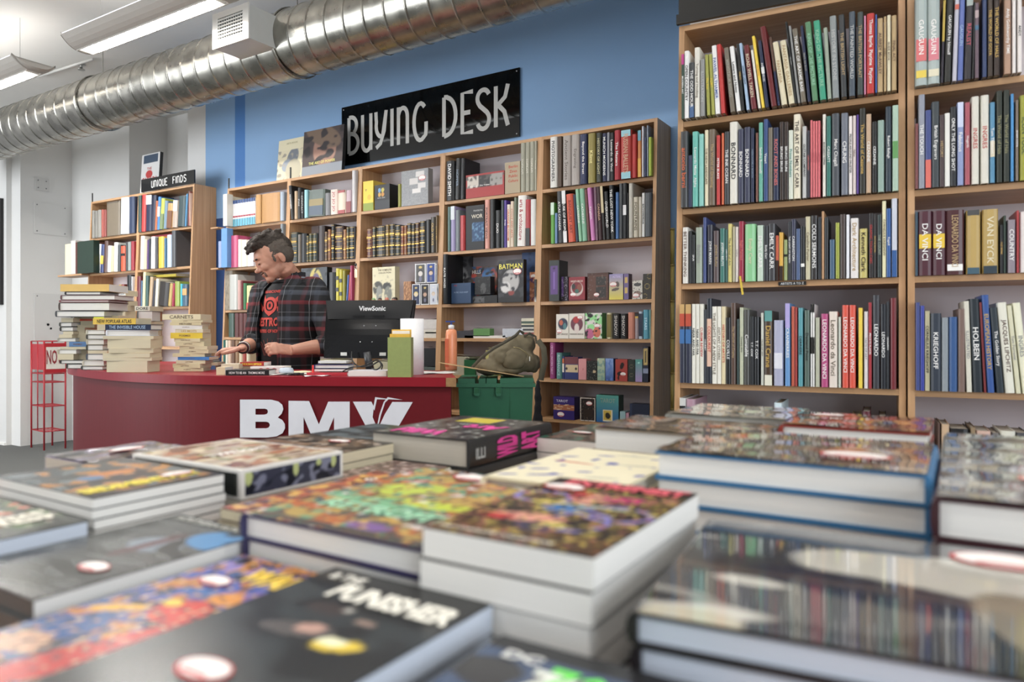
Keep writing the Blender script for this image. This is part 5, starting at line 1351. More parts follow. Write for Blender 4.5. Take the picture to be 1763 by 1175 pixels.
# ------------------------------------------------------------------ monitor
BK = mat('08080a', 'plastic', .5); BKG = mat('050507', 'gloss', .2)
mf = 3.52; c0 = at(632, mf, 0); mon = thing('monitor', Vector((c0.x, c0.y, CT)), ANG-.10, 'black computer monitor seen from behind, white maker lettering on top band', 'monitor')
def myz(py): return CAMH-CT+(HY-py)/FPX*mf
zt, zb = myz(517), myz(617); hw = .222
til = .05
def slab(x0t, x1t, x0b, x1b, z0, z1, y0, y1, m_, nm_, bul=0.0):
    mb = MB()
    def fr(u, v):
        z_ = z0+(z1-z0)*v; a = x0b+(x0t-x0b)*v; b = x1b+(x1t-x1b)*v
        return (a+(b-a)*u, y0-bul*(1-(2*u-1)**2)*math.sin(math.pi*v)+til*(z_-zb)/(zt-zb), z_)
    def bk(u, v): p = fr(u, v); return (p[0], y1+til*(p[2]-zb)/(zt-zb), p[2])
    mb.grid(fr, 16, 10, m_); mb.grid(bk, 1, 1, m_, True)
    mb.f += []; 
    for (u0, v0, u1, v1) in ((0, 0, 0, 1), (1, 0, 1, 1), (0, 0, 1, 0), (0, 1, 1, 1)): mb.face([fr(u0, v0), fr(u1, v1), bk(u1, v1), bk(u0, v0)], m_)
    return mb.build(nm_, mon, False)
slab(-hw, hw, -hw*.985, hw*.9, zb, zt, 0, .028, BKG, 'back_shell', .012)
slab(-hw, hw, -hw*.93, hw*.93, zt-.092, zt+.001, -.012, .0, BK, 'top_band', .006)
slab(-hw*1.01, hw*1.01, -hw*.99, hw*.91, zb-.002, zt+.002, .0285, .04, BK, 'screen_frame')
text('ViewSonic', mon, frame((.02, -.0235+til*.86, zt-.04), (1, 0, 0), (0, .17, .985)), .135, .025, mat('d8d8d8'), 'maker_lettering', True, .03)
for x in (-.05, .05): m = MB(); m.box(x-.028, x+.028, -.021+til*.74, -.012+til*.74, zt-.083, zt-.074, mat('050505', 'plastic')); m.build('vent', mon)
for x, z_ in ((-.02, .56), (.04, .56), (-.035, .28), (.025, .28)):
    m = MB(); m.ellipsoid((x, -.0125+til*z_, zb+(zt-zb)*z_), (.003, .003, .003), mat('c8c8c8', 'metal')); m.build('screw', mon, True)
for x in (-.115, .08): m = MB(); m.box(x-.016, x+.016, -.0075, -.0065, zb+.012, zb+.028, mat('c8c8c4')); m.build('rating_label', mon)
m = MB(); m.tube([(.0, -.005, zb+.03), (.012, .01, .02)], [.017, .021], mat('3c3d40', 'plastic', .3), 16); m.build('neck', mon, True)
m = MB(); m.lathe([(.001, 0), (.085, 0), (.088, .006), (.07, .012), (.02, .02), (.001, .02)], mat('2a2b2d', 'plastic', .3), 28, (.015, .01)); m.build('foot', mon, True)
def cable(pts, r, nm_, lab): 
    m = MB(); P = [at(px, f, None, py) for px, py, f in pts]; Q = []
    for i in range(len(P)-1):
        for k in range(5):
            t_ = k/5; a = P[max(i-1, 0)]; b = P[i]; c = P[i+1]; d = P[min(i+2, len(P)-1)]
            Q.append(.5*((2*b)+(c-a)*t_+(2*a-5*b+4*c-d)*t_**2+(3*b-a-3*c+d)*t_**3))
    Q.append(P[-1]); m.tube(Q, r, mat('161617', 'plastic'), 6); tag(m.build(nm_, None, True), lab, 'cable'); 
cable([(606, 606, 3.48), (606, 618, 3.46), (612, 628, 3.44), (624, 632, 3.42), (640, 629, 3.42), (652, 623, 3.44), (656, 630, 3.42), (648, 637, 3.40), (640, 634, 3.42)], .0035, 'power_cable', 'black cable looping down from behind the monitor')
cable([(590, 640, 3.40), (604, 633, 3.40), (622, 631, 3.42), (640, 624, 3.46), (650, 620, 3.48), (658, 628, 3.46), (657, 636, 3.42)], .003, 'signal_cable', 'second black cable coiled at the monitor foot')
# ------------------------------------------------------------------ green file box, envelope, paper roll, bottle
gp = at(687.5, 3.27, CT); t = thing('file_box', gp, ANG, 'olive green cardboard file box with yellow envelope, on the counter edge', 'box')
GR = mat('8f9a52', 'paper'); W_, D_, Hh = .053, .08, .181
m = MB(); m.box(-W_, W_, 0, .003, 0, Hh, GR); m.box(-W_, W_, D_-.003, D_, 0, Hh, GR); m.box(-W_, -W_+.003, .003, D_-.003, 0, Hh, GR); m.box(W_-.003, W_, .003, D_-.003, 0, Hh, GR); m.box(-W_+.003, W_-.003, .003, D_-.003, 0, .003, GR); m.build('body', t)
t2 = thing('envelope', gp+Vector((Fv*.02)+Vector((0, 0, .004))), ANG, 'yellow padded envelope standing in the green box', 'envelope')
m = MB(); m.box(-W_+.006, W_-.008, 0, .006, 0, Hh+.012, mat('e8b414', 'paper')); m.build('front_flap', t2)
m = MB(); m.box(-W_+.01, W_-.006, .03, .036, 0, Hh+.032, mat('e8b414', 'paper')); m.build('back_flap', t2)
m = MB(); m.box(-W_+.014, W_-.012, .022, .0295, 0, Hh+.026, mat('ece6dc', 'paper')); m.build('lining', t2)
rp_ = at(709.5, 3.50, CT); m = MB(); R_ = 20*3.5/FPX; m.lathe([(.02, .27), (.02, .001), (R_, 0), (R_, .27), (.02, .2702)], mat('efedec', 'cloth'), 40)
t = thing('paper_towel_roll', rp_, 0, 'tall white paper towel roll standing behind the green box', 'paper roll'); m.build('paper', t, True)
m = MB(); m.lathe([(.0195, .002), (.0195, .269), (.017, .269), (.017, .002)], mat('a8896a'), 20); m.build('cardboard_core', t, True)
bp_ = at(777, 3.86, CT); t = thing('pump_bottle', bp_, ANG, 'orange pump bottle with blue nozzle at the rear of the counter', 'bottle')
OR = mat('e08a5c', 'plastic', .3)
m = MB(); m.lathe([(.001, 0), (.030, 0), (.031, .01), (.031, .19), (.028, .215), (.012, .222), (.001, .222)], OR, 24); m.build('bottle_body', t, True)
m = MB(); m.lathe([(.013, .2222), (.016, .224), (.016, .242), (.008, .245), (.001, .245)], mat('dcdcdc', 'plastic'), 18); m.build('collar', t, True)
m = MB(); m.tube([(0, 0, .2452), (0, 0, .258)], .005, mat('24408a', 'plastic')); m.box(-.03, .02, -.008, .008, .2585, .266, mat('24408a', 'plastic')); m.build('pump_nozzle', t)
m = MB(); m.box(-.0315, -.012, -.032, -.029, .02, .17, mat('c85a2c')); m.build('label_strip', t)
# ------------------------------------------------------------------ crate, cardboard, bag
cf = 3.72; k = FPX/cf; cl = at(787, cf, 0); crw = (920-787)/k
GRN = mat('1b6344', 'plastic', .4)
ctop = CAMH+(HY-652)/k
def crate(z0, z1, lab, lid=True):
    t = thing('storage_crate', Vector((cl.x, cl.y, z0)), ANG, lab, 'crate', 'green crates stacked beside the counter')
    Hc = z1-z0; w_ = crw; d = .30; m = MB(); ti = .018
    P = [(ti, ti), (w_-ti, ti), (w_-ti, d-ti), (ti, d-ti)]; Q = [(.006, .006), (w_-.006, .006), (w_-.006, d-.006), (.006, d-.006)]
    m.v = [Vector((x, y, 0)) for x, y in P]+[Vector((x, y, Hc-.045)) for x, y in Q]; m.f = [(3,2,1,0),(4,5,6,7),(0,1,5,4),(1,2,6,5),(2,3,7,6),(3,0,4,7)]; m.m = [0]*6; m.mi(GRN); m.build('tub', t)
    m = MB(); m.box(-.006, w_+.006, -.006, d+.006, Hc-.045, Hc-.026, GRN); m.build('rim', t)
    for x0_, x1_ in ((.004, .093), (.112, .148), (.152, .205), (.222, w_-.004)):
        m = MB(); m.box(x0_*w_/.4, x1_*w_/.4 if x1_ < .3 else x1_, 0, d, Hc-.0258, Hc, GRN); m.build('lid_flap', t)
    for x in (.103, .215):
        x *= w_/.4; m = MB(); m.box(x-.015, x-.011, -.02, .006, Hc-.085, Hc-.046, GRN); m.box(x+.011, x+.015, -.02, .006, Hc-.085, Hc-.046, GRN); m.box(x-.0109, x+.0109, -.02, -.004, Hc-.09, Hc-.076, GRN); m.box(x-.0109, x+.0109, -.014, .004, Hc-.0758, Hc-.046, mat('17603a', 'plastic')); m.build('latch_bracket', t)
    m = MB(); m.box(w_*.68, w_*.684, .006, .012, .02, Hc-.05, mat('165634', 'plastic')); m.build('seam', t)
    return t
crate(ctop-.33, ctop, 'green plastic storage crate with backpack and cardboard on top')
crate(ctop-.665, ctop-.3335, 'lower green crate, mostly hidden behind the piled books')
crate(0.0, ctop-.6685, 'lowest green crate on the floor')
m = MB(); A0 = at(757, 3.62, None, 629); A1 = at(797, 3.55, None, 634); B1_ = at(895, 3.70, None, 651); B0 = at(905, 3.95, None, 646); C_ = at(768, 3.85, None, 622)
A0 = at(755, 3.75, 1.065); A1 = at(790, 3.63, 1.052); B1_ = at(902, 3.80, ctop+.003); B0 = at(880, 3.98, ctop+.006)
q = [A0, A1, B1_, B0]; th = Vector((0, 0, .005)); m.v = q+[p+th for p in q]; m.f = [(0,3,2,1),(4,5,6,7),(0,1,5,4),(1,2,6,5),(2,3,7,6),(3,0,4,7)]; m.m = [0]*6; m.mi(mat('c4a06c', 'paper'))
tag(m.build('cardboard_sheet'), 'tan cardboard sheet slanting from the counter onto the green crate', 'cardboard')
def fused(mb, name, parent, voxel, smooth_it=4, mats=None, extra=None):
    """union of the shapes as one continuous skin"""
    o = mb.build(name+'_t'); rm = o.modifiers.new('r', 'REMESH'); rm.mode = 'VOXEL'; rm.voxel_size = voxel; rm.use_smooth_shade = True
    sm = o.modifiers.new('s', 'SMOOTH'); sm.factor = .5; sm.iterations = smooth_it
    dg = bpy.context.evaluated_depsgraph_get(); me = bpy.data.meshes.new_from_object(o.evaluated_get(dg)); me.materials.clear()
    for mm in (mats or mb.mats[:1]): me.materials.append(mm)
    me.polygons.foreach_set('material_index', [0]*len(me.polygons)); me.polygons.foreach_set('use_smooth', [True]*len(me.polygons))
    bpy.data.objects.remove(o); r = bpy.data.objects.new(name, me); COL.objects.link(r)
    if parent: r.parent = parent
    return r
def displace(o, amp, sc, dirz=0.0, seed=0.0):
    me = o.data
    for v in me.vertices:
        n = mnoise.noise(Vector(v.co)*sc+Vector((seed, 0, 0))); v.co += v.normal*n*amp
    me.update()
# backpack
bf = 3.85; bg0 = at(868, bf, ctop+.001); bag = thing('backpack', bg0, ANG, 'olive canvas backpack slumped on top of the green crate', 'bag')
def bp(px, py, df=0.0): f = bf+df; p = at(px, f, None, py)-bg0; return Vector((p.dot(Rv), p.dot(Fv), p.z))
CV = mat('6a6048', 'cloth'); CVD = mat('4a4436', 'cloth')
m = MB()
for (px, py, rx, ry, rz, df) in ((845, 632, .085, .09, .045, 0), (862, 615, .07, .09, .06, 0), (885, 604, .07, .085, .075, .01), (902, 622, .07, .085, .065, 0), (905, 595, .045, .07, .06, .02), (868, 638, .12, .09, .028, 0), (893, 585, .035, .05, .03, .03), (920, 625, .035, .05, .05, .02)):
    m.ellipsoid(bp(px, py, df), (rx, ry, rz), CV)
o = fused(m, 'bag_body', bag, .008, 6); displace(o, .014, 14); displace(o, .006, 40, seed=9)
zmin = min(v.co.z for v in o.data.vertices)
for v in o.data.vertices: v.co.z = max(v.co.z, .004)
m = MB(); m.ellipsoid(bp(888, 618, -.06), (.062, .035, .056), CV); m.ellipsoid(bp(880, 622, -.06), (.052, .032, .045), CV); o = fused(m, 'front_pocket', bag, .006, 5); displace(o, .006, 25)
for v in o.data.vertices: v.co.z = max(v.co.z, .005)
def strap(pts, w_, m_, nm_):
    mb = MB(); P = [bp(*p) for p in pts]; n = len(P); k = mb.mi(m_)
    for i, p in enumerate(P):
        t_ = (P[min(i+1, n-1)]-P[max(i-1, 0)]).normalized(); s_ = t_.cross(Vector((0, -1, 0))).normalized()*w_/2
        for y_ in (-.003, .003): mb.v += [p+s_+Vector((0, y_, 0)), p-s_+Vector((0, y_, 0))]
    for i in range(n-1):
        a = 4*i; b = 4*i+4; mb.f += [(a, a+1, b+1, b), (a+2, b+2, b+3, a+3), (a, b, b+2, a+2), (a+1, a+3, b+3, b+1)]; mb.m += [k]*4
    return mb.build(nm_, bag, True)
strap([(812, 634, -.10), (830, 615, -.12), (850, 600, -.12), (872, 588, -.10), (888, 578, -.08), (895, 570, -.05), (902, 575, -.02)], .016, CVD, 'shoulder_strap')
strap([(902, 580, -.03), (912, 574, -.02), (922, 580, -.02), (924, 592, -.04)], .012, CVD, 'top_handle')
strap([(926, 586, -.05), (936, 600, -.07), (938, 622, -.08), (933, 645, -.07), (931, 655, -.06)], .03, mat('565140', 'cloth'), 'side_strap')
strap([(884, 598, -.098), (895, 600, -.102), (905, 607, -.100), (912, 614, -.092)], .004, mat('b0a070', 'metal'), 'zip')
strap([(912, 614, -.094), (912, 622, -.1)], .004, mat('d0d0cc', 'metal'), 'zip_pull')
# ------------------------------------------------------------------ shelf clutter in the joined bookcases
def clutter(case, z, px0, px1, py0, col, lab, nm_, cat, depth=.14, prot=-.01, zb=None, group=None, kind='paper'):
    a, _ = case.pt(px0, 500, z, prot); b, zt_ = case.pt(px1, py0, z, prot); zb = z if zb is None else zb
    a = max(a, TH+.002); b = min(b, case.W-TH-.002)
    y = case.yf(z)-prot; r = thing(nm_, case.o+case.u*((a+b)/2)+case.n*y+Vector((0, 0, zb+.0006)), case.rz, lab, cat, group)
    w_ = b-a; h_ = max(.003, zt_-zb); m = MB(); mt_ = mat(col, kind); h2 = h_
    m.grid(lambda u, v: ((u-.5)*w_, v*depth, h_*(1+.0*u)+.002*math.sin(u*7+v*3)), 8, 4, mt_)
    m.box(-w_/2, w_/2, 0, depth, 0, h_*.92, mt_); m.build('body', r); return zt_
clutter(C3, BZ[3], 729, 760, 566, 'cfc9bc', 'stack of folded papers right of the paper roll', 'paper_stack', 'paper')
zb1 = clutter(C3, BZ[3], 732, 760, 572, 'a8b4ac', 'pale green folded cloth on the paper stack', 'folded_cloth', 'cloth', zb=BZ[3]+.03)
clutter(C3, BZ[3], 729, 760, 549, 'cfcac4', 'white paper bundle on top of folded cloth', 'paper_stack', 'paper', zb=BZ[3]+.06)
clutter(C4, BZ[3], 800, 870, 578, 'd8d4cc', 'flat sheets spread over the shelf above the bag', 'paper_stack', 'paper')
clutter(C4, BZ[3], 781, 815, 569, '3a3a40', 'dark flat case on the shelf behind the pump bottle', 'flat_case', 'case')
clutter(C4, BZ[3], 815, 843, 565, '5a8a4a', 'green and blue small box on the shelf above the bag', 'small_box', 'box', .05, zb=BZ[3]+.012)
clutter(C4, BZ[3], 865, 900, 565, 'b8bcc4', 'untidy heap of white printed sheets', 'paper_stack', 'paper', zb=BZ[3]+.006)
zc = BZ[3]+.0003
for i, (c, h_) in enumerate((('1c1c1e', .025), ('8a2c28', .012), ('b8b4a8', .01), ('2a2c2c', .012), ('d0ccc0', .009), ('26302c', .014), ('c8c0a0', .008), ('2e4a38', .014), ('c8c0a8', .018))):
    a, _ = C4.pt(915, 500, BZ[3], .0); w_ = .088 if i else .11
    a = min(a, C4.W-TH-.006-w_/2)
    r = thing('disc_case', C4.o+C4.u*a+C4.n*(C4.yf(BZ[3])+.012)+Vector((0, 0, zc)), 0, '%s disc case, %s from bottom of the small stack' % (cname(c), ordn(i+1)), 'disc case', 'disc cases stacked on the shelf')
    m = MB(); m.box(-w_/2, w_/2, 0, .12, 0, h_-.0008, mat(c, 'gloss')); m.build('case_shell', r); zc += h_
clutter(C4, BZ[4], 780, 808, 612, 'a09880', 'tan box file on the shelf behind the cardboard', 'box_file', 'box', .12)
clutter(C4, BZ[4], 799, 818, 618, '1f5a34', 'green tin beside the tan box file', 'small_tin', 'tin', .08, .005, kind='plastic')
clutter(C4, BZ[4], 812, 838, 628, 'a8a49c', 'pile of mixed papers left of the bag', 'paper_stack', 'paper')
clutter(C4, BZ[4], 836, 850, 600, 'b0a860', 'yellowish carton peeping over the bag', 'small_box', 'box', .1)
clutter(C3, BZ[4], 725, 762, 632, '4a5450', 'dark folder stack right of the paper roll, lower shelf', 'folder_stack', 'folders')
clutter(C3, BZ[4], 730, 752, 598, '1e2022', 'black boxed drive on the dark folders', 'small_box', 'box', .08, zb=BZ[4]+.05, kind='plastic')
clutter(C3, BZ[4], 640, 690, 622, 'b8b090', 'cream folders behind the monitor foot', 'folder_stack', 'folders')
clutter(U2[1], BZ[4], 552, 600, 618, '9a9068', 'old cream books lying behind the monitor', 'folder_stack', 'folders')
# ------------------------------------------------------------------ top-of-case items
def leaning(case, px0, px1, pyt, ops, lab, side='charcoal', thick=.03, dy=0.03, tilt=.1, titles=(), z=None, res=60):
    zb = case.H if z is None else z; y = dy
    p0 = case.o+case.n*y; a = (onplane(px0, 300, p0, case.n)-case.o).dot(case.u); b = (onplane(px1, 300, p0, case.n)-case.o).dot(case.u); zt_ = onplane((px0+px1)/2, pyt, p0+case.n*.03, case.n).z
    r = thing('display_book', case.o+case.u*((a+b)/2)+case.n*y+Vector((0, 0, zb+.001)), case.rz, lab, 'book'); r.rotation_euler = (-tilt, 0, case.rz)
    w_ = b-a; h_ = zt_-zb; m = MB(); m.box(-w_/2, w_/2, 0, thick, 0, h_, mat(side, 'gloss')); m.build('cover', r)
    F0 = frame((0, -.001, h_/2), (1, 0, 0), (0, 0, 1)); canvas('front_cover', r, F0, w_, h_, ops, res, ARTF)
    for (t_, u, v, tw, tt, tc) in titles: text(t_, r, frame(((u-.5)*w_, -.002, v*h_), (1, 0, 0), (0, 0, 1)), w_*tw, h_*tt, mat(tc), 'cover_title')
leaning(U2[1], 476, 523, 240, [('bg', 'e4d9b4'), ('e', .55, .55, .2, .28, -.5, '7a8088'), ('e', .35, .38, .2, .16, .4, '98a0ac'), ('n', 'a8a090', .2, 8, 8, 3), ('e', .6, .25, .3, .3, .3, 'c0b89c'), ('r', 0, .75, 1, 1, 'e8deb8')], 'cream poster-like book with grey bird shape above the second joined bookcase', 'e4dcc0', .02, .07, .08, [('ARTS BOOK', .5, .9, .5, .04, 'b0a87c')])
leaning(U2[1], 519, 588, 222, [('bg', '4a3c3a'), ('e', .55, .55, .3, .34, .1, 'a87c68'), ('e', .5, .85, .5, .2, -.4, '7c6450'), ('n', '2e2628', .12, 5, 8, 4), ('r', 0, 0, 1, .22, '8a9098')], 'dark glossy book with warm face-like blur and yellow lettering, above the clerk', '1c1a1a', .03, .045, .08, [('THE ART OF POWER', .5, .28, .66, .06, 'e8e070')])
leaning(U1[1], 241, 272, 266, [('bg', 'e4e2e0'), ('r', .1, .78, .9, .97, '3c5068'), ('e', .45, .5, .2, .14, 0, 'c83030')], 'white book with red lettering standing above the small black sign', '26262a', .03, .08, .06, [('CANADA', .5, .36, .86, .14, 'c02828'), ('THE', .45, .64, .3, .06, 'c02828')])
# little black shelf-label pegs on top of the cases
for (case, px, lab) in ((U1[0], 158, 'thin black peg on the far pair of bookcases'), (U2[0], 393, 'thin black peg on the leftmost joined bookcase'), (U2[1], 497, 'thin black peg before the cream poster-like book')):
    a, _ = case.pt(px, 300, case.H, 0); m = MB(); m.box(-.006, .006, -.003, .003, 0, .085, mat('black', 'plastic'))
    tag(m.build('label_peg', None, False, case.o+case.u*max(a, .008)+case.n*.006+Vector((0, 0, case.H+.0005)), case.rz), lab, 'peg', 'black pegs on the bookcases')
# ------------------------------------------------------------------ signs with drawn stroke lettering
def arc(cx, cy, rx, ry, a0, a1, n=14): return [(cx+rx*math.cos(math.radians(a0+(a1-a0)*i/n)), cy+ry*math.sin(math.radians(a0+(a1-a0)*i/n))) for i in range(n+1)]
GL = {  # width, strokes in a 1-high box
 'B': (.42, [[(.06, 0), (.06, 1)], [(.06, 1), (.14, 1)]+arc(.14, .77, .2, .23, 90, -60), [(.06, .52), (.14, .54)]+arc(.14, .27, .26, .27, 90, -90)+[(.06, 0)]]),
 'U': (.42, [[(.06, 1), (.06, .28)]+arc(.21, .22, .15, .22, 180, 360)+[(.36, .28), (.36, 1)], [(.36, .28), (.36, 0)]]),
 'Y': (.44, [[(.04, 1), (.05, .8)]+arc(.22, .62, .17, .3, 160, 290)+[(.4, 1)], [(.4, 1), (.33, .45), (.2, .12), (.05, .02)]]),
 'I': (.16, [[(.08, 0), (.08, 1)]]),
 'n': (.44, [[(.06, 0), (.06, 1)], [(.06, .78)]+arc(.21, .72, .15, .24, 160, 0)+[(.36, .7), (.36, 0)]]),
 'G': (.5, [arc(.27, .5, .21, .48, 50, 300)+[(.44, .14), (.455, .28), (.455, .48)]]),
 'D': (.48, [[(.06, 0), (.06, 1)], [(.06, 1), (.16, .99)]+arc(.12, .5, .3, .48, 80, -80)+[(.06, 0)]]),
 'E': (.4, [[(.38, 1), (.06, 1), (.06, 0), (.38, 0)], [(.06, .5), (.3, .5)]]),
 'S': (.42, [arc(.2, .78, .17, .2, 20, 210)+[(.1, .6), (.3, .42)]+arc(.2, .24, .17, .22, 30, -160)]),
 'K': (.46, [[(.06, 0), (.06, 1)], [(.4, 1), (.32, .7), (.08, .5)], [(.14, .52), (.3, .35), (.4, 0)]]),
 'F': (.38, [[(.36, 1), (.06, 1), (.06, 0)], [(.06, .55), (.3, .55)]]),
 'Q': (.48, [arc(.24, .52, .19, .46, 0, 360, 24), [(.3, .22), (.44, -.05)]]),
 'i': (.16, [[(.08, 0), (.08, 1)]]), ' ': (.3, [])}
def lettering(s, parent, M, w, h, m_, sw=.11, gap=.08, nm_='letter'):
    tot = sum(GL[c][0]+gap for c in s)-gap; x = 0; sx = w/tot
    for c in s:
        gw, st = GL[c]; mb = MB()
        for li, L in enumerate(st):
            P = [Vector((x+p[0], p[1], 0)) for p in L]; n = len(P); Lf = []; Rt = []
            P = [Vector((p.x*sx, p.y*h, 0)) for p in P]; hw_ = sw*h/2
            for i, p in enumerate(P):
                t_ = (P[min(i+1, n-1)]-P[max(i-1, 0)]); 
                if t_.length < 1e-6: t_ = Vector((1, 0, 0))
                t_.normalize(); nn = Vector((-t_.y, t_.x, 0)); Lf.append(p+nn*hw_); Rt.append(p-nn*hw_)
            zz_ = .0001*li
            for i in range(n-1): mb.face([M @ (Rt[i]+Vector((0, 0, zz_))), M @ (Rt[i+1]+Vector((0, 0, zz_))), M @ (Lf[i+1]+Vector((0, 0, zz_))), M @ (Lf[i]+Vector((0, 0, zz_)))], m_)
        if st: mb.build(nm_, parent)
        x += gw+gap
BLKG = mat('0b0b0b', 'gloss', .05); LW = mat('c9c7c0', 'plastic', .3)
a = onplane(587.5, 186, (0, WY-.02, 0), Vector((0, 1, 0))); b = onplane(893.5, 115, (0, WY-.02, 0), Vector((0, 1, 0)))
z1_ = (a.z+b.z)/2; z0_ = z1_-.445; t = thing('wall_sign', Vector(((a.x+b.x)/2, WY-.003, z0_)), 0, 'long glossy black wall sign with pale angular lettering over the bookcases', 'sign')
sw_ = b.x-a.x; m = MB(); m.box(-sw_/2, sw_/2, -.012, 0, 0, z1_-z0_, BLKG); m.build('panel', t)
Ms = frame((-sw_/2+.06, -.0132, .085), (1, 0, 0), (0, 0, 1)); lettering('BUYInG DESK', t, Ms, sw_-.13, .27, LW, .115, .08)
for sx in (-1, 1):
    for zz_ in (.02, z1_-z0_-.02): m = MB(); m.ellipsoid((sx*(sw_/2-.02), -.0125, zz_), (.005, .003, .005), mat('d0d0d0', 'metal')); m.build('screw', t, True)
# small sign on the far pair
c_ = U1[1]; a0, _ = c_.pt(243, 320, 2.49, .012); a1, _ = c_.pt(334.6, 320, 2.49, .012)
t = thing('shelf_sign', c_.o+c_.u*((a0+a1)/2)+c_.n*(-.012)+Vector((0, 0, 2.488)), 0, 'small black sign with white lettering on top of the far bookcases', 'sign')
w_ = min(a1-a0, .80); m = MB(); m.box(-w_/2, w_/2, 0, .01, 0.004, .118, BLKG); m.build('panel', t)
lettering('UnIQUE  FInDS', t, frame((-w_*.30, -.0012, .03), (1, 0, 0), (0, 0, 1)), w_*.66, .06, mat('dcdcd8'), .15, .08)
m = MB(); m.box(-w_/2+.002, -w_/2+.012, .0105, .02, .004, .1, mat('black', 'plastic')); m.build('bracket', t)
# big black sign over the near bookcases
t = thing('shelf_sign', A.o+A.n*(-.02)+Vector((0, 0, 2.376)), ra, 'long black sign above the nearest bookcases, mostly cut off by the photo top', 'sign')
m = MB(); m.box(-.006, .745, 0, .016, .0, .036, mat('0b0b0b', 'plastic')); m.box(.002, .745, .004, .016, .0361, .30, mat('0b0b0b', 'plastic', .3)); m.build('panel', t)
text('ART BOOKS', t, frame((.38, .0028, .16), (1, 0, 0), (0, 0, 1)), .6, .14, mat('dcdcdc'), 'sign_lettering', True, .03)
# tiny shelf-edge label and yellow bookmark ribbon
q = A.pt(1364, 490, AZ[2], .0)
t = thing('edge_label', A.o+A.u*q[0]+A.n*(A.yf(AZ[2])-.0003)+Vector((0, 0, AZ[2]-.017)), ra, 'tiny black shelf-edge label with white lettering', 'label')
m = MB(); m.box(-.045, .045, -.002, 0, 0, .013, mat('1a1a1a', 'plastic')); m.build('plate', t); text('ARTISTS A TO Z', t, frame((0, -.0025, .0065), (1, 0, 0), (0, 0, 1)), .075, .008, mat('d8d8d8'), 'plate_lettering')
q = A.pt(1275, 490, AZ[2], .012)
m = MB(); y_ = A.yf(AZ[2])-.012
for i in range(6): z0_, z1b = -.011*i, -.011*(i+1); m.box(-.004+.0016*i, .003+.0016*i, -.001, 0, z1b, z0_, mat('d8b820', 'cloth'))
tag(m.build('bookmark_ribbon', None, False, A.o+A.u*q[0]+A.n*(y_-.004)+Vector((0, 0, AZ[2]+.02)), ra), 'yellow bookmark ribbon hanging over the third shelf edge', 'ribbon')
# bamboo pole in the gap
q = onplane(1158, 560, U2[4].o+Vector((0, .1, 0)), Vector((0, 1, 0))); m = MB()
pz = [0]; 
for i in range(9): m.tube([(0, 0, .2*i), (0, 0, .2*i+.192)], .012, mat('a08c3c', 'plastic'), 10); m.tube([(0, 0, .2*i+.19), (0, 0, .2*i+.202)], .0135, mat('8a7630', 'plastic'), 10)
tag(m.build('bamboo_pole', None, True, Vector((q.x, q.y, .001))), 'yellow bamboo pole standing in the gap between the bookcases', 'pole')
# dark bag hanging right of the crate
hb = at(926, 4.1, .002); t = thing('fabric_bag', hb, ANG, 'tall dark bag slumped between crate and bookcase', 'bag')
m = MB(); m.ellipsoid((0, 0, .22), (.05, .035, .22), mat('1c1c22', 'cloth')); m.ellipsoid((0, 0, .55), (.045, .03, .24), mat('1c1c22', 'cloth')); m.ellipsoid((0, 0, .8), (.022, .02, .16), mat('1c1c22', 'cloth')); o = fused(m, 'bag_body', t, .008, 3); displace(o, .006, 30)
# ------------------------------------------------------------------ duct, vent, lights, ceiling fittings
GALV, nt, b = nodes_mat('galvanised_steel'); b.inputs['Metallic'].default_value = 1; b.inputs['Roughness'].default_value = .27
no = nt.nodes.new('ShaderNodeTexNoise'); tc = nt.nodes.new('ShaderNodeTexCoord'); no.inputs['Scale'].default_value = 9; nt.links.new(tc.outputs['Object'], no.inputs[0]); rp = ramp(nt, [(.3, '8f8c84'), (.7, 'b5b2a8')]); nt.links.new(no.outputs[0], rp.inputs[0]); nt.links.new(rp.outputs[0], b.inputs['Base Color'])
rr = nt.nodes.new('ShaderNodeMapRange'); rr.inputs[3].default_value = .2; rr.inputs[4].default_value = .36; nt.links.new(no.outputs[0], rr.inputs[0]); nt.links.new(rr.outputs[0], b.inputs['Roughness'])
t = thing('air_duct', (-9.0, 3.23, 3.10), 0, 'large spiral-seamed silver air duct running under the ceiling', 'duct')
DR = .21; pit = .155; prof = [(0, 0), (.2, 0), (.405, 0), (.43, .0003), (.45, .0035), (.475, .0045), (.5, .0035), (.52, .0003), (.545, 0), (.8, 0), (1, 0)]
def duct_part(x0, x1, nm_):
    mb = MB(); seg = 56; n0 = int((x1-x0)/pit); k = mb.mi(GALV); rows_ = n0*seg
    for i in range(rows_+1):
        th = 2*math.pi*i/seg
        for (u, h_) in prof[:-1]: mb.v.append(Vector((x0+pit*(i/seg+u), -(DR+h_)*math.cos(th), (DR+h_)*math.sin(th))))
    np_ = len(prof)-1
    for i in range(rows_):
        for j in range(np_-1): a_ = i*np_+j; mb.f.append((a_, a_+1, a_+np_+1, a_+np_)); mb.m.append(k)
        if i+seg <= rows_-0 and i+seg+1 <= rows_:
            a_ = i*np_+np_-1; c2 = (i+seg)*np_; mb.f.append((a_, c2, c2+np_, a_+np_)); mb.m.append(k)
    return mb.build(nm_, t, True)
duct_part(0, 9.2, 'duct_tube')
for x in (3.05, 5.35):
    m = MB(); pts = [(x, -(DR+.008)*math.cos(2*math.pi*i/40), (DR+.008)*math.sin(2*math.pi*i/40)) for i in range(41)]; 
    m.tube(pts, .006, GALV, 6, False); m.build('clamp_band', t, True)
    m = MB(); m.tube([(x, 0, DR+.01), (x, 0, .499)], .004, GALV, 6); m.build('hanger_rod', t)
VW = mat('e4e2da', 'paint', .35)
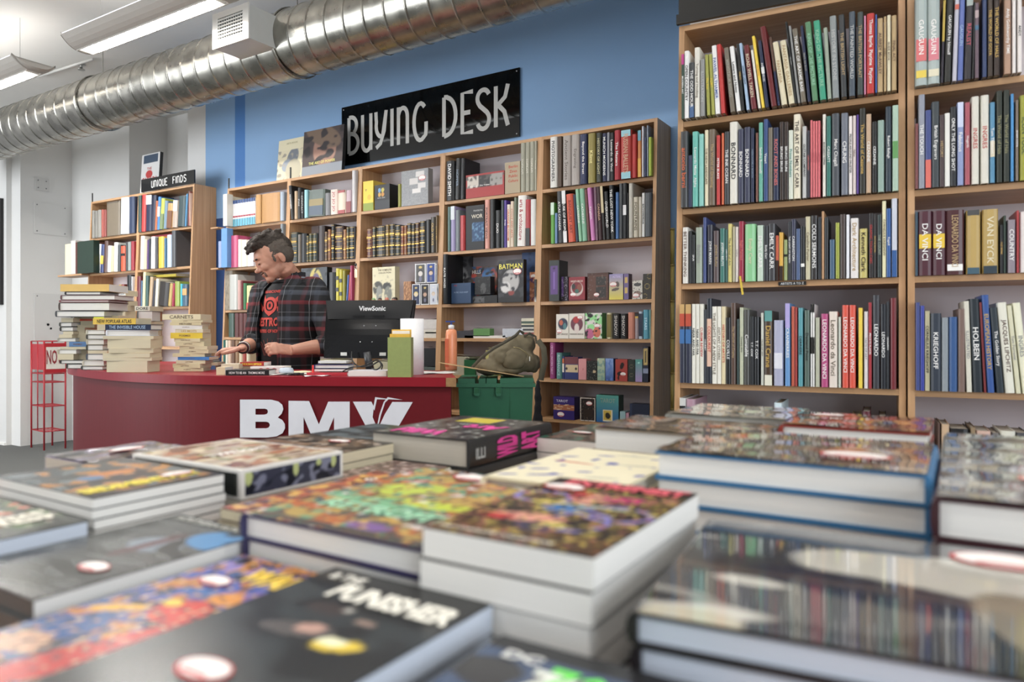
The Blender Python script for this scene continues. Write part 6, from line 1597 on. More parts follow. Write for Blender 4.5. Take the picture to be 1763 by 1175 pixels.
t = thing('air_vent', (-3.80, 2.84, 3.0), 0, 'white square air vent box with grille on the duct side', 'vent')
m = MB(); m.box(-.165, .165, .004, .22, 0, .205, mat('c9cbc6', 'plastic', .3)); m.build('housing', t)
m = MB(); m.box(-.172, .172, -.006, .0035, -.006, .03, VW); m.box(-.172, .172, -.006, .0035, .175, .211, VW); m.box(-.172, -.12, -.006, .0035, .0301, .1749, VW); m.box(.12, .172, -.006, .0035, .0301, .1749, VW); m.build('face_frame', t)
m = MB(); m.box(-.12, .12, .0036, .0039, .03, .175, mat('2a2a28', 'paint')); m.build('dark_opening', t)
for i in range(7): m = MB(); m.box(-.12, .12, -.005, .001, .036+.0205*i, .044+.0205*i, VW); m.build('louvre', t)
m = MB()
for i in range(11): m.box(-.111+.022*i-.002, -.111+.022*i+.002, .0012, .0034, .0301, .1749, VW)
m.build('vertical_fins', t)
# pendant strip lights
LG = mat('b7b1a8', 'plastic', .4)
def emis(name, col, s):
    m, nt, b = nodes_mat(name); b.inputs['Base Color'].default_value = hexc(col); b.inputs['Emission Color'].default_value = hexc(col); b.inputs['Emission Strength'].default_value = s; return m
EM = emis('lamp_diffuser', 'fffaf4', 6.0); EM2 = emis('uplight_strip', 'e8ecff', 4.0)
def pendant(x0, x1, y, z, lab):
    t = thing('pendant_light', ((x0+x1)/2, y, z), 0, lab, 'light', 'pendant strip lights'); L = (x1-x0)/2; wd = .15
    m = MB(); k = m.mi(LG); n = 12; pr = []
    for i in range(n+1): u = -1+2*i/n; pr.append((u*wd, -.0+.075*(abs(u)**2.4)-.02))
    low = pr; up_ = [(u, z_+.012) for u, z_ in pr][::-1]
    # curved reflector wings, open in the middle for the louvre
    for side in (-1, 1):
        ww = [p for p in pr if p[0]*side >= .05]; 
        P = ww+[(p[0], p[1]+.008) for p in ww[::-1]]
        n0 = len(m.v)
        for X in (-L, L): m.v += [Vector((X, p[0], p[1])) for p in P]
        q = len(P); m.f.append(tuple(range(n0, n0+q))); m.f.append(tuple(range(n0+2*q-1, n0+q-1, -1))); m.m += [k, k]
        for i in range(q): j = (i+1) % q; m.f.append((n0+i, n0+q+i, n0+q+j, n0+j)); m.m.append(k)
    m.build('reflector', t)
    for sx in (-1, 1):
        m = MB(); cap = [(sx*L, p[0], p[1]) for p in pr]; m.face(cap, LG); m.face([(sx*(L+.012), p[0]*.98, p[1]) for p in pr], LG)
        pk = [Vector((sx*(L+.06*(1-abs(p[0]/wd)**2)), p[0], p[1]+.02)) for p in pr]
        for i in range(n): m.face([Vector(cap[i]), Vector(cap[i+1]), pk[i+1], pk[i]], LG); m.face([pk[i], pk[i+1], Vector((sx*L, pr[i+1][0], .058)), Vector((sx*L, pr[i][0], .058))], LG)
        m.build('end_cap', t)
    m = MB(); m.box(-L+.03, L-.03, -.045, .045, -.004, .0, EM); m.build('diffuser', t)
    nb = int(2*L/.07); m = MB(); m.box(-.002, .002, -.048, .048, -.022, -.0045, mat('e8e6e0', 'plastic')); b0_ = None
    for i in range(nb+1):
        x = -L+.03+(2*L-.06)*i/nb
        if b0_ is None: b0_ = m.build('louvre_blade', t); b0_.location.x = x
        else: o_ = b0_.copy(); COL.objects.link(o_); o_.parent = t; o_.location.x = x
    m = MB(); m.box(-L, L, -.049, -.0455, -.024, .01, LG); m.box(-L, L, .0455, .049, -.024, .01, LG); m.build('louvre_rail', t)
    m = MB(); m.box(-L+.02, L-.02, wd-.006, wd+.0, .057, .061, EM2); m.box(-L+.02, L-.02, -wd, -wd+.006, .057, .061, EM2); m.build('uplight_strip', t)
    for x in (-L*.72, L*.72): m = MB(); m.tube([(x, 0, .012), (x, 0, 3.599-z)], .0018, mat('d0d0cc', 'metal'), 6); m.build('hanger_wire', t)
pendant(-5.12, -3.63, 2.65, PZ, 'bright pendant strip light near the vent box, the larger one seen')
pendant(-7.3, -5.81, 2.65, PZ, 'pendant strip light cut off by the left edge')
pendant(-2.7, -1.3, 2.65, PZ, 'pendant strip light above the photo, over the counter')
for x, y in ((.4, 1.2), (-1.6, .1), (-3.6, .1), (-1.6, -2.2), (1.0, -2.2)): pendant(x-.7, x+.7, y, PZ, 'pendant strip light over the shop floor, out of frame')
q = onz(140, 122, 3.54); m = MB(); m.lathe([(.001, .058), (.035, .056), (.035, .05), (.012, .046), (.01, .02), (.03, .012), (.03, .008), (.001, .006)], mat('b8b8b4', 'metal'), 16)
tag(m.build('sprinkler_head', None, True, q), 'small metal sprinkler head on the ceiling above the duct', 'sprinkler')
q = onz(65, 132, 3.58); q2 = onz(160, 102, 3.58); m = MB(); m.tube([Vector((0, 0, 0)), q2-q], .012, mat('d0cec8', 'plastic'), 8)
tag(m.build('ceiling_conduit', None, True, q), 'thin pale conduit running along the ceiling behind the lights', 'conduit')
# ------------------------------------------------------------------ left wall fittings
LX = -8.598
def onleft(px, py): return onplane(px, py, (LX, 0, 0), Vector((1, 0, 0)))
def plate(px0, py0, px1, py1, nm_, lab, col, th=.008, cat='panel'):
    a = onleft(px0, (py0+py1)/2); b = onleft(px1, (py0+py1)/2); zt_ = onleft(px0, py0).z; zb_ = onleft(px0, py1).z
    b_y = min(b.y, 4.31)
    t = thing(nm_, (LX+.0005, (a.y+b_y)/2, zb_), 0, lab, cat); L = (b_y-a.y)/2; m = MB(); m.box(0, th, -L, L, 0, zt_-zb_, mat(col, 'paint')); m.build('plate', t)
    for s1 in (-1, 1):
        for zz_ in (.03, zt_-zb_-.03): m = MB(); m.ellipsoid((th, s1*(L-.03), zz_), (.004, .007, .007), mat('77777a', 'metal')); m.build('screw', t, True)
    return t, L, zt_-zb_
plate(60, 305, 84, 327, 'cover_plate', 'small square cover plate high on the white wall', 'cfcecb')
plate(58, 347, 116, 402, 'cover_plate', 'larger blank cover plate below the small one', 'd9d8d5')
t, L, h_ = plate(58, 505, 122, 640, 'access_door', 'flush white access door with keyhole behind the red rack', 'd2d1ce', .012, 'door')
m = MB(); m.ellipsoid((.013, -L+.14, h_*.60), (.012, .014, .014), mat('2a2a2c', 'metal')); m.build('latch', t, True)
m = MB(); m.ellipsoid((.013, -L+.17, h_*.55), (.012, .01, .012), mat('1a1a1c', 'metal')); m.build('key', t, True)
# picture frame at the far left
q = onplane(0, 343, (0, 3.735, 0), Vector((0, 1, 0))); q3 = onplane(5.5, 525, (0, 3.735, 0), Vector((0, 1, 0)))
t = thing('picture_frame', (q3.x-.4, 3.738, q3.z), 0, 'dark picture frame cut off by the left edge', 'frame'); hh = q.z-q3.z
m = MB(); m.box(-.4, .4, -.03, 0, 0, .03, mat('1c1a1a', 'plastic')); m.box(-.4, .4, -.03, 0, hh-.03, hh, mat('1c1a1a', 'plastic')); m.box(-.4, -.37, -.03, 0, .0301, hh-.0301, mat('1c1a1a', 'plastic')); m.box(.37, .4, -.03, 0, .0301, hh-.0301, mat('1c1a1a', 'plastic')); m.build('frame_moulding', t)
m = MB(); m.box(-.37, .37, -.012, -.002, .03, hh-.03, mat('c8c8c4')); m.build('picture', t)
# red wire rack
RW = mat('b01826', 'plastic', .35); q = onz(53, 771, 0); t = thing('wire_rack', (0, 0, 0), 0, 'tall red wire newspaper rack against the white wall', 'rack')
# corners of the rack on the floor (front-left, front-right, back)
fl = onz(54, 771, 0); fr_ = onz(76, 776, 0); du = (fr_-fl)
fx = Vector((1, 0, 0)); P0 = fr_; P1 = fl; dv = Vector((.04, .19, 0)); 
t.location = P0
hr = CAMH+(HY-588)/FPX*(P0-CAM).dot(Fv)
CRN = [Vector((0, 0, 0)), P1-P0, P1-P0+dv, dv]
for i, c_ in enumerate(CRN): m = MB(); m.tube([c_, c_+Vector((0, 0, hr))], .009, RW, 8); m.build('post', t, True)
m = MB(); mid = (CRN[0]+CRN[1])/2; m.tube([mid+Vector((0, 0, .2)), mid+Vector((0, 0, hr))], .006, RW, 6); m.build('rod', t, True)
for z_ in (hr, hr-.34, hr*.62, hr*.40, hr*.17):
    m = MB(); m.tube([c+Vector((0, 0, z_)) for c in CRN+[CRN[0]]], .006, RW, 6); m.build('shelf_hoop', t, True)
    m = MB()
    for k_ in range(1, 6): f_ = k_/6; m.tube([CRN[0].lerp(CRN[3], f_)+Vector((0, 0, z_)), CRN[1].lerp(CRN[2], f_)+Vector((0, 0, z_))], .0035, RW, 5)
    if z_ < hr: m.build('shelf_wires', t)
dd = (CRN[3]-CRN[0]).normalized(); m = MB()
for (a_, b_) in ((CRN[0], CRN[3]),):
    m.face([a_+Vector((.012, 0, hr-.33)), b_+Vector((.012, 0, hr-.33)), b_+Vector((.012, 0, hr-.02)), a_+Vector((.012, 0, hr-.02))], mat('b01826', 'plastic'))
    m.face([a_.lerp(b_, .06)+Vector((.014, 0, hr-.29)), a_.lerp(b_, .96)+Vector((.014, 0, hr-.29)), a_.lerp(b_, .96)+Vector((.014, 0, hr-.06)), a_.lerp(b_, .06)+Vector((.014, 0, hr-.06))], mat('dcd6cc'))
m.build('header_card', t)
text('NOW', t, frame(CRN[0].lerp(CRN[3], .5)+Vector((.0165, 0, hr-.165)), dd, (0, 0, 1)), .165, .15, mat('8a1a24'), 'header_lettering', True, .02)
m = MB(); m.face([CRN[1]+Vector((0, 0, hr-.30)), CRN[0]+Vector((0, 0, hr-.30)), CRN[0]+Vector((0, 0, hr-.03)), CRN[1]+Vector((0, 0, hr-.03))], RW); m.build('side_card', t)
# ------------------------------------------------------------------ books jutting from the far bookcase end
for (px0, px1, pyt, pyb, c, lab) in ((112, 122, 421, 468, 'd8d0b4', 'tilted cream book jutting left of the far bookcase'), (122, 130, 415, 467, 'c8c4c0', 'pale grey-covered book jutting left of the far bookcase'), (130, 133, 418, 468, '5a2c24', 'thin dark red book jutting left of the far bookcase'), (133, 161, 417, 468, '1f3428', 'big dark green book jutting left of the far bookcase')):
    c0_ = U1[0]; z_ = UZ1[1]; pr_ = .10
    a_ = onplane(px0, 440, c0_.o+c0_.n*(-pr_), c0_.n); b_ = onplane(px1, 440, c0_.o+c0_.n*(-pr_), c0_.n); zt_ = onplane(px0, pyt, c0_.o+c0_.n*(-pr_), c0_.n).z
    r = thing('book', Vector(((a_.x+b_.x)/2, a_.y, z_+.0008)), 0, lab, 'book', 'books jutting from the far bookcase'); w_ = b_.x-a_.x-.002
    m = MB(); m.box(-w_/2, w_/2, 0, .055 if px1 > 150 else .15, 0, zt_-z_, mat(c, 'gloss')); m.build('cover', r)
m = MB(); m.box(-.42, .02, -.06, .1, -.016, 0, WOODH); tag(m.build('shelf_extension', None, False, Vector((U1[0].o.x-.003, YF-.04, UZ1[1]))), 'short beech board sticking out of the far bookcase, holding four books', 'shelf')
# flat-lying books on top of rows in the far pair
for case, l, r_, yt, yb, c, z_, lab in ((U1[1], 545, 725, 365, 405, '9a1c28', UZ1[1], 'red book lying flat on the upright ones, far bookcases'), (U1[1], 505, 730, 683, 735, 'd8c41c', UZ1[2], 'yellow book lying flat on the upright ones, far bookcases')):
    a_, zt_ = case.pt(140+l/4.7, 320+yt/4.7, z_, -.02); b_, zb_ = case.pt(140+r_/4.7, 320+yb/4.7, z_, -.02)
    o = flat(*(case.o+case.u*((a_+b_)/2)+case.n*.09)[:2], z_+.305 if z_ > 1.5 else z_+.29, b_-a_, .14, .022, 0, 'y-', c, 'pagew', True, label=lab, nm='book')
# ------------------------------------------------------------------ the clerk
pf = 4.2
pc = at(497, 4.27, 0); person = thing('person', pc, 0, 'man in dark plaid shirt and black T-shirt looking down at books behind the counter', 'person')
def PP(px, py, f=4.25): return at(px, f, None, py)-pc
SK = mat('c28b71', 'skin')
hf = (-Rv*.80-Fv*.40-Vector((0, 0, .46))).normalized(); hu = (Vector((0, 0, 1))-hf*hf.z).normalized(); hs = hf.cross(hu)
if hs.dot(Fv) > 0: hs = -hs      # side facing the camera
HM = Matrix((hf, hs, hu)).transposed()
hc = PP(470, 443, 4.2)
HSC = 1.1
def hp(f, s, u): return hc+(hf*f+hs*s+hu*u)*HSC
m = MB()
def he(f, s, u, rf, rs, ru, mb=None, mm=None, nu=16, nv=10): (mb or m).ellipsoid(hp(f, s, u), (rf*HSC, rs*HSC, ru*HSC), mm or SK, HM, nu, nv)
he(-.012, 0, .022, .094, .074, .088); he(.03, 0, .0, .066, .062, .085); he(.034, 0, -.06, .054, .05, .05); he(.062, 0, -.095, .026, .03, .022); he(.0, 0, -.06, .05, .055, .04)
he(.086, 0, -.012, .014, .010, .03); he(.103, 0, -.034, .018, .013, .012); he(.09, .012, -.038, .01, .008, .008); he(.09, -.012, -.038, .01, .008, .008)
he(.074, 0, .022, .022, .05, .012); he(.064, .036, -.028, .022, .02, .024); he(.064, -.036, -.028, .022, .02, .024); he(.080, 0, -.066, .014, .024, .014); he(.078, 0, -.08, .012, .016, .01)
for s_ in (1, -1): he(.074, s_*.03, .0, .014, .016, .011); he(-.028, s_*.076, -.022, .016, .007, .029); he(-.021, s_*.081, -.012, .011, .006, .019)
# neck and shoulders core
neckb = PP(500, 474, 4.30)
m.tube([hp(-.03, 0, -.03), hp(-.028, 0, -.075), neckb, neckb+Vector((0, 0, -.08))], [.058, .056, .062, .07], SK, 16)
fd = (-Rv*.62-Fv*.78).normalized(); sd = Vector((-fd.y, fd.x, 0)); 
if sd.dot(Rv) < 0: sd = -sd      # towards his left shoulder (right in the picture)
TC = PP(501, 560, 4.27)
def tz(py): return CAMH+(HY-py)/FPX*4.27-pc.z
rings = [(1.57, .06, .06, .0), (1.545, .09, .072, .0), (1.515, .14, .09, .0), (1.47, .183, .112, .005), (1.40, .196, .128, .01), (1.25, .198, .138, .012), (1.12, .186, .138, .014), (1.0, .182, .136, .012), (.9, .186, .136, .006), (.80, .19, .136, 0)]
def tpt(th, z, grow=0.0, pinch=1.0):
    R_ = rings
    for i in range(len(R_)-1):
        if R_[i+1][0] <= z <= R_[i][0]:
            t_ = (R_[i][0]-z)/(R_[i][0]-R_[i+1][0]); t2 = t_*t_*(3-2*t_); a = R_[i][1]+(R_[i+1][1]-R_[i][1])*t2; b = R_[i][2]+(R_[i+1][2]-R_[i][2])*t2; o_ = R_[i][3]+(R_[i+1][3]-R_[i][3])*t2; break
    else: a, b, o_ = R_[-1][1:] if z < R_[-1][0] else R_[0][1:]
    c, s_ = math.cos(th), math.sin(th); e = .85
    x = math.copysign(abs(c)**e, c)*(a+grow); y = math.copysign(abs(s_)**e, s_)*(b+grow)
    base = Vector((TC.x, TC.y, 0)); base += (Vector((neckb.x, neckb.y, 0))-base)*max(0, min(1, (z-1.40)/.17))
    return base+sd*x+fd*(y+o_)+Vector((0, 0, z))
# (th = 90 deg faces forward fd, 0 = his left side)
m.grid(lambda u, v: tpt(2*math.pi*u, .82+.73*v, -.02), 28, 14, SK); m.face([tpt(2*math.pi*i/20, .82, -.02) for i in range(20)], SK); m.face([tpt(2*math.pi*i/20, 1.55, -.02) for i in range(20)], SK)
def limb(pts, rad, mb, mm, n=5):
    P = []; R_ = []
    for i in range(len(pts)-1):
        a = pts[max(i-1, 0)]; b = pts[i]; c = pts[i+1]; d = pts[min(i+2, len(pts)-1)]
        for k_ in range(n):
            t_ = k_/n; P.append(.5*((2*b)+(c-a)*t_+(2*a-5*b+4*c-d)*t_**2+(3*b-a-3*c+d)*t_**3)); R_.append(rad[i]+(rad[i+1]-rad[i])*t_)
    P.append(pts[-1]); R_.append(rad[-1]); mb.tube(P, R_, mm, 14)
# arms: shoulder, elbow, wrist
LS, LE, LW_ = PP(542, 500, 4.22), PP(570, 594, 4.08), PP(502, 603, 3.98)
RS, RE, RW_ = PP(452, 505, 4.42), PP(436, 590, 4.30), PP(417, 600, 4.08)
limb([LS, LE, LE.lerp(LW_, .4), LW_], [.05, .042, .043, .026], m, SK); limb([RS, RE, RE.lerp(RW_, .4), RW_], [.05, .040, .040, .025], m, SK)
# near hand: palm from the wrist, fingers folding down and in
def hand(mb, wr, kn, side, down, fl, curls, spread, thumb):
    """wr wrist, kn knuckle centre, side unit vector across the palm, down unit vector towards the palm side"""
    ax = (kn-wr).normalized(); L = (kn-wr).length
    for i in range(5): t_ = i/4; mb.ellipsoid(wr+ax*L*(.1+.85*t_), (.034 if i > 0 else .028, .034, .014), SK, Matrix((ax, side, ax.cross(side))).transposed(), 14, 9)
    for s_ in (-1, 0, 1): mb.ellipsoid(wr+ax*L*.62+side*.017*s_, (.036, .014, .0145), SK, Matrix((ax, side, ax.cross(side))).transposed(), 12, 8)
    for i, (l_, c_) in enumerate(zip(fl, curls)):
        p = kn+side*spread*(i-1.5); d = ax.copy(); seg = [.45, .30, .25]; pts = [p-ax*.012, p]; an = 0
        for k_ in range(3): an += c_[k_]; dd_ = ax*math.cos(an)+down*math.sin(an); p = p+dd_*l_*seg[k_]; pts.append(p)
        mb.tube(pts, [.0098, .0095, .0088, .0080, .0062], SK, 10); mb.ellipsoid(pts[-1], (.0064,)*3, SK)
        for q_ in pts[1:-1]: mb.ellipsoid(q_, (.0092,)*3, SK)
    mb.tube(thumb, [.013, .0115, .0105, .0085], SK, 10); mb.ellipsoid(thumb[-1], (.0085,)*3, SK)
kn = PP(474, 600, 3.92); ax = (kn-LW_).normalized(); dn = (Vector((0, 0, -1))-ax*(-ax.z)).normalized(); sdv = ax.cross(dn)
# back of the hand faces the camera and up; knuckles stacked slanting downwards
sv = (Vector((0, 0, -1))*.86-Fv*.30+Rv*.30); sv = (sv-ax*sv.dot(ax)).normalized(); dv_ = ax.cross(sv); 
if dv_.dot(Fv) < 0: dv_ = -dv_
hand(m, LW_, kn, sv, dv_, [.07, .078, .072, .058], [(.35, .9, .7), (.4, .95, .7), (.45, 1.0, .7), (.5, 1.0, .7)], .0185, [LW_+ax*.02-sv*.02+dv_*.012, LW_+ax*.05-sv*.034+dv_*.02, LW_+ax*.08-sv*.03+dv_*.028, LW_+ax*.10-sv*.018+dv_*.034])
# far hand: palm down on the pile, fingers forward and bent
kn2 = PP(388, 603, 4.04); ax2 = (kn2-RW_).normalized(); sv2 = ax2.cross(Vector((0, 0, 1))).normalized()
if sv2.dot(Fv) < 0: sv2 = -sv2
dn2 = Vector((0, 0, -1)); dn2 = (dn2-ax2*dn2.dot(ax2)).normalized()
hand(m, RW_, kn2, sv2, dn2, [.07, .078, .072, .056], [(.15, .5, .4), (.2, .6, .4), (.3, .6, .4), (.35, .7, .5)], .019, [RW_+ax2*.02-sv2*.03, RW_+ax2*.05-sv2*.045+dn2*.008, RW_+ax2*.085-sv2*.045+dn2*.014, RW_+ax2*.11-sv2*.036+dn2*.018])
# legs inside trousers core
hipL, hipR = sd*.09, -sd*.09; base = Vector((TC.x, TC.y, 0))
for h_ in (hipL, hipR): m.tube([base+h_+Vector((0, 0, .86)), base+h_*1.1+Vector((0, 0, .48))+fd*.01, base+h_*1.2+Vector((0, 0, .08))], [.075, .05, .035], SK, 12)
body = fused(m, 'body', person, .0042, 2)
# face details
m = MB()
for s_ in (1, -1): he(.0875, s_*.03, .022, .008, .019, .0052, m, mat('2a1e18', 'cloth'))
m.build('eyebrows', person, True)
m = MB()
for s_ in (1, -1): he(.0855, s_*.03, -.006, .006, .014, .0032, m, mat('2c1c18', 'skin'))
m.build('eyelashes', person, True)
m = MB(); he(.0905, 0, -.0655, .0065, .017, .0035, m, mat('a8604e', 'skin')); he(.0895, 0, -.0725, .006, .015, .0035, m, mat('a8604e', 'skin')); m.build('lips', person, True)
m = MB(); he(.0895, 0, -.053, .009, .025, .007, m, mat('6a4c3c', 'skin')); he(.078, .024, -.066, .008, .006, .014, m, mat('6a4c3c', 'skin')); he(.078, -.024, -.066, .008, .006, .014, m, mat('6a4c3c', 'skin')); he(.078, 0, -.104, .011, .018, .012, m, mat('7a5a48', 'skin')); m.build('moustache', person, True)
# hair: short greying sides, longer curly top pushed forward
HT = mat('372e26', 'cloth'); HG = mat('544b42', 'cloth')
m = MB(); he(-.028, 0, .03, .088, .079, .078, m, HG); he(-.05, 0, .0, .062, .074, .07, m, HG)
for s_ in (1, -1): he(.010, s_*.066, -.006, .008, .005, .026, m, HG)
o = fused(m, 'side_hair', person, .005, 2); displace(o, .003, 120)
m = MB(); he(-.02, 0, .074, .088, .068, .060, m, HT); he(.03, 0, .094, .066, .056, .040, m, HT); he(.066, 0, .088, .036, .044, .024, m, HT); he(-.07, 0, .035, .05, .062, .06, m, HT)
random.seed(3)
for i in range(46):
    a_ = random.uniform(-.09, .10); s_ = random.uniform(-.055, .055); he(a_, s_, .112+.028*(1-(a_/.11)**2)-abs(s_)*.35-max(0, a_-.02)*.25, .014, .012, .011, m, HT, 8, 6)
for i in range(10): he(.094+random.uniform(-.008, .01), -.042+.0094*i, .074+random.uniform(-.008, .01), .012, .009, .01, m, HT, 8, 6)
o = fused(m, 'hair', person, .0045, 1); displace(o, .005, 90); displace(o, .003, 200, seed=4)
# black T-shirt with red print
TS = mat('17171a', 'cloth')
m = MB(); m.grid(lambda u, v: tpt(2*math.pi*u, .84+.695*v, .0), 48, 26, TS); m.build('t_shirt', person, True)
m = MB(); m.tube([tpt(2*math.pi*i/32, 1.533+.012*math.cos(2*math.pi*i/32-math.pi*1.5), .002) for i in range(33)], .006, TS, 8, False); m.build('t_shirt_collar', person, True)
def on_chest(x, z, g=.004):   # x metres across the chest, measured round the surface
    th = math.pi/2-x/.165; return tpt(th, z, g)
def chest_text(s_, xc, zc_, w_, h_, m_, nm_):
    me, tw, thh = text_mesh(s_, .04); me = me.copy(); me.materials.clear(); me.materials.append(m_)
    bm = bmesh.new(); bm.from_mesh(me); bmesh.ops.subdivide_edges(bm, edges=bm.edges[:], cuts=1); 
    for v in bm.verts: v.co = on_chest(xc+v.co.x/tw*w_, zc_+v.co.y/thh*h_, .0045)
    bm.to_mesh(me); bm.free(); o = bpy.data.objects.new(nm_, me); COL.objects.link(o); o.parent = person
RP = mat('c0392c', 'cloth'); RPD = mat('8a3a30', 'cloth')
chest_text('DESTROY', .0, 1.285, .19, .052, RP, 'print_lettering'); chest_text('MASTERS OF NONE', .0, 1.232, .15, .02, RP, 'print_lettering'); chest_text('REDISCOVER', .0, 1.462, .13, .016, RP, 'print_lettering')
m = MB()
def ringp(cx, cz, rx, rz, wd, m_):
    for i in range(24):
        a0_, a1_ = 2*math.pi*i/24, 2*math.pi*(i+1)/24; q = [(rx*math.cos(a0_), rz*math.sin(a0_)), (rx*math.cos(a1_), rz*math.sin(a1_)), ((rx-wd)*math.cos(a1_), (rz-wd)*math.sin(a1_)), ((rx-wd)*math.cos(a0_), (rz-wd)*math.sin(a0_))]
        m.face([on_chest(cx+x_, cz+z_) for x_, z_ in q], m_)
ringp(0, 1.38, .045, .05, .018, RP); ringp(0, 1.38, .018, .024, .012, RP)
for sg in (-1, 1):
    m.face([on_chest(sg*.045, 1.37), on_chest(sg*.10, 1.405), on_chest(sg*.085, 1.355), on_chest(sg*.05, 1.345)][::sg], RP); m.face([on_chest(sg*.03, 1.42), on_chest(sg*.06, 1.445), on_chest(sg*.045, 1.395)], RP)
m.face([on_chest(-.02, 1.335), on_chest(0, 1.318), on_chest(.02, 1.335)], RP); m.build('print_emblem', person)
m = MB()
for i in range(7):
    x_ = -.07+.023*i; m.tube([on_chest(x_*1.3, 1.19-.01*abs(i-3)), on_chest(x_*.8, 1.15), on_chest(x_*.35, 1.09)], .0012, RPD, 4)
m.build('print_lines', person)
# open plaid shirt
PLM, nt, b = nodes_mat('plaid_flannel'); tc = nt.nodes.new('ShaderNodeTexCoord'); rot = nt.nodes.new('ShaderNodeVectorRotate'); rot.rotation_type = 'Z_AXIS'; rot.inputs['Angle'].default_value = -ANG+.2
nt.links.new(tc.outputs['Object'], rot.inputs['Vector']); sp_ = nt.nodes.new('ShaderNodeSeparateXYZ'); nt.links.new(rot.outputs[0], sp_.inputs[0])
def stripes(axis, freq, pts, off=0.0):
    a1 = nt.nodes.new('ShaderNodeMath'); a1.operation = 'MULTIPLY_ADD'; a1.inputs[1].default_value = freq; a1.inputs[2].default_value = off+50; nt.links.new(sp_.outputs[axis], a1.inputs[0])
    a2 = nt.nodes.new('ShaderNodeMath'); a2.operation = 'FRACT'; nt.links.new(a1.outputs[0], a2.inputs[0]); r_ = ramp(nt, pts); r_.color_ramp.interpolation = 'LINEAR'; nt.links.new(a2.outputs[0], r_.inputs[0]); return r_
K0 = '0e0e10'
h1 = stripes('Z', 6.6, [(0, K0), (.12, K0), (.16, '501419'), (.26, '60161e'), (.30, K0), (.48, K0), (.52, '32363e'), (.66, '3c414a'), (.70, K0), (.83, K0), (.84, '6c6e72'), (.855, K0), (1, K0)])
h2 = stripes('X', 7.4, [(0, K0), (.1, K0), (.14, '300d11'), (.26, '3c1116'), (.3, K0), (.40, K0), (.41, '808284'), (.425, K0), (.56, K0), (.6, '1f2228'), (.76, '23262d'), (.8, K0), (1, K0)])
ad = nt.nodes.new('ShaderNodeMixRGB'); ad.blend_type = 'SCREEN'; ad.inputs[0].default_value = 1; nt.links.new(h1.outputs[0], ad.inputs[1]); nt.links.new(h2.outputs[0], ad.inputs[2]); nt.links.new(ad.outputs[0], b.inputs['Base Color']); b.inputs['Roughness'].default_value = .9
def shirt_fn(g):
    def fn(u, v):
        z = .80+.745*v; op = .34+.14*(1-v)+(.15*max(0, v-.85)/.15); th0 = math.pi/2+op; th1 = math.pi/2+2*math.pi-op; th = th0+(th1-th0)*u
        edge = min(u, 1-u); f_ = g+.008+.008*math.sin(th*5+z*9)*(1-v)+.005*mnoise.noise(Vector((th*2.5, z*9, 1)))+.006*mnoise.noise(Vector((th*5+z*14, z*5, 6))); 
        if edge < .03: f_ += .006
        return tpt(th, z, f_)
    return fn
m = MB(); m.grid(shirt_fn(.006), 70, 40, PLM); m.grid(shirt_fn(.003), 70, 40, PLM, True); m.build('plaid_shirt', person, True)
m = MB()
for sg in (1, -1):   # collar leaves
    pts = [tpt(math.pi/2+sg*(.5+.42*i), 1.535+.02*min(1, i/3), .012) for i in range(6)]
    for i in range(5): m.face([pts[i], pts[i+1], pts[i+1]+Vector((0, 0, .028)) if i > 0 else pts[i+1]+Vector((0, 0, .02)), pts[i]+Vector((0, 0, .026 if i else .004))], PLM)
    c1 = pts[0]; c2 = tpt(math.pi/2+sg*.75, 1.45, .022); c3 = tpt(math.pi/2+sg*1.35, 1.515, .02); m.face([c1, c2, c3, pts[2]+Vector((0, 0, .03))], PLM); m.face([c1+fd*.003, c2+fd*.003, c3+fd*.003, pts[2]+Vector((0, 0, .033))], PLM); m.build('shirt_collar', person); m = MB()
m = MB(); P_ = [tpt(math.pi/2-.66, 1.35, .018), tpt(math.pi/2-1.25, 1.35, .018), tpt(math.pi/2-1.25, 1.29, .018), tpt(math.pi/2-.95, 1.275, .018), tpt(math.pi/2-.66, 1.29, .018)]; m.face(P_, PLM); m.build('shirt_pocket', person)
def sleeve(S, E, W, nm_):
    m = MB(); inner = S+(Vector((TC.x, TC.y, S.z))-S)*.35; limb([inner+Vector((0, 0, .01)), S, S.lerp(E, .5), E, E.lerp(W, .22)], [.06, .074, .066, .06, .054], m, PLM, 6); o = fused(m, nm_, person, .007, 2); displace(o, .009, 16); displace(o, .003, 45)
    m = MB(); a_ = E.lerp(W, .14); b_ = E.lerp(W, .34); m.tube([a_, a_.lerp(b_, .5), b_], [.060, .062, .057], PLM, 18); m.build('rolled_cuff', person, True)
sleeve(LS, LE, LW_, 'sleeve'); sleeve(RS, RE, RW_, 'sleeve')
JE = mat('1c2230', 'cloth')
m = MB()
for h_ in (hipL, hipR): m.tube([base+Vector((0, 0, .90))+h_*.6, base+h_+Vector((0, 0, .80)), base+h_*1.1+Vector((0, 0, .48))+fd*.01, base+h_*1.2+Vector((0, 0, .07))], [.10, .10, .075, .062], JE, 14)
fused(m, 'trousers', person, .01, 3)
for h_ in (hipL, hipR):
    m = MB(); c_ = base+h_*1.2; m.ellipsoid(c_+Vector((0, 0, .045))+fd*.05, (.14, .045, .045), mat('1a1a1a', 'plastic'), Matrix((fd, sd, Vector((0, 0, 1)))).transposed()); o = m.build('shoe', person, True)
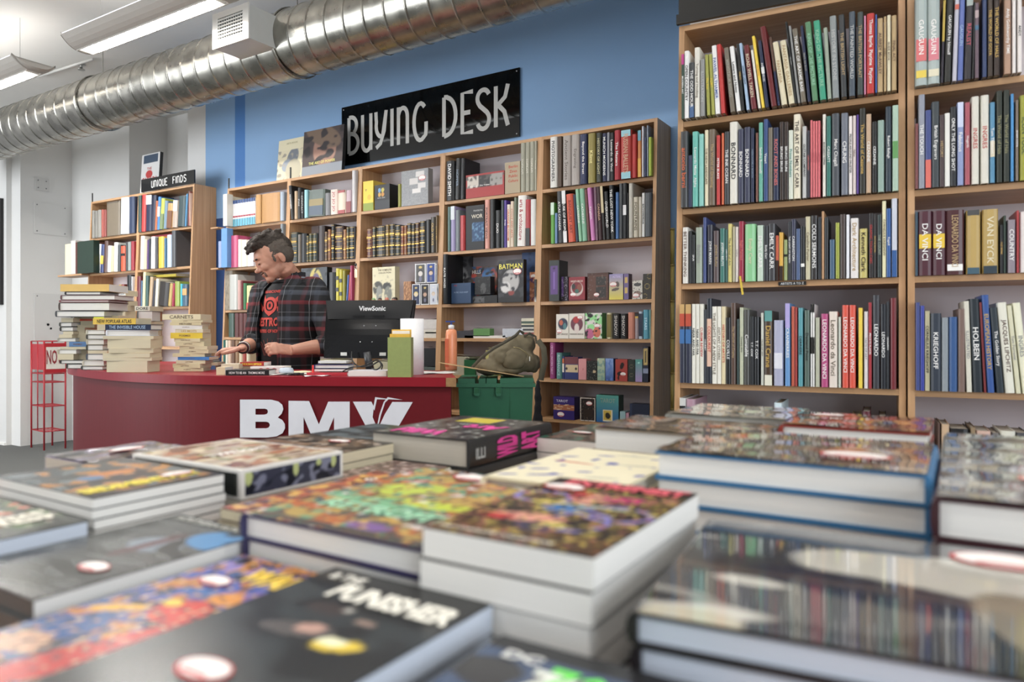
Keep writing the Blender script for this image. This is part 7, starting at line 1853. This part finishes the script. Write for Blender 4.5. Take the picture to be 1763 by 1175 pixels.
# bracelets on the far wrist
wa = (RW_-RE).normalized()
for i, c_ in enumerate(('2a6a3c', 'd8d8d4', '8a2030', '222222')):
    m = MB(); cc = RE.lerp(RW_, .86+.035*i); e1 = wa.cross(Vector((0, 0, 1))).normalized(); e2 = wa.cross(e1)
    m.tube([cc+(e1*math.cos(2*math.pi*j/20)+e2*math.sin(2*math.pi*j/20))*(.033-.001*i) for j in range(21)], .0042, mat(c_, 'plastic'), 6, False); m.build('bracelet', person, True)

# books and boxes jutting from the leftmost joined bookcase
for (px0, px1, pyt, zs, c, lab) in ((384, 391, 335, BZ[0], 'd8d4c8', 'cream book jutting left from the top shelf of leftmost joined bookcase'), (381, 391, 394, BZ[1], '5a90c8', 'sky blue box file jutting left, second shelf of leftmost joined bookcase'), (376, 381, 416, BZ[1], '8a9cc4', 'pale blue folder beside the jutting sky blue box file')):
    c0_ = U2[0]; pl = c0_.o+c0_.n*(-.085); a_ = onplane(px0, 440, pl, c0_.n); b_ = onplane(px1, 440, pl, c0_.n); zt_ = onplane(px0, pyt, pl, c0_.n).z
    r = thing('box_file' if 'file' in lab else 'book', Vector(((a_.x+b_.x)/2, a_.y, zs+.0008)), 0, lab, 'book'); w_ = b_.x-a_.x-.002
    m = MB(); m.box(-w_/2, w_/2, 0, .055, 0, zt_-zs, mat(c, 'gloss')); m.build('cover', r)
for zs in (BZ[0], BZ[1]):
    m = MB(); m.box(-.088, .0035, -.03, .03, -.012, 0, WOODH); tag(m.build('shelf_extension', None, False, Vector((U2[0].o.x-.003, YF-.062, zs))), 'short board under the jutting items, %s shelf of leftmost joined bookcase' % ('top' if zs > 2 else 'second'), 'shelf')
# keys hanging on the divider
kx = onplane(629, 460, U2[2].o+U2[2].n*(-.05), U2[2].n); t = thing('key_ring', Vector((U2[2].o.x+TH*.5, YF-.055, kx.z)), 0, 'small bunch of keys hanging on the divider right of the clerk', 'keys')
m = MB(); m.tube([(.012*math.cos(2*math.pi*i/16), 0, .012*math.sin(2*math.pi*i/16)) for i in range(17)], .0018, mat('c8c8c8', 'metal'), 6, False); m.build('ring', t, True)
m = MB(); m.ellipsoid((0, 0, .02), (.009, .006, .012), mat('1a1a1a', 'plastic')); m.build('fob', t, True)
for sx in (-.006, .007): m = MB(); m.box(sx-.003, sx+.003, -.001, .001, -.07, -.02, mat('d8c890', 'metal')); m.ellipsoid((sx, 0, -.02), (.007, .0015, .008), mat('d8c890', 'metal')); m.build('key', t)
